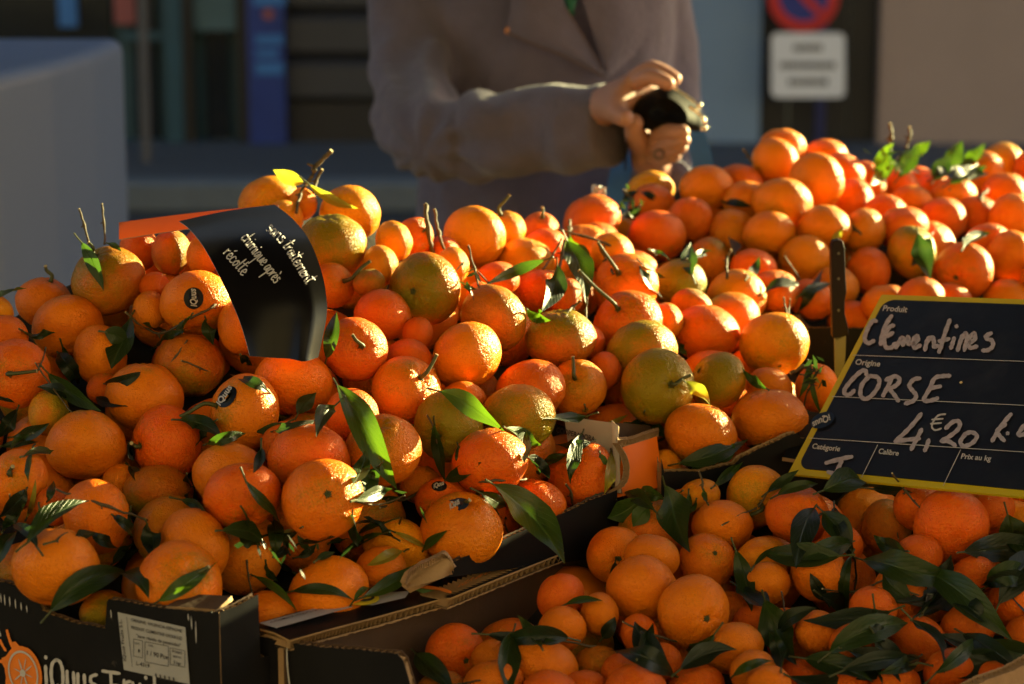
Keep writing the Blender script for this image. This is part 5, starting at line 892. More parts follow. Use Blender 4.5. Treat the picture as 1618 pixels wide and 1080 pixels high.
[[-0.2147,1.8728,0.9615],[-0.2105,1.8886,0.9462],[-0.2061,1.9111,0.9294],0.0044,[0.3,-0.69,0.66],"k","blackish green leaf upper left of the green carton mark, third nearest to it"],
[[-0.2702,1.9417,0.9749],[-0.273,1.9707,0.9555],[-0.2679,1.9281,0.9559],0.0051,[-0.07,-0.99,0.11],"k","blackish green leaf above the white box label, second nearest to it"],
[[-0.2715,1.9129,0.9612],[-0.2599,1.9035,0.9602],[-0.2451,1.8603,0.9666],0.0039,[-0.39,-0.82,0.41],"d","dark green leaf above the white box label, second nearest to it"],
[[-0.3551,1.8031,0.9586],[-0.3429,1.8257,0.956],[-0.3322,1.8608,0.9486],0.005,[-0.37,-0.92,0.16],"k","blackish green leaf above the dip in the black carton"],
[[-0.1992,1.9486,0.9336],[-0.1942,1.9082,0.9305],[-0.1952,1.9035,0.9171],0.007,[0.09,-0.81,0.59],"d","dark green leaf upper left of the green carton mark, nearest to it"],
[[0.0664,2.0899,0.9884],[0.0467,2.0796,0.9869],[0.0263,2.0359,0.9994],0.0059,[0.27,-0.71,0.65],"d","dark green leaf upper left of the white carton paper"],
[[0.0407,2.0452,0.8754],[0.0299,2.0551,0.8807],[0.0202,2.0105,0.9043],0.0053,[0.44,-0.83,0.35],"d","dark green leaf lower right of the carton-edge leaf"],
[[0.0479,2.0624,0.9607],[0.0377,2.0686,0.9531],[0.0266,2.0886,0.944],0.0045,[0.01,-0.83,0.56],"d","dark green leaf lower left of the white carton paper, second nearest to it"],
[[-0.176,1.9226,0.921],[-0.1581,1.8828,0.9384],[-0.1419,1.8674,0.9429],0.0049,[0.12,-0.84,0.53],"k","blackish green leaf upper left of the green carton mark, nearest to it"],
[[-0.2031,1.981,1.0014],[-0.1806,1.944,1.0138],[-0.1662,1.9831,1.0113],0.0052,[0.28,-0.86,0.42],"k","blackish green leaf left of the upright two-tone leaf, nearest to it"],
[[-0.1704,1.87,0.9496],[-0.1932,1.9144,0.9307],[-0.2104,1.8943,0.9355],0.0052,[0.29,-0.95,0.14],"d","dark green leaf upper left of the green carton mark, second nearest to it"],
[[0.033,2.0503,0.8785],[0.0328,2.0213,0.9028],[0.0337,2.0002,0.9243],0.0058,[-0.3,-0.81,0.5],"k","blackish green leaf right of the carton-edge leaf"],
[[-0.1903,1.9831,1.0085],[-0.2039,1.9857,1.0023],[-0.2186,1.9911,0.9988],0.0048,[-0.29,-0.94,0.19],"d","dark green leaf left of the upright two-tone leaf, second nearest to it"],
[[-0.0572,1.992,0.9558],[-0.0412,1.9806,0.9661],[-0.0261,1.9703,0.9777],0.0064,[0.33,-0.81,0.48],"d","dark green leaf upper left of the carton-edge leaf, second nearest to it"],
[[-0.0287,1.958,0.9491],[-0.027,1.9816,0.9504],[-0.023,1.9706,0.9605],0.0035,[-0.17,-0.68,0.72],"k","narrow blackish green leaf upper left of the carton-edge leaf"],
[[-0.0459,1.998,0.9848],[-0.0438,1.9883,0.9779],[-0.0451,1.9857,0.9692],0.004,[-0.26,-0.96,0.12],"d","dark green leaf right of the upright two-tone leaf, second nearest to it"],
[[-0.0055,2.0197,0.9067],[-0.0097,2.0276,0.9168],[-0.0141,1.9925,0.9388],0.0055,[-0.26,-0.91,0.32],"k","blackish green leaf left of the carton-edge leaf"],
[[-0.1193,1.9896,0.9408],[-0.1072,1.999,0.9368],[-0.0951,2.0028,0.9393],0.0033,[-0.04,-0.96,0.27],"d","narrow dark green leaf below the upright two-tone leaf"],
[[-0.0975,1.9253,0.9251],[-0.1138,1.935,0.9295],[-0.1274,1.8891,0.9472],0.005,[-0.33,-0.71,0.62],"k","blackish green leaf above the green carton mark, nearest to it"],
[[-0.1272,1.858,0.9652],[-0.1283,1.8984,0.9393],[-0.1263,1.9075,0.9224],0.0067,[-0.43,-0.89,0.12],"k","blackish green leaf above the green carton mark, second nearest to it"],
[[0.0116,2.0396,0.9877],[0.0092,1.9997,0.9833],[0.0102,1.9764,0.975],0.007,[0.15,-0.88,0.45],"d","dark green leaf left of the white carton paper"],
[[-0.1269,1.866,0.987],[-0.1228,1.9125,0.988],[-0.1202,1.925,0.9999],0.007,[0.01,-0.85,0.53],"d","dark green leaf below the upright two-tone leaf, nearest to it"],
[[0.1206,2.1436,0.9789],[0.1174,2.172,0.962],[0.1136,2.1708,0.9518],0.005,[0.41,-0.82,0.39],"k","blackish green leaf above the orange carton corner, second nearest to it"],
[[0.2511,2.1667,0.9413],[0.2338,2.1633,0.9401],[0.2187,2.1826,0.9372],0.0056,[-0.22,-0.8,0.56],"k","blackish green leaf right of the orange carton corner"],
[[0.225,2.2081,0.9227],[0.2324,2.1714,0.9347],[0.2395,2.1528,0.9461],0.0041,[0.12,-0.69,0.72],"k","narrow blackish green leaf right of the orange carton corner"],
[[0.2354,2.1738,0.9937],[0.2276,2.2166,0.993],[0.2149,2.2008,1.0075],0.0051,[-0.3,-0.95,0.11],"d","dark green leaf lower left of the knife handle"],
[[0.0696,2.0783,0.9676],[0.0539,2.0725,0.9654],[0.0387,2.109,0.9574],0.005,[0.21,-0.82,0.53],"k","blackish green leaf left of the white carton paper"],
[[0.1091,2.1639,0.9637],[0.1313,2.1712,0.957],[0.1472,2.1217,0.9577],0.0073,[-0.35,-0.8,0.49],"d","dark green leaf upper right of the orange carton corner"],
[[0.1203,2.1726,0.938],[0.1336,2.1883,0.9383],[0.1416,2.1415,0.9574],0.0041,[0.25,-0.73,0.63],"k","narrow blackish green leaf upper right of the orange carton corner"],
[[0.1229,2.1765,0.9388],[0.123,2.1756,0.9539],[0.1232,2.1467,0.9757],0.0065,[0.21,-0.69,0.69],"k","blackish green leaf above the orange carton corner, nearest to it"],
[[-0.4529,2.0416,1.0178],[-0.4405,2.0354,1.0175],[-0.4302,2.0368,1.0133],0.0038,[0.28,-0.78,0.56],"k","narrow blackish green leaf lower left of the crossing twigs"],
[[-0.4084,2.1261,1.0382],[-0.3934,2.0987,1.03],[-0.3905,2.1315,1.0077],0.0076,[-0.04,-0.87,0.48],"k","blackish green leaf lower left of the crossing twigs, second nearest to it"],
[[-0.3664,2.0706,1.0103],[-0.348,2.042,1.0114],[-0.3309,2.0254,1.0127],0.0047,[-0.33,-0.92,0.2],"k","blackish green leaf lower left of the crossing twigs, nearest to it"],
[[-0.3723,2.0328,1.0193],[-0.3896,2.0287,1.027],[-0.4058,2.0136,1.0327],0.0068,[0.04,-0.68,0.73],"k","blackish green leaf lower left of the crossing twigs, third nearest to it"],
[[-0.2068,2.0037,1.0306],[-0.2213,1.9958,1.0427],[-0.2447,2.0444,1.0368],0.0054,[0.01,-0.81,0.59],"k","blackish green leaf below the black paper band"],
[[-0.4294,2.0727,1.0702],[-0.4226,2.1105,1.0592],[-0.4078,2.1124,1.0597],0.0048,[-0.26,-0.96,0.12],"d","dark green leaf lower left of the hanging leaf"],
[[-0.3576,2.0671,1.0232],[-0.3357,2.0379,1.0333],[-0.3205,2.0415,1.0397],0.006,[0.34,-0.93,0.13],"k","blackish green leaf below the crossing twigs, nearest to it"],
[[-0.315,2.1693,1.049],[-0.3204,2.1301,1.0622],[-0.3296,2.1124,1.0683],0.0037,[0.24,-0.78,0.58],"d","narrow dark green leaf right of the crossing twigs, nearest to it"],
[[0.1262,2.3505,1.0758],[0.137,2.3441,1.0615],[0.1514,2.3868,1.0382],0.0066,[0.34,-0.65,0.68],"k","blackish green leaf right of the forked leafy twig, second nearest to it"],
[[0.2998,2.4831,1.0209],[0.3177,2.4929,1.0278],[0.3401,2.5245,1.0273],0.0056,[0.3,-0.68,0.67],"d","dark green leaf left of the knife handle"],
[[0.1287,2.3496,1.0791],[0.1406,2.3696,1.067],[0.1555,2.4047,1.055],0.0054,[-0.36,-0.65,0.66],"k","blackish green leaf right of the forked leafy twig, nearest to it"],
[[0.1823,2.4045,1.0576],[0.1808,2.4302,1.0698],[0.1854,2.4693,1.0803],0.0087,[-0.27,-0.75,0.61],"d","dark green leaf right of the forked leafy twig"],
[[0.1437,2.4709,1.072],[0.1542,2.4781,1.0648],[0.1614,2.4292,1.0681],0.0039,[0.1,-0.78,0.62],"d","narrow dark green leaf right of the forked leafy twig"]
]
TWIGS = [
[[[-0.4022,2.223,1.1537],[-0.3975,2.22,1.1394],[-0.3928,2.2162,1.1215]],0.0013,"thin woody twig above the hanging leaf, nearest to it"],
[[[-0.3832,2.2363,1.1565],[-0.3814,2.2328,1.1403],[-0.3808,2.2284,1.1194]],0.0012,"thin woody twig above the hanging leaf, second nearest to it"],
[[[-0.4459,2.1766,1.0445],[-0.4302,2.1737,1.0308],[-0.4124,2.1637,1.0223]],0.0013,"thin woody twig lower left of the hanging leaf"],
[[[-0.4079,2.0667,1.0551],[-0.407,2.04,1.0468],[-0.4097,2.0332,1.0416]],0.001,"short woody twig left of the crossing twigs"],
[[[-0.4109,2.0352,1.0484],[-0.3946,2.0279,1.0272],[-0.3747,2.0019,1.0128]],0.0009,"long woody twig lower left of the crossing twigs"],
[[[-0.3474,2.1298,1.0746],[-0.3178,2.1258,1.0557],[-0.2854,2.0993,1.0756]],0.0014,"long woody twig right of the crossing twigs"],
[[[-0.2854,2.0993,1.0756],[-0.266,2.1033,1.0845],[-0.2518,2.1332,1.0907]],0.0014,"thin woody twig lower left of the black paper band"],
[[[-0.305,2.0786,1.0342],[-0.2956,2.0774,1.0459],[-0.2867,2.0887,1.0578]],0.0011,"thin woody twig lower right of the crossing twigs, nearest to it"],
[[[-0.2903,2.0744,1.0426],[-0.2749,2.0749,1.0362],[-0.2612,2.0885,1.0263]],0.001,"thin woody twig lower right of the crossing twigs, second nearest to it"],
[[[-0.3702,1.8989,0.9732],[-0.3291,1.8676,0.9703],[-0.2961,1.8938,0.949]],0.0013,"long woody twig above the dip in the black carton"],
[[[-0.4107,1.9068,0.9667],[-0.4143,1.9322,0.9417],[-0.4036,1.9081,0.9341]],0.001,"thin woody twig upper left of the dip in the black carton"],
[[[-0.2132,1.8954,0.8861],[-0.2154,1.8946,0.9014],[-0.2165,1.8935,0.9158]],0.001,"thin woody twig upper right of the white box label"],
[[[-0.178,2.3563,1.1906],[-0.1916,2.3532,1.1761],[-0.2016,2.3493,1.1579]],0.0028,"thick woody twig above the two yellow leaves"],
[[[-0.1992,2.3213,1.162],[-0.2066,2.3343,1.152],[-0.2082,2.3079,1.1374]],0.0018,"thick woody twig lower left of the two yellow leaves"],
[[[-0.1869,2.3555,1.172],[-0.1919,2.3533,1.1617],[-0.1937,2.3428,1.1507]],0.0019,"thick woody twig upper right of the two yellow leaves"],
[[[-0.0842,2.3255,1.1428],[-0.0815,2.3127,1.1212],[-0.0771,2.323,1.0933]],0.0028,"thick woody twig upper left of the brown twig stubs"],
[[[-0.076,2.337,1.136],[-0.0723,2.3325,1.1148],[-0.0672,2.3211,1.0999]],0.0019,"thick woody twig right of the brown twig stubs"],
[[[-0.0407,2.2253,1.1188],[-0.036,2.2213,1.1003],[-0.0297,2.1872,1.0839]],0.0012,"thin woody twig lower right of the brown twig stubs"],
[[[-0.0313,2.2223,1.0941],[-0.0231,2.2204,1.0854],[-0.0157,2.1901,1.087]],0.0009,"short woody twig lower right of the brown twig stubs"],
[[[0.0465,2.4035,1.105],[0.0927,2.3927,1.0927],[0.142,2.4175,1.065]],0.0016,"long woody twig right of the forked leafy twig"],
[[[0.06,2.4915,1.0986],[0.0596,2.4697,1.0942],[0.058,2.4585,1.0881]],0.002,"thick woody twig above the forked leafy twig"],
[[[0.0859,2.3794,1.0956],[0.0941,2.3759,1.0789],[0.1004,2.3435,1.0707]],0.0016,"thin woody twig right of the forked leafy twig"],
[[[0.0499,2.3793,1.1001],[0.0416,2.3762,1.0852],[0.0305,2.3434,1.0752]],0.0012,"thin woody twig left of the forked leafy twig"],
[[[0.0529,2.3744,1.1009],[0.0497,2.3712,1.0861],[0.0454,2.3365,1.0669]],0.0019,"thick woody twig left of the forked leafy twig"],
[[[0.0491,2.1908,1.0583],[0.0569,2.222,1.061],[0.0634,2.2233,1.0668]],0.0015,"short woody twig below the forked leafy twig"],
[[[0.0702,2.2301,1.0685],[0.0696,2.2277,1.0569],[0.0681,2.1952,1.0484]],0.0012,"thin woody twig below the forked leafy twig"],
[[[-0.0471,1.998,0.9524],[-0.0182,1.9706,0.9611],[0.0125,1.9999,0.9547]],0.0013,"long woody twig upper left of the carton-edge leaf"],
[[[-0.1126,1.9844,0.9338],[-0.0897,2.0153,0.9347],[-0.0658,1.9898,0.9536]],0.0013,"long woody twig lower right of the upright two-tone leaf"],
[[[-0.073,2.0212,1.0058],[-0.0679,2.0136,0.997],[-0.0647,2.0129,0.9832]],0.0011,"thin woody twig right of the upright two-tone leaf"],
[[[0.0477,2.0483,0.9381],[0.0517,2.0486,0.9282],[0.0543,2.0629,0.9126]],0.0014,"short woody twig upper right of the carton-edge leaf"],
[[[0.2645,2.2347,0.9943],[0.275,2.2334,0.9996],[0.2827,2.2282,1.002]],0.0021,"thick woody twig lower left of the knife handle"],
[[[0.2688,2.3502,1.0453],[0.2707,2.3482,1.0361],[0.2704,2.3166,1.0316]],0.0012,"short woody twig lower left of the knife handle, second nearest to it"],
[[[0.2751,2.3499,1.0441],[0.2744,2.3478,1.0343],[0.2704,2.3166,1.0316]],0.0009,"short woody twig lower left of the knife handle, nearest to it"],
[[[0.165,2.0593,0.9455],[0.1675,2.0532,0.9356],[0.1688,2.0463,0.9231]],0.0011,"thin woody twig right of the orange carton corner"],
[[[0.182,2.0092,0.9109],[0.1951,2.0161,0.9174],[0.2145,2.0413,0.9176]],0.0011,"thin woody twig upper right of the navelled clementine"],
[[[0.2464,2.0006,0.9179],[0.2574,2.0024,0.9214],[0.2693,2.0105,0.9219]],0.0014,"short woody twig upper right of the navelled clementine"],
[[[0.3265,2.0064,0.958],[0.3409,2.0246,0.9378],[0.3501,1.9921,0.9294]],0.0011,"thin woody twig below the price board, nearest to it"],
[[[0.3403,2.0452,0.8888],[0.3384,2.0517,0.91],[0.3496,2.0251,0.9291]],0.0008,"thin woody twig below the price board, second nearest to it"],
[[[0.3273,1.9505,0.8977],[0.3403,1.9273,0.89],[0.3619,1.9532,0.8673]],0.0013,"thin woody twig below the price board, third nearest to it"],
[[[0.3219,1.9103,0.8856],[0.3298,1.9102,0.8829],[0.3366,1.9126,0.8794]],0.001,"short woody twig below the price board"],
[[[0.0902,1.8678,0.8709],[0.1182,1.8619,0.8611],[0.1532,1.8888,0.8436]],0.001,"long woody twig lower left of the navelled clementine"],
[[[0.0297,1.8304,0.8682],[0.0618,1.8582,0.8543],[0.1037,1.856,0.8443]],0.0013,"long woody twig left of the navelled clementine"],
[[[0.1039,1.8587,0.8434],[0.1164,1.8286,0.846],[0.1284,1.8539,0.8208]],0.0013,"thin woody twig lower left of the navelled clementine"],
[[[-0.0838,1.7979,0.845],[-0.0645,1.8107,0.8367],[-0.0242,1.7906,0.8493]],0.001,"long woody twig lower right of the crate's open corner"],
[[[-0.0647,1.9844,0.8447],[-0.057,1.9819,0.8541],[-0.0557,1.9785,0.8665]],0.0011,"short woody twig upper right of the crate's open corner"],
[[[0.4481,2.8534,1.1578],[0.4488,2.8503,1.1431],[0.4473,2.8464,1.1248]],0.0026,"thick woody twig above the bright leafy tuft"],
[[[0.4765,2.8839,1.1503],[0.4757,2.8815,1.1392],[0.4719,2.8784,1.1244]],0.0023,"thick woody twig upper right of the bright leafy tuft"],
[[[0.56,2.8233,1.0828],[0.5486,2.8015,1.0771],[0.5511,2.7897,1.0692]],0.0022,"thick woody twig lower right of the bright leafy tuft"],
[[[0.2678,2.7802,1.1364],[0.2715,2.7789,1.13],[0.278,2.769,1.1218]],0.0018,"short woody twig lower right of the wallet"],
[[[0.3716,2.644,1.0811],[0.3759,2.6222,1.0705],[0.3839,2.6179,1.0628]],0.0017,"short woody twig above the knife handle"],
[[[0.1266,2.7243,1.0975],[0.1372,2.7181,1.0875],[0.1406,2.7104,1.0706]],0.0025,"thick woody twig upper right of the forked leafy twig"],
[[[0.29,2.5333,1.0544],[0.3048,2.5284,1.0314],[0.3053,2.4947,1.0173]],0.0013,"thin woody twig left of the knife handle, nearest to it"],
[[[-0.1267,1.8745,0.9705],[-0.108,1.9029,0.9598],[-0.0873,1.9045,0.9674]],0.0008,"thin woody twig below the upright two-tone leaf"],
[[[0.2256,2.0488,0.931],[0.2199,2.0456,0.9233],[0.2161,2.0455,0.9176]],0.0011,"short woody twig right of the orange carton corner"],
[[[0.2928,1.9842,0.8901],[0.2979,2.007,0.8631],[0.2943,2.0038,0.8383]],0.0011,"thin woody twig right of the navelled clementine, second nearest to it"],
[[[0.2862,2.216,0.9925],[0.2792,2.2149,0.9836],[0.2757,2.2222,0.9665]],0.0009,"short woody twig left of the price board"],
[[[0.26,1.9357,0.8774],[0.2855,1.9464,0.8712],[0.3101,1.9198,0.8907]],0.0011,"long woody twig right of the navelled clementine"],
[[[0.2237,1.9189,0.8801],[0.2232,1.8886,0.8709],[0.2219,1.8822,0.8514]],0.001,"thin woody twig right of the navelled clementine, nearest to it"],
[[[0.2284,2.4861,1.0694],[0.2237,2.484,1.0597],[0.2224,2.4504,1.0458]],0.0016,"thin woody twig left of the knife handle, second nearest to it"],
[[[0.5164,2.8297,1.0819],[0.5277,2.8455,1.0947],[0.5253,2.8436,1.1086]],0.0019,"short woody twig right of the bright leafy tuft"]
]
CLOTH = [
[[-0.5269,1.964,0.765],[-0.46,1.9568,0.765],[-0.3943,1.9534,0.765],[-0.3297,1.9553,0.765],[-0.2659,1.9641,0.765],[-0.2011,1.9681,0.765],[-0.1351,1.959,0.765],[-0.0697,1.9506,0.765],[-0.0048,1.9434,0.765],[0.0596,1.9379,0.765],[0.1238,1.935,0.765],[0.1893,1.9479,0.765],[0.2546,1.9524,0.765],[0.3163,1.9329,0.765],[0.3811,1.9361,0.765],[0.446,1.9386,0.765],[0.5165,1.9618,0.765]],
[[-0.5233,1.9589,0.7938],[-0.4569,1.9522,0.7962],[-0.3918,1.9495,0.7972],[-0.3274,1.9503,0.7969],[-0.2643,1.9609,0.7931],[-0.2013,1.9787,0.7866],[-0.1351,1.968,0.7905],[-0.0695,1.9531,0.7959],[-0.0048,1.944,0.7991],[0.0595,1.9454,0.7986],[0.1236,1.9403,0.8005],[0.1885,1.9476,0.7978],[0.2557,1.9695,0.79],[0.3159,1.9386,0.8011],[0.3803,1.9402,0.8005],[0.4448,1.9416,0.8],[0.5191,1.9799,0.7862]],
[[-0.5199,1.9547,0.8377],[-0.4543,1.9493,0.8395],[-0.3905,1.9514,0.8388],[-0.3267,1.9545,0.8377],[-0.2626,1.9563,0.8371],[-0.2,1.9744,0.831],[-0.1362,1.9926,0.8248],[-0.0706,1.9938,0.8244],[-0.0049,1.9859,0.8271],[0.0608,1.995,0.824],[0.1279,2.0173,0.8165],[0.1936,2.0094,0.8191],[0.259,2.0031,0.8213],[0.3324,2.0489,0.8057],[0.3948,2.0229,0.8146],[0.4634,2.0315,0.8116],[0.5287,2.0255,0.8137]],
[[-0.5185,1.9575,0.8788],[-0.4534,1.9539,0.88],[-0.3866,1.9401,0.8843],[-0.3255,1.9556,0.8794],[-0.2603,1.9474,0.882],[-0.2008,1.9904,0.8683],[-0.1374,2.0188,0.8593],[-0.0722,2.0476,0.8502],[-0.005,2.0219,0.8584],[0.0618,2.0367,0.8537],[0.1284,2.0331,0.8548],[0.1982,2.0658,0.8444],[0.2675,2.0781,0.8405],[0.3373,2.0881,0.8374],[0.4028,2.0729,0.8422],[0.4663,2.0527,0.8486],[0.5366,2.0642,0.8449]],
[[-0.522,1.9792,0.9141],[-0.4565,1.9755,0.9152],[-0.3908,1.9698,0.9169],[-0.3295,1.9879,0.9115],[-0.2606,1.9583,0.9203],[-0.2022,2.0137,0.9039],[-0.1386,2.0446,0.8947],[-0.0728,2.0744,0.8859],[-0.0052,2.1036,0.8773],[0.0649,2.1489,0.8639],[0.1319,2.0972,0.8792],[0.2067,2.1634,0.8596],[0.2745,2.1412,0.8661],[0.3464,2.1536,0.8625],[0.406,2.098,0.8789],[0.4852,2.1452,0.865],[0.5481,2.1177,0.8731]],
[[-0.5373,2.0461,0.9375],[-0.4711,2.0474,0.9372],[-0.405,2.0496,0.9366],[-0.3355,2.0327,0.9412],[-0.2692,2.0316,0.9415],[-0.2034,2.0339,0.9409],[-0.1377,2.0407,0.939],[-0.0737,2.1084,0.9204],[-0.0052,2.1452,0.9103],[0.0659,2.191,0.8977],[0.1391,2.2222,0.8891],[0.2082,2.1889,0.8983],[0.2762,2.1634,0.9053],[0.3443,2.1495,0.9091],[0.4115,2.1354,0.913],[0.5182,2.3011,0.8674],[0.5922,2.2977,0.8684]],
[[-0.5549,2.1221,0.9611],[-0.48,2.0947,0.9681],[-0.4104,2.0859,0.9703],[-0.3443,2.0945,0.9681],[-0.2775,2.1027,0.966],[-0.2099,2.1079,0.9647],[-0.141,2.0978,0.9673],[-0.074,2.1253,0.9603],[-0.0053,2.1808,0.9462],[0.0665,2.2188,0.9365],[0.1411,2.2638,0.9251],[0.2156,2.2756,0.9221],[0.2935,2.3091,0.9136],[0.3704,2.3226,0.9102],[0.4467,2.328,0.9088],[0.5214,2.3248,0.9096],[0.5952,2.3189,0.9111]],
[[-0.571,2.1927,0.9888],[-0.4978,2.1816,0.9913],[-0.4235,2.1615,0.996],[-0.3508,2.1431,1.0003],[-0.2802,2.1325,1.0028],[-0.2141,2.1586,0.9967],[-0.146,2.1814,0.9914],[-0.0771,2.2248,0.9813],[-0.0054,2.2241,0.9814],[0.068,2.2797,0.9685],[0.1422,2.2903,0.966],[0.22,2.3318,0.9563],[0.2974,2.3493,0.9522],[0.3753,2.3629,0.9491],[0.4504,2.3573,0.9504],[0.5245,2.3484,0.9525],[0.5979,2.3392,0.9546]],
[[-0.5742,2.2117,1.0178],[-0.5041,2.2182,1.027],[-0.4356,2.2328,1.0254],[-0.362,2.2213,1.0278],[-0.2908,2.2222,1.0277],[-0.2162,2.1889,1.0347],[-0.1473,2.2109,1.0301],[-0.0781,2.263,1.019],[-0.0056,2.3083,1.0094],[0.0696,2.3441,1.0017],[0.147,2.3781,0.9945],[0.2293,2.4409,0.9812],[0.335,2.6579,0.935],[0.4217,2.6664,0.9332],[0.5093,2.6765,0.9311],[0.6013,2.7038,0.9253],[0.6924,2.7204,0.9218]],
[[-0.5742,2.2117,1.0178],[-0.5041,2.2182,1.027],[-0.4385,2.2568,1.0664],[-0.37,2.2797,1.062],[-0.2932,2.2498,1.0678],[-0.2252,2.2899,1.0601],[-0.1533,2.3096,1.0563],[-0.0797,2.3187,1.0545],[-0.0058,2.3985,1.0392],[0.0726,2.4549,1.0284],[0.1553,2.5219,1.0155],[0.2427,2.5941,1.0016],[0.3356,2.6736,0.9863],[0.4203,2.6685,0.9873],[0.5091,2.6867,0.9838],[0.597,2.6955,0.9821],[0.6895,2.7204,0.9774]],
[[-0.5742,2.2117,1.0178],[-0.5041,2.2182,1.027],[-0.4386,2.2579,1.0672],[-0.3787,2.3406,1.0852],[-0.3034,2.338,1.0982],[-0.234,2.3896,1.0893],[-0.1566,2.3696,1.0928],[-0.0837,2.4445,1.0799],[-0.006,2.5272,1.0657],[0.075,2.5461,1.0624],[0.167,2.7245,1.0318],[0.2548,2.7353,1.0299],[0.3365,2.6918,1.0374],[0.4272,2.7232,1.032],[0.522,2.7663,1.0246],[0.6084,2.7586,1.0259],[0.7044,2.7908,1.0204]],
[[-0.5742,2.2117,1.0178],[-0.5041,2.2182,1.027],[-0.4386,2.2579,1.0672],[-0.3787,2.3406,1.0852],[-0.3073,2.3711,1.1084],[-0.2412,2.4699,1.1102],[-0.1624,2.4631,1.1028],[-0.084,2.4543,1.0809],[-0.006,2.5336,1.0725],[0.0796,2.7073,1.0543],[0.1758,2.8798,1.063],[0.2626,2.8306,1.0704],[0.3525,2.8311,1.0704],[0.4574,2.9279,1.0557],[0.5556,2.9562,1.0514],[0.6823,3.1063,1.0286],[0.7677,3.054,1.0365]],
[[-0.5742,2.2117,1.0178],[-0.5041,2.2182,1.027],[-0.4386,2.2579,1.0672],[-0.3787,2.3406,1.0852],[-0.3073,2.3711,1.1084],[-0.2412,2.4699,1.1102],[-0.1624,2.4631,1.1028],[-0.084,2.4543,1.0809],[-0.006,2.5336,1.0725],[0.0796,2.7073,1.0543],[0.176,2.8838,1.0649],[0.2646,2.8585,1.0982],[0.3572,2.8769,1.1004],[0.4586,2.9391,1.0716],[0.5598,2.9799,1.0547],[0.6992,3.1884,1.0416],[0.7841,3.1245,1.0508]]
]


# ============================================================ THE SETTING
ASPH = simple('asphalt', (.026, .030, .036), .85, .3, 9, .003, 120)
PAVE = simple('paving', (.055, .062, .075), .8, .25, 6, .002, 80)
KERB = simple('kerb_stone', (.12, .14, .16), .75, .2, 12, .002, 60)
mb = MB(); mb.add([(-90, -60, 0), (90, -60, 0), (90, 120, 0), (-90, 120, 0)], [(0, 1, 2, 3)]); tag(mb.build('street', ASPH), kind='structure')
mb = MB(); mb.box((-24, 9.75, .0), (24, 13, .10)); tag(mb.build('pavement', PAVE), kind='structure')
kb = empty('kerb', (0, 9.6, 0)); kb['kind'] = 'structure'
me0 = None
for i in range(24):
    if me0 is None:
        mb = MB(); mb.box((-.495, 9.55, 0), (.495, 9.742, .115)); o = bevel(mb.build('kerb_stone', KERB, kb), .012); me0 = o
    else:
        o = me0.copy(); COL.objects.link(o)
    o.location.x = -11.5 + i

YB = 11.0
WALLG = simple('dark_render_wall', (.052, .055, .062), .7, .2, 3, .002, 40)
TEAL = simple('teal_frame', (.010, .060, .095), .5, .2, 6)
GLASS = simple('dark_shop_glass', (.010, .013, .016), .08, .3, 2, spec=.8)
GREYMET = simple('grey_shutter_metal', (.040, .041, .050), .5, .15, 4, metal=.2)
BLUEP = simple('blue_panel', (.006, .030, .20), .5, .3, 5)
BLUEL = simple('light_blue_print', (.03, .16, .46), .5, .2, 8)
SLATE = simple('blue_grey_wall', (.20, .29, .42), .8, .12, 2.5, .002, 30)
DARKG = simple('dark_gate', (.012, .010, .012), .55, .2, 5)
BEIGE = simple('beige_wall', (.38, .28, .235), .85, .14, 2, .003, 30)
PALEP = simple('pale_poster', (.07, .13, .15), .7, .4, 6)
SKINP = simple('red_white_display', (.26, .07, .07), .6, .3, 10)
def X(px): return at_y(px, 120, YB).x
def Zb(py): return at_y(809, py, YB).z
HB = 6.4
shop = empty('shop_building', (0, YB, 0)); tag(shop, 'dark shopfront with teal window frames and grey roller shutter behind the stall', 'building')
def wallbox(name, x0, x1, z0, z1, y0, y1, m, par):
    mb = MB(); mb.box((x0, y0, z0), (x1, y1, z1)); return mb.build(name, m, par)
wallbox('wall', -15, X(455), 3.2, HB, YB, YB + .3, WALLG, shop)
wallbox('wall', -15, -4.2, .1, 3.2, YB, YB + .3, WALLG, shop)
wallbox('pillar', X(292), X(306), .1, 3.2, YB - .04, YB + .2, DARKG, shop)
wallbox('pillar', X(376), X(455), .1, 3.2, YB - .02, YB + .2, DARKG, shop)
for (a, b_) in ((-4.2, X(192)), (X(192), X(262)), (X(306), X(376))):
    fr_ = wallbox('window', a, b_, Zb(246), 3.2, YB + .09, YB + .13, TEAL, shop)
    g = wallbox('pane', a + .05, b_ - .05, Zb(232), 3.12, YB + .05, YB + .088, GLASS, fr_); g.matrix_parent_inverse = Matrix()
    s_ = wallbox('sill', a, b_, .101, Zb(246), YB - .02, YB + .12, TEAL, fr_); s_.matrix_parent_inverse = Matrix()
wallbox('window_post', X(264), X(291), .1, 3.2, YB - .06, YB + .1, TEAL, shop)
wallbox('transom', X(192), X(262), Zb(64), Zb(50), YB - .0, YB + .04, TEAL, shop)
wallbox('poster', X(308), X(374), Zb(48), Zb(-60), YB + .0, YB + .04, PALEP, shop)
wallbox('poster', X(96), X(124), Zb(42), Zb(-40), YB + .0, YB + .04, BLUEL, shop)
wallbox('poster', X(184), X(216), Zb(38), Zb(-20), YB + .0, YB + .04, SKINP, shop)
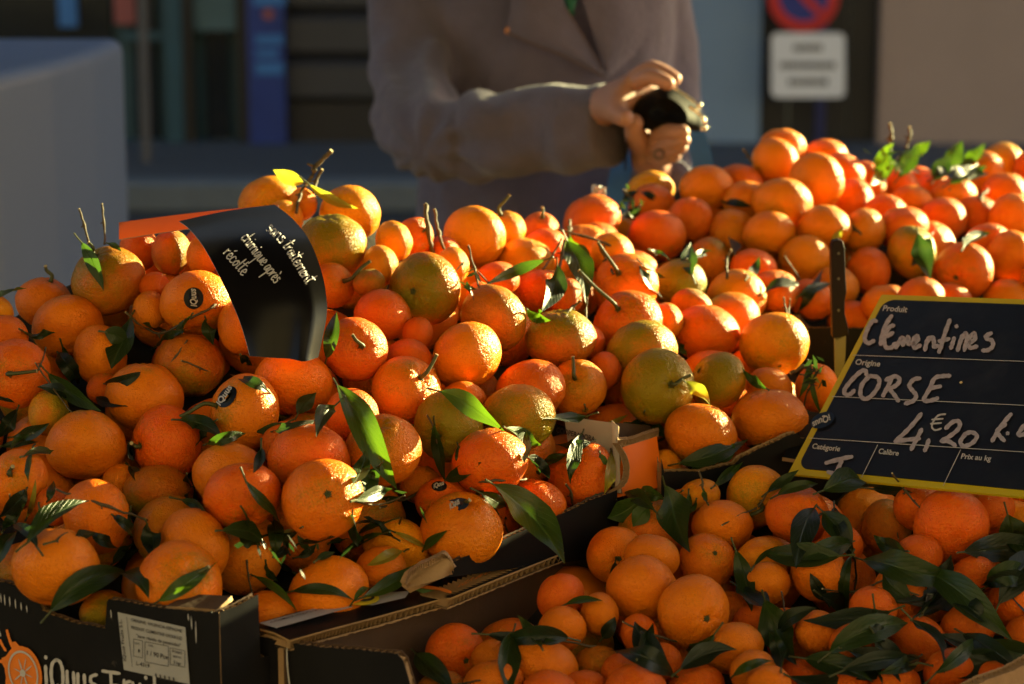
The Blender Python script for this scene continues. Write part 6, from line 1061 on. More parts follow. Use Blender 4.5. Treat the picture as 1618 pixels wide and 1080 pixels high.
# shutter: every slat a part
sh = MB(); z = .28; k = 0
while z < 3.1:
    mb = MB(); x0, x1 = X(456), X(1072)
    mb.add([(x0, YB+.0, z), (x1, YB+.0, z), (x1, YB-.045, z+.03), (x0, YB-.045, z+.03), (x0, YB-.045, z+.17), (x1, YB-.045, z+.17), (x1, YB, z+.2), (x0, YB, z+.2)],
           [(0,1,2,3), (3,2,5,4), (4,5,6,7)])
    mb.build('slat', GREYMET, shop); z += .205
wallbox('shutter_backing', X(455), X(1073), .28, 3.1, YB + .012, YB + .1, DARKG, shop)
wallbox('shutter_base', X(456), X(1072), .101, .28, YB - .02, YB + .1, DARKG, shop)
wallbox('wall', X(455), X(1072), 3.1, HB, YB + .01, YB + .3, WALLG, shop)
bn_ = empty('shop_banner', (X(425), YB - .1, Zb(220))); tag(bn_, 'tall narrow blue banner with lighter blue print beside the grey shutter', 'banner')
wallbox('panel', X(397), X(454), Zb(222), Zb(-260), YB - .12, YB - .08, BLUEP, bn_)
mb = MB(); fb = plane_fn(Vector((0, YB - .12, 0)), Vector((0, -1, 0)))
lay_poly(mb, [(400, -40), (451, -40), (451, 8), (400, 8)], fb, .004, 0); lay_poly(mb, [(404, 55), (448, 55), (448, 70), (404, 70)], fb, .004, 0)
lay_poly(mb, [(404, 78), (440, 78), (440, 90), (404, 90)], fb, .004, 0); lay_poly(mb, [(404, 98), (448, 98), (448, 118), (404, 118)], fb, .004, 0)
lay_ellipse(mb, 424, 22, 9, 9, fb, .005, 1)
mb.build('print', [BLUEL, SKINP], bn_)
pole = MB(); pole.tube([at_y(232, 262, 10.3), at_y(228, 120, 10.3), at_y(224, -60, 10.3), at_y(222, -160, 10.3)], .022, 8)
tag(pole.build('street_pole', simple('grey_pole', (.085, .082, .09), .5)), 'thin grey pole standing before the teal framed shop window', 'pole')
bw = wallbox('rendered_wall', X(1072), X(1200), 0, HB, YB - .05, YB + .3, SLATE, None); tag(bw, 'plain blue-grey wall section between the person and the dark gate', 'wall')
gt = empty('garage_gate', (X(1290), YB, 0)); tag(gt, 'dark brown gate panels carrying the round parking sign', 'gate')
for i in range(4):
    a = X(1200) + (X(1386) - X(1200)) * i / 4; b_ = X(1200) + (X(1386) - X(1200)) * (i + 1) / 4
    wallbox('board', a + .003, b_ - .003, 0, 3.4, YB + .0, YB + .05, DARKG, gt)
wallbox('lintel', X(1200), X(1386), 3.4, HB, YB - .02, YB + .3, BEIGE, gt)
bg_ = wallbox('stucco_wall', X(1386), 10.35, 0, HB, YB - .08, YB + .3, BEIGE, None); tag(bg_, 'plain beige stucco wall beyond the blurred fruit heap', 'wall')
# the sunlit side of the street behind the photographer and an added awning against skylight
opp = empty('opposite_building', (0, -7, 0)); tag(opp, 'sunlit ochre building across the street behind the photographer', 'building')
OCH = simple('ochre_render', (.225, .188, .146), .85, .12, 2, .003, 30)
wallbox('wall', -26, 22, 0, 9, -7.4, -7.0, OCH, opp)
for k in range(11):
    for z0 in (1.0, 4.2):
        w_ = wallbox('window', -21 + k * 4, -19.8 + k * 4, z0, z0 + 1.8, -6.998, -6.95, TEAL, opp); g = wallbox('pane', -20.93 + k * 4, -19.87 + k * 4, z0 + .07, z0 + 1.73, -6.948, -6.94, GLASS, w_); g.matrix_parent_inverse = Matrix()
aw = empty('shade_awning', (0, 2.4, 0)); tag(aw, 'added dark green canvas awning, out of view, blocking skylight over the stall', 'awning')
CANV = simple('green_canvas', (.02, .045, .03), .85, .2, 10)
sheet('canvas', aw, [[Vector((-2.1 + 4.2 * j / 8, .55 + 3.1 * i / 5, 2.62 - .05 * abs(i - 2.5) - .015 * math.sin(j * 2.4))) for j in range(9)] for i in range(6)], .004, [CANV] * 3)
for x in (-2.05, 2.05):
    for y in (.6, 3.6): mb = MB(); mb.tube([(x, y, 0), (x, y, 2.5)], .02, 8); mb.build('post', GREYMET, aw)
# parking sign and plate on a blue post
sg = empty('parking_sign', (X(1285), YB - .2, 0)); tag(sg, 'round red and blue no-parking sign above a white plate on a dark blue post', 'sign')
fs_ = plane_fn(Vector((0, YB - .2, 0)), Vector((0, -1, 0)))
mb = MB(); mb.tube([(X(1290), YB - .17, 0), (X(1290), YB - .17, 1.3)], .022, 10); mb.build('post', simple('navy_post', (.01, .014, .09), .4), sg)
RED = simple('sign_red', (.55, .012, .02), .4, .1); SBLUE = simple('sign_blue', (.01, .025, .22), .4, .1); WPL = simple('plate_white', (.80, .80, .84), .5, .08, 8)
mb = MB(); c = fs_(1270, -6); mb.tube([c + Vector((0, .015, 0)), c], .158, 40, 0)
lay_ellipse(mb, 1270, -6, 39, 39, fs_, .002, 1, n=40)
lay_stroke(mb, [(1240, -36), (1300, 24)], 13, fs_, .004, 0)
mb.build('disc', [RED, SBLUE], sg)
def rrect(x0, y0, x1, y1, r, n=5):
    out = []
    for cx, cy, a in ((x1-r, y0+r, -90), (x1-r, y1-r, 0), (x0+r, y1-r, 90), (x0+r, y0+r, 180)):
        for k in range(n+1):
            t = R(a + 90*k/n); out.append((cx + r*math.cos(t), cy + r*math.sin(t)))
    return out
mb = MB(); o_ = rrect(1219, 52, 1335, 154, 10); f_ = [fs_(x, y, .0) for x, y in o_]; bk = [p + Vector((0, .012, 0)) for p in f_]; n_ = len(f_)
mb.add(f_ + bk, [tuple(range(n_)), tuple(range(2*n_-1, n_-1, -1))] + [(i, n_+i, n_+(i+1)%n_, (i+1)%n_) for i in range(n_)], 0)
pl_ = mb.build('plate', [WPL], sg)
mb = MB(); rr = random.Random(4)
for y, a, b_ in ((75, 1254, 1302), (103, 1232, 1324), (129, 1246, 1310)):
    x = a
    while x < b_ - 4:
        w = rr.uniform(3.5, 6.5); lay_poly(mb, [(x, y-5), (x+w, y-5), (x+w, y+5), (x, y+5)], fs_, .002, 0); x += w + rr.uniform(1.5, 2.5)
q = mb.build('lettering', [INK_K], pl_); q.matrix_parent_inverse = Matrix()
# pale counter with rounded corner at the left
CNT = simple('pale_painted_metal', (.072, .113, .20), .5, .07, 3, .0015, 12)
foot = [(-.727, 4.56), (-.742, 4.3), (-.775, 4.08), (-.825, 3.86), (-.90, 3.66), (-1.02, 3.50), (-1.2, 3.42), (-1.9, 3.38), (-1.9, 4.56)]
mb = MB(); n_ = len(foot); vs_ = [(x, y, 0) for x, y in foot] + [(x, y, 1.115) for x, y in foot]
mb.add(vs_, [tuple(range(n_))[::-1], tuple(range(n_, 2*n_))] + [(i, (i+1) % n_, n_+(i+1) % n_, n_+i) for i in range(n_)])
o = mb.build('market_counter', CNT); bevel(o, .025, 4); tag(o, 'pale grey smooth-sided counter with a rounded corner behind the heap', 'counter')

# ============================================================ THE STALL
WOOD = simple('table_wood', (.20, .13, .07), .7, .3, 14, .001, 60)
tb = empty('stall_table', (0, 2.4, 0)); tag(tb, 'long wooden trestle table under the fruit crates', 'table')
for i in range(8):
    mb = MB(); y0 = 1.62 + i * .215; mb.box((-1.2, y0 + .002, .715), (1.35, y0 + .213, .74)); mb.build('plank', WOOD, tb)
for x in (-1.1, 1.25):
    for y in (1.7, 3.2):
        mb = MB(); mb.box((x-.03, y-.03, 0), (x+.03, y+.03, .714)); mb.build('leg', WOOD, tb)
o = sheet('gap_cloth', None, CLOTH, .004, [CLOTHM, CLOTHM, CLOTHM]); tag(o, 'added black cloth beneath the clementines that keeps the gaps dark', 'cloth')  # black sheet added so the gaps between fruit close to dark

Z = Vector((0, 0, 1))
# ---- crate A: black printed carton at the lower left
ZA, ZB_ = .915, .885
def corner_frame(pa, pb, z):
    a, b_ = at_z(*pa, z), at_z(*pb, z); sv = (b_ - a); sv.z = 0; sv.normalize()
    n = sv.cross(Z); 
    return a, sv, n
A0, sA, nA = corner_frame((345, 967), (0, 918), ZA)
if nA.dot(CAMP - A0) < 0: nA = -nA
fA = plane_fn(A0, nA)
ca = empty('fruit_carton', A0 - Z * .17); tag(ca, 'black printed carton with orange slice logo and white label at the heap foot', 'carton')
profA = on_line_prof(fA, A0, sA, Z, [(346, 967), (334, 966), (290, 962), (250, 957), (172, 945), (169, 950), (166, 992), (120, 985), (82, 972), (66, 963), (56, 938), (46, 929), (0, 918), (-60, 910), (-200, 895)])
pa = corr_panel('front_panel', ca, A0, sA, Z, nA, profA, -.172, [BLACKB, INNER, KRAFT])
# side going back, standing flap then low
sS = (at_z(930, 812, ZA) - at_z(385, 990, ZA)); sS.z = 0; sS.normalize(); nS = Vector((sS.y, -sS.x, 0))
A1 = A0 + nS * .001
fS = plane_fn(A1, nS)
pS = on_line_prof(fS, A1, sS, Z, [(347, 968), (372, 957), (405, 938)]); e = pS[-1][0]
pS += [(e + .0012, pS[-1][1] - .052), (.42, -.055)]
corr_panel('side_panel', ca, A1, sS, Z, nS, pS, -.172, [BLACKB, INNER, KRAFT])
sheet('corner_flap', ca, bilin([at_z(300, 938, ZA + .002), at_z(366, 941, ZA + .006), at_z(343, 963, ZA), at_z(262, 957, ZA - .001)], 4, 6), .004, [INNER, INNER, KRAFT])
# logo, name, label
def px_print(name, parent, builder, mats):
    m = MB(); builder(m); q = m.build(name, mats, parent)
    if parent.parent is not None: q.matrix_parent_inverse = Matrix()
    return q
def logo(m):
    ro = R(-14)
    # splash around the slice
    pts = []
    for k in range(40):
        a = k * 2 * math.pi / 40; j = 1 + (.22 * max(0, math.sin(a * 7 + .6)) if 1.7 < a < 5.2 else .03)
        x = 28 * j * math.cos(a); y = 43 * j * math.sin(a); pts.append((39 + x*math.cos(ro) - y*math.sin(ro), 1061 + x*math.sin(ro) + y*math.cos(ro)))
    c0 = (39, 1061)
    vs = [fA(*c0, .0022)] + [fA(x, y, .0022) for x, y in pts]; m.add(vs, [(0, i + 1, (i + 1) % 40 + 1) for i in range(40)], 0)
    lay_stroke(m, [(22, 1020), (17, 1005), (14, 994)], 4.2, fA, .0026, 0); lay_stroke(m, [(12, 1026), (6, 1016), (3, 1009)], 4, fA, .0026, 0)
    lay_stroke(m, [(10, 1044), (0, 1042), (-8, 1040)], 5, fA, .0026, 0)
    lay_ellipse(m, 40, 1061, 23, 36, fA, .0030, 1, ro, 36, .9)
    for k in range(8):
        a = k * math.pi / 4 + .3; lay_stroke(m, [(40 + 3*math.cos(a), 1061 + 4*math.sin(a)), (40 + 15*math.cos(a), 1061 + 24*math.sin(a))], 2.2 if k % 2 else 1.4, fA, .0030, 1, 3, .3)
    lay_ellipse(m, 40, 1061, 4.5, 6, fA, .0036, 1, ro, 12)
px_print('logo', ca, logo, [INK_O, INK_W])
NAME = [[(75,1050),(76,1070),(77,1090)],[(75,1035),(76,1038)],
 [(93,1040),(86,1046),(84,1064),(88,1085),(96,1092),(102,1080),(102,1058),(98,1044),(91,1040)],[(94,1080),(104,1097)],
 [(109,1058),(110,1084),(115,1092),(120,1084),(119,1060)],[(126,1062),(127,1088),(132,1096),(137,1088),(136,1064)],
 [(156,1064),(147,1067),(147,1076),(156,1082),(156,1092),(146,1098)],[(165,1058),(192,1062)],[(178,1061),(180,1106)],[(179,1080),(192,1082)],
 [(199,1072),(200,1105)],[(200,1084),(204,1076),(209,1075)],[(213,1076),(214,1100),(219,1106),(225,1098),(224,1078)],
 [(233,1083),(234,1108)],[(233,1067),(234,1070)],[(247,1066),(248,1098),(254,1108)],[(240,1082),(257,1085)]]
px_print('brand_lettering', ca, lambda m: [lay_stroke(m, s, 5.2, fA, .0026) for s in NAME], [INK_W])
def ticks(m):
    for x, y, l in ((4, 936, 14), (10, 938, 16), (18, 941, 15), (27, 945, 14), (36, 950, 12), (45, 955, 10), (178, 962, 12), (305, 972, 20), (312, 980, 34), (300, 968, 10), (3, 996, 8)):
        lay_stroke(m, [(x, y), (x + 1, y + l)], 1.6, fA, .0024, 0, 3, .4)
px_print('brush_marks', ca, ticks, [INK_W])
mb = MB(); lay_poly(mb, [(189, 965), (296, 989), (303, 1079), (199, 1056)], fA, .0030); lbl = mb.build('paper_label', [PAPER], ca)
def label(m):
    up = lambda h: (h * .02, -h); d = .225
    T = lambda s, x, y, w, h: lay_text(m, s, (x, y), (x + w, y + w * d), up(h), fA, .0036, 0, .015)
    T('ORIGINE: VALENCIA-ESPAGNE', 211, 979, 80, 5); T('PRODUIT: CLEMENTINE ORONULES', 211, 991, 80, 5)
    T('"zero résidu de pesticides"', 219, 1004, 70, 5); T('1', 222, 1028, 2.5, 5); T('1 / 90 Pce', 236, 1032, 33, 7); T('CAT.', 217, 1015, 8, 3); T('CAL.', 238, 1018, 9, 3)
    T('POIDS', 276, 1028, 15, 4); T('approx.', 277, 1035, 14, 3.5); T('5 kgr', 278, 1046, 12, 5); T('L-4319', 219, 1048, 21, 6)
    for (x0, y0, x1, y1) in ((215, 1007, 229, 1034), (233, 1011, 270, 1043), (273, 1021, 296, 1047)):
        k = lambda x, y: (x, y + (x - x0) * .2)
        lay_stroke(m, [k(x0, y0), k(x1, y0)], .8, fA, .0036); lay_stroke(m, [k(x1, y0), k(x1, y1)], .8, fA, .0036); lay_stroke(m, [k(x1, y1), k(x0, y1)], .8, fA, .0036); lay_stroke(m, [k(x0, y1), k(x0, y0)], .8, fA, .0036)
    lay_stroke(m, [(204, 972), (213, 1051)], .7, fA, .0036)
    lay_text(m, 'iQuus Fruits S.L.', (203, 1042), (196, 976), (-4.5, 0), fA, .0036, 0, .02)
    for k in range(5): lay_stroke(m, [(250 + k * 7, 1062 + k * 1.6), (251 + k * 7, 1068 + k*1.6)], 2.4, fA, .0036)
px_print('lettering', lbl, label, [INK_K])

# ---- crate B: lower right open crate with folded ledge
B0 = at_z(386, 994, ZB_); B1 = at_z(640, 1034, ZB_); sB = (B1 - B0); sB.z = 0; sB.normalize(); nB = Vector((sB.y, -sB.x, 0))
if nB.dot(CAMP - B0) < 0: nB = -nB
fB = plane_fn(B0, nB)
cb = empty('open_crate', B0 - Z * .14); tag(cb, 'open black crate with folded printed ledge holding the shaded clementines', 'crate')
pB = on_line_prof(fB, B0, sB, Z, [(386, 995), (455, 1012), (520, 1020), (600, 1028), (628, 1031), (638, 1042), (644, 1062), (652, 1090), (720, 1104), (1200, 1180), (2300, 1340)])
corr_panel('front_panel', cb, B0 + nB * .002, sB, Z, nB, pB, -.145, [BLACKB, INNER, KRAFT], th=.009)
mb = MB(); lay_stroke(mb, [(460, 1016), (461, 1050), (466, 1090)], 2.2, fB, .0065); mb.build('crease', [INK_W], cb)
# ledge
fL = lambda px, py, off=0: at_z(px, py, ZB_) + Z * off
outer = [(385, 991), (480, 963), (590, 933), (690, 906), (760, 886), (883, 854), (945, 838), (972, 828)]
inner = [(458, 1012), (520, 989), (600, 966), (700, 941), (712, 946), (800, 914), (905, 872), (975, 846)]
g0 = [[fL(*p) for p in outer]] + [[fL(*p).lerp(fL(*q), t) + Z * (.0035 * math.sin(t * 3 + i * .9)) for i, (p, q) in enumerate(zip(outer, inner))] for t in (.33, .66, 1.0)]
led = sheet('ledge', cb, g0, .0016, [BLACKB, INNER, KRAFT])
# fluted edge of the ledge: zig-zag with a lower liner
mb = MB(); edge = catmull(g0[-1], 26); dn = Vector((0, 0, -1)); vs = []
for i, p in enumerate(edge): vs += [p + dn * (.0018 if i % 2 else .0072), p + dn * (.0018 if i % 2 else .0072) - nS * .03]
mb.add(vs, [(2*i, 2*i+2, 2*i+3, 2*i+1) for i in range(len(edge) - 1)], 0)
vs = []
for i, p in enumerate(edge): 
    j = random.uniform(-.0006, .0006); vs += [p + dn * .0074, p + dn * .0088 + dn * j, p + dn * .0088 - nS * .03, p + dn * .0074 - nS * .03]
fs = []
for i in range(len(edge) - 1):
    a, b_ = 4*i, 4*i+4; fs += [(a, b_, b_+1, a+1), (a+1, b_+1, b_+2, a+2)]
mb.add(vs, fs, 0)
vs = []
for p in edge: vs += [p + dn * .0018 - nS * .004, p + dn * .0074 - nS * .004]
mb.add(vs, [(2*i, 2*i+2, 2*i+3, 2*i+1) for i in range(len(edge) - 1)], 0)
o = mb.build('fluting', [KRAFT], led); o.matrix_parent_inverse = Matrix()
# inner wall below the ledge
q0 = fL(456, 1012) + dn * .009; q1 = fL(1040, 820) + dn * .009
gin = [[q0.lerp(q1, j / 12) + dn * (.125 * i / 3) - nS * (.006 + .003 * math.sin(j * .8)) for j in range(13)] for i in range(4)]
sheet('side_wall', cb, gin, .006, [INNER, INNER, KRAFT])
mb = MB(); f0 = B0 - Z * .14; mb.add([f0, f0 + sB * .75, f0 + sB * .75 + sS * .62, f0 + sS * .62], [(0, 1, 2, 3)]); mb.build('base', [INNER], cb)
off = .0042
LP = [PAPER, INK_Y, INK_K, INK_G, INK_O, INK_O, INK_B, INK_R]
def strip(m): lay_poly(m, [(410, 992), (437, 1000), (559, 966), (528, 960)], fL, off, 0); 
def strip2(m): lay_poly(m, [(565, 950), (600, 944), (648, 941), (640, 952), (588, 964), (560, 962)], fL, off, 0)
def seal(m): lay_ellipse(m, 574, 956, 26, 9.5, fL, off + .001, 1, R(-4)); lay_ellipse(m, 577, 955, 15, 5.4, fL, off + .0016, 2, R(-4)); lay_ellipse(m, 579, 955, 8, 2.8, fL, off + .0022, 1, R(-4))
def lt1(m): lay_text(m, 'CLEMENTINE DE CORSE', (425, 994), (536, 965), (6, -4), fL, off + .001, 0, .01, 2)
def pic(m): lay_poly(m, [(650, 937), (672, 933), (690, 939), (668, 945)], fL, off, 3); lay_stroke(m, [(655, 935), (690, 938), (712, 944)], 5, fL, off + .0004, 4)
def lt2(m): lay_text(m, 'I.G.P. de Corse', (722, 936), (792, 903), (5, -7), fL, off, .3, .02, 5)
def flag(m):
    lay_poly(m, [(884, 868), (938, 846), (946, 852), (905, 869)], fL, off + .002, 6); lay_poly(m, [(892, 858), (916, 850), (930, 849), (908, 857)], fL, off + .003, 0)
    lay_poly(m, [(912, 852), (934, 845), (944, 847), (922, 855)], fL, off + .004, 7)
for nm, fn_ in (('paper_strip', strip), ('paper_strip', strip2), ('round_seal', seal), ('lettering', lt1), ('fruit_picture', pic), ('lettering', lt2), ('flag_print', flag)): px_print(nm, led, fn_, LP)
# torn kraft stub flap standing at the front of the ledge
K0 = at(640, 930, 1.965); K1 = at(718, 908, 1.985); sK = (K1 - K0); sK.z = 0; sK.normalize(); nK = Vector((sK.y, -sK.x, 0))
if nK.dot(CAMP - K0) < 0: nK = -nK
fK = plane_fn(K0, nK)
top_ = [(641, 921), (645, 907), (654, 899), (664, 892), (676, 887), (690, 880), (700, 875), (706, 878), (712, 886), (717, 896)]
gk = []
for r_i in range(5):
    v = r_i / 4; gk.append([at(x + 3 * math.sin(v * 3 + k), y + (931 - 24 * (x - 641) / 76 - y) * v, 1.948 + .018 * (x - 641) / 76 + .006 * math.sin(v * 2.6 + k * .5)) for k, (x, y) in enumerate(top_)])
fl_ = sheet('torn_flap', cb, gk, .005, [KRAFT, KRAFT, KRAFT])
flute_ribbon('torn_edge', cb, catmull([at(x, y - 1.5, 1.944 + .018 * (x - 641) / 76) for x, y in top_], 7), Vector((0, .35, -1)).normalized(), .0055, [KRAFT])
# ---- crate behind: its side wall, orange corner and white liner
W0 = at_z(650, 912, .905); W1 = at_z(985, 815, .905); sW = (W1 - W0); sW.z = 0; sW.normalize(); nW = Vector((sW.y, -sW.x, 0)); fW = plane_fn(W0, nW)
cc = empty('orange_cornered_carton', at(980, 780, 2.14) - Z * .12); tag(cc, 'carton with black side wall and an upright orange printed corner tube', 'carton')
pW = on_line_prof(fW, W0, sW, Z, [(650, 908), (720, 884), (800, 850), (867, 821), (933, 790), (962, 780), (978, 774)])
corr_panel('side_wall', cc, W0, sW, Z, nW, pW, lambda s_: -.003 - min(s_, .26) * .13, [BLACKB, INNER, KRAFT], th=.006, deep=.003)
ORC = simple('orange_printed_board', (.90, .17, .004), .45, .12, 26, .0008, 22, spec=.3)
WHT = simple('white_printed_liner', (.55, .47, .45), .75, .12, 40, .0008, 60)
O4 = [at(984, 706, 2.150), at(1038, 689, 2.185), at(1047, 768, 2.180), at(974, 786, 2.138)]
sheet('orange_face', cc, bilin(O4, 6, 6, .004, Vector((.3, -1, .2))), .003, [ORC, INNER, KRAFT])
cv = catmull([at(978, 700, 2.148), at(990, 720, 2.144), at(995, 742, 2.14), at(987, 766, 2.135), at(958, 782, 2.128)], 22)
flute_ribbon('fluted_edge', cc, cv, Vector((-1, 0, .1)).normalized(), .0060, [KRAFT])
cv2 = catmull([at(976, 694, 2.146), at(998, 692, 2.16), at(1020, 684, 2.176), at(1041, 678, 2.19)], 22)
flute_ribbon('fluted_top_edge', cc, cv2, Vector((0, .1, -1)).normalized(), .0062, [KRAFT])
sheet('white_liner', cc, bilin([at(891, 657, 2.205), at(970, 668, 2.175), at(982, 775, 2.15), at(904, 745, 2.185)], 5, 6), .003, [WHT, ORC, KRAFT])
sheet('back_face', cc, bilin([at(968, 667, 2.177), at(1031, 672, 2.235), at(1038, 760, 2.23), at(974, 760, 2.175)], 4, 5), .004, [INNER, ORC, KRAFT])
sheet('pinched_edge', cc, bilin([at(966, 664, 2.165), at(977, 672, 2.160), at(981, 778, 2.136), at(972, 778, 2.140)], 6, 3, .003, Vector((0, -1, 0))), .004, [WHT, KRAFT, KRAFT])
fV = plane_fn(at(930, 690, 2.186), (at(970, 668, 2.175) - at(891, 657, 2.205)).cross(at(904, 745, 2.185) - at(891, 657, 2.205)))
px_print('lettering', cc, lambda m: lay_text(m, 'COOPERADORA', (882, 684), (943, 699), (1, -8), fV, .004, 0, .02), [INK_K])
# rim of the crate at the board foot
V0 = at(1047, 752, 2.165); V1 = at(1262, 700, 2.205); sV = (V1 - V0); sV.z = 0; sV.normalize(); nV = Vector((sV.y, -sV.x, 0))
if nV.dot(CAMP - V0) < 0: nV = -nV
fV2 = plane_fn(V0, nV)
pV = on_line_prof(fV2, V0, sV, Z, [(1045, 746), (1072, 743), (1105, 744), (1160, 731), (1170, 722), (1215, 702), (1250, 686), (1262, 684), (1266, 692), (1300, 700), (1420, 690)])
corr_panel('back_rim', cb, V0, sV, Z, nV, pV, -.05, [BLACKB, KRAFT, KRAFT], th=.010)
sheet('dark_flap', cb, bilin([at(1262, 676, 2.235), at(1345, 640, 2.25), at(1320, 735, 2.18), at(1236, 722, 2.19)], 4, 5), .004, [BLACKB, KRAFT, KRAFT])
# ---- far crate under the heap behind
F0 = at(1268, 517, 2.475); F1 = at(1900, 528, 2.475); sF = (F1 - F0); sF.z = 0; sF.normalize(); nF = Vector((sF.y, -sF.x, 0))
if nF.dot(CAMP - F0) < 0: nF = -nF
cf = empty('far_crate', F0 - Z * .15); tag(cf, 'black crate edge showing between the knife and the price board', 'crate')
corr_panel('front_panel', cf, F0, sF, Z, nF, [(0, 0), (.1, -.001), (.45, 0)], -.17, [BLACKB, INNER, KRAFT])
corr_panel('side_panel', cf, F0 + sF * .001, Vector((-nF.x, -nF.y, 0)), Z, -sF, [(0.009, -.001), (.35, .0)], -.17, [BLACKB, INNER, KRAFT])
# ---- torn kraft rim in the lower corner
R0 = at(1528, 1092, 1.84); R1 = at(1660, 1030, 1.90); sR = (R1 - R0); sR.z *= .5; sR.normalize(); nR = Vector((sR.y, -sR.x, 0)).normalized()
if nR.dot(CAMP - R0) < 0: nR = -nR
ct = empty('kraft_carton', R0 - Z * .1); tag(ct, 'plain kraft carton rim torn and lit in the lower corner by the leaves', 'carton')
corr_panel('torn_rim', ct, R0, sR, Z, nR, [(0, 0), (.02, .004), (.05, .003), (.09, .006), (.12, .004)], -.09, [KRAFT, KRAFT, KRAFT], th=.012)

# ---- wooden crate added out of view to keep sun off the open crate
wc = empty('shading_crate', (.78, 2.0, .74)); tag(wc, 'slatted wooden crate added out of view to shade the open crate', 'crate')
for k in range(6):
    z0 = .742 + k * .055
    for (x0, y0, x1, y1) in ((.575, 2.03, 1.0, 2.04), (.575, 2.46, 1.0, 2.47), (.565, 2.03, .574, 2.47), (1.001, 2.03, 1.01, 2.47)):
        wallbox('slat', x0, x1, z0, z0 + .05, y0, y1, WOOD, wc)
for (x0, y0) in ((.576, 2.042), (.576, 2.428), (.968, 2.042), (.968, 2.428)): wallbox('corner_post', x0, x0 + .03, .742, 1.085, y0, y0 + .03, WOOD, wc)
wallbox('liner', .577, .998, .745, 1.05, 2.075, 2.425, INNER, wc)
# ============================================================ FRUIT
def fruit_mesh(i):
    rnd = random.Random(100 + i); bm = bmesh.new()
    nu, nv = 44, 30; off = Vector((rnd.uniform(0, 50), rnd.uniform(0, 50), rnd.uniform(0, 50))); rows = []
    ph = rnd.uniform(0, 6.28); nl = rnd.choice((8, 9, 10))
    for j in range(nv + 1):
        t = math.pi * j / nv; row = []
        for k in range(nu if 0 < j < nv else 1):
            p = k * 2 * math.pi / nu; d = Vector((math.sin(t) * math.cos(p), math.sin(t) * math.sin(p), math.cos(t)))
            r = 1 + .055 * noise.noise(d * .9 + off) + .018 * noise.noise(d * 3.2 + off) + .006 * noise.noise(d * 9 + off)
            r -= .105 * math.exp(-(t / .20) ** 2) - .025 * math.exp(-((t - .45) / .25) ** 2)
            r += .012 * math.exp(-((t - .35) / .22) ** 2) * math.sin(nl * p + ph)
            r -= .06 * math.exp(-((math.pi - t) / .16) ** 2)
            row.append(bm.verts.new(d * r))
        rows.append(row)
    for j in range(nv):
        a, b = rows[j], rows[j+1]
        for k in range(nu):
            if len(a) == 1: bm.faces.new((a[0], b[k], b[(k+1) % nu]))
            elif len(b) == 1: bm.faces.new((a[k], b[0], a[(k+1) % nu]))
            else: bm.faces.new((a[k], b[k], b[(k+1) % nu], a[(k+1) % nu]))
    for f in bm.faces: f.smooth = True
    me = bpy.data.meshes.new('clementine'); bm.to_mesh(me); bm.free(); me.materials.append(PEEL); return me
FM = [fruit_mesh(i) for i in range(7)]
def calyx_mesh():
    m = MB(); pts = []; n = 20
    for k in range(n):
        a = k * 2 * math.pi / n; r = .135 if k % 4 == 0 else (.075 if k % 2 else .10); pts.append(Vector((r * math.cos(a), r * math.sin(a), .905 + (.02 if k % 4 == 0 else .012))))
    m.add([Vector((0, 0, .955))] + [p * 1 for p in pts] + [p * .55 + Vector((0, 0, .43)) for p in pts],
          [(0, n + 1 + k, n + 1 + (k + 1) % n) for k in range(n)] + [(1 + k, 1 + (k + 1) % n, n + 1 + (k + 1) % n, n + 1 + k) for k in range(n)])
    me = bpy.data.meshes.new('calyx'); me.from_pydata(m.v, [], m.f); me.update(); me.materials.append(CALYX); return me
CM = calyx_mesh()
fruits = []
for i, (p, r, q, ax, col, gr, cal, st, grp, lab) in enumerate(FRUIT):
    o = bpy.data.objects.new('clementine', FM[i % 7]); COL.objects.link(o)
    o.location = p
    z = Vector(ax).normalized(); rot = z.to_track_quat('Z', 'Y').to_matrix() @ Matrix.Rotation(i * 1.7, 3, 'Z')
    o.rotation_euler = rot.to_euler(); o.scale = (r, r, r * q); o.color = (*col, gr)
    tag(o, lab, 'clementine', {'A': 'clementines heaped on the near cartons', 'K': 'clementines in the blurred heap behind', 'B': 'clementines in the shaded open crate'}[grp])
    if cal:
        c = bpy.data.objects.new('calyx', CM); COL.objects.link(c); c.parent = o
    if st:
        base = Vector(p) + z * r * q * .90; tip = Vector(st); L = (tip - base).length
        b1 = base + z * min(.012, L * .4)
        b2 = b1.lerp(tip, .5) + Vector((noise.noise(tip * 90), noise.noise(tip * 70), 0)) * .004
        m = MB(); P_ = catmull([base, b1, b2, tip], 4); n_ = len(P_)
        m.tube(P_, [.0021 - .0007 * k / n_ for k in range(n_)], 7)
        m.build('stem', [STEMG], o, True)
        m = MB(); m.tube([tip - (tip - b2).normalized() * .0003, tip + (tip - b2).normalized() * .0005], .0017, 7); m.build('stem_cut', [CUT], o)
    fruits.append((o, *proj(Vector(p))))
BLAB = {'A': 'clementine mostly buried in the shaded gaps of the sloping near heap', 'K': 'clementine mostly buried in the gaps of the blurred heap behind', 'B': 'clementine mostly buried under fruit and leaves in the open crate'}
BGR = {'A': 'buried clementines of the near heap', 'K': 'buried clementines of the heap behind', 'B': 'buried clementines of the open crate'}
rnd = random.Random(9); rest = MB(); NB = 300 - len(FRUIT)
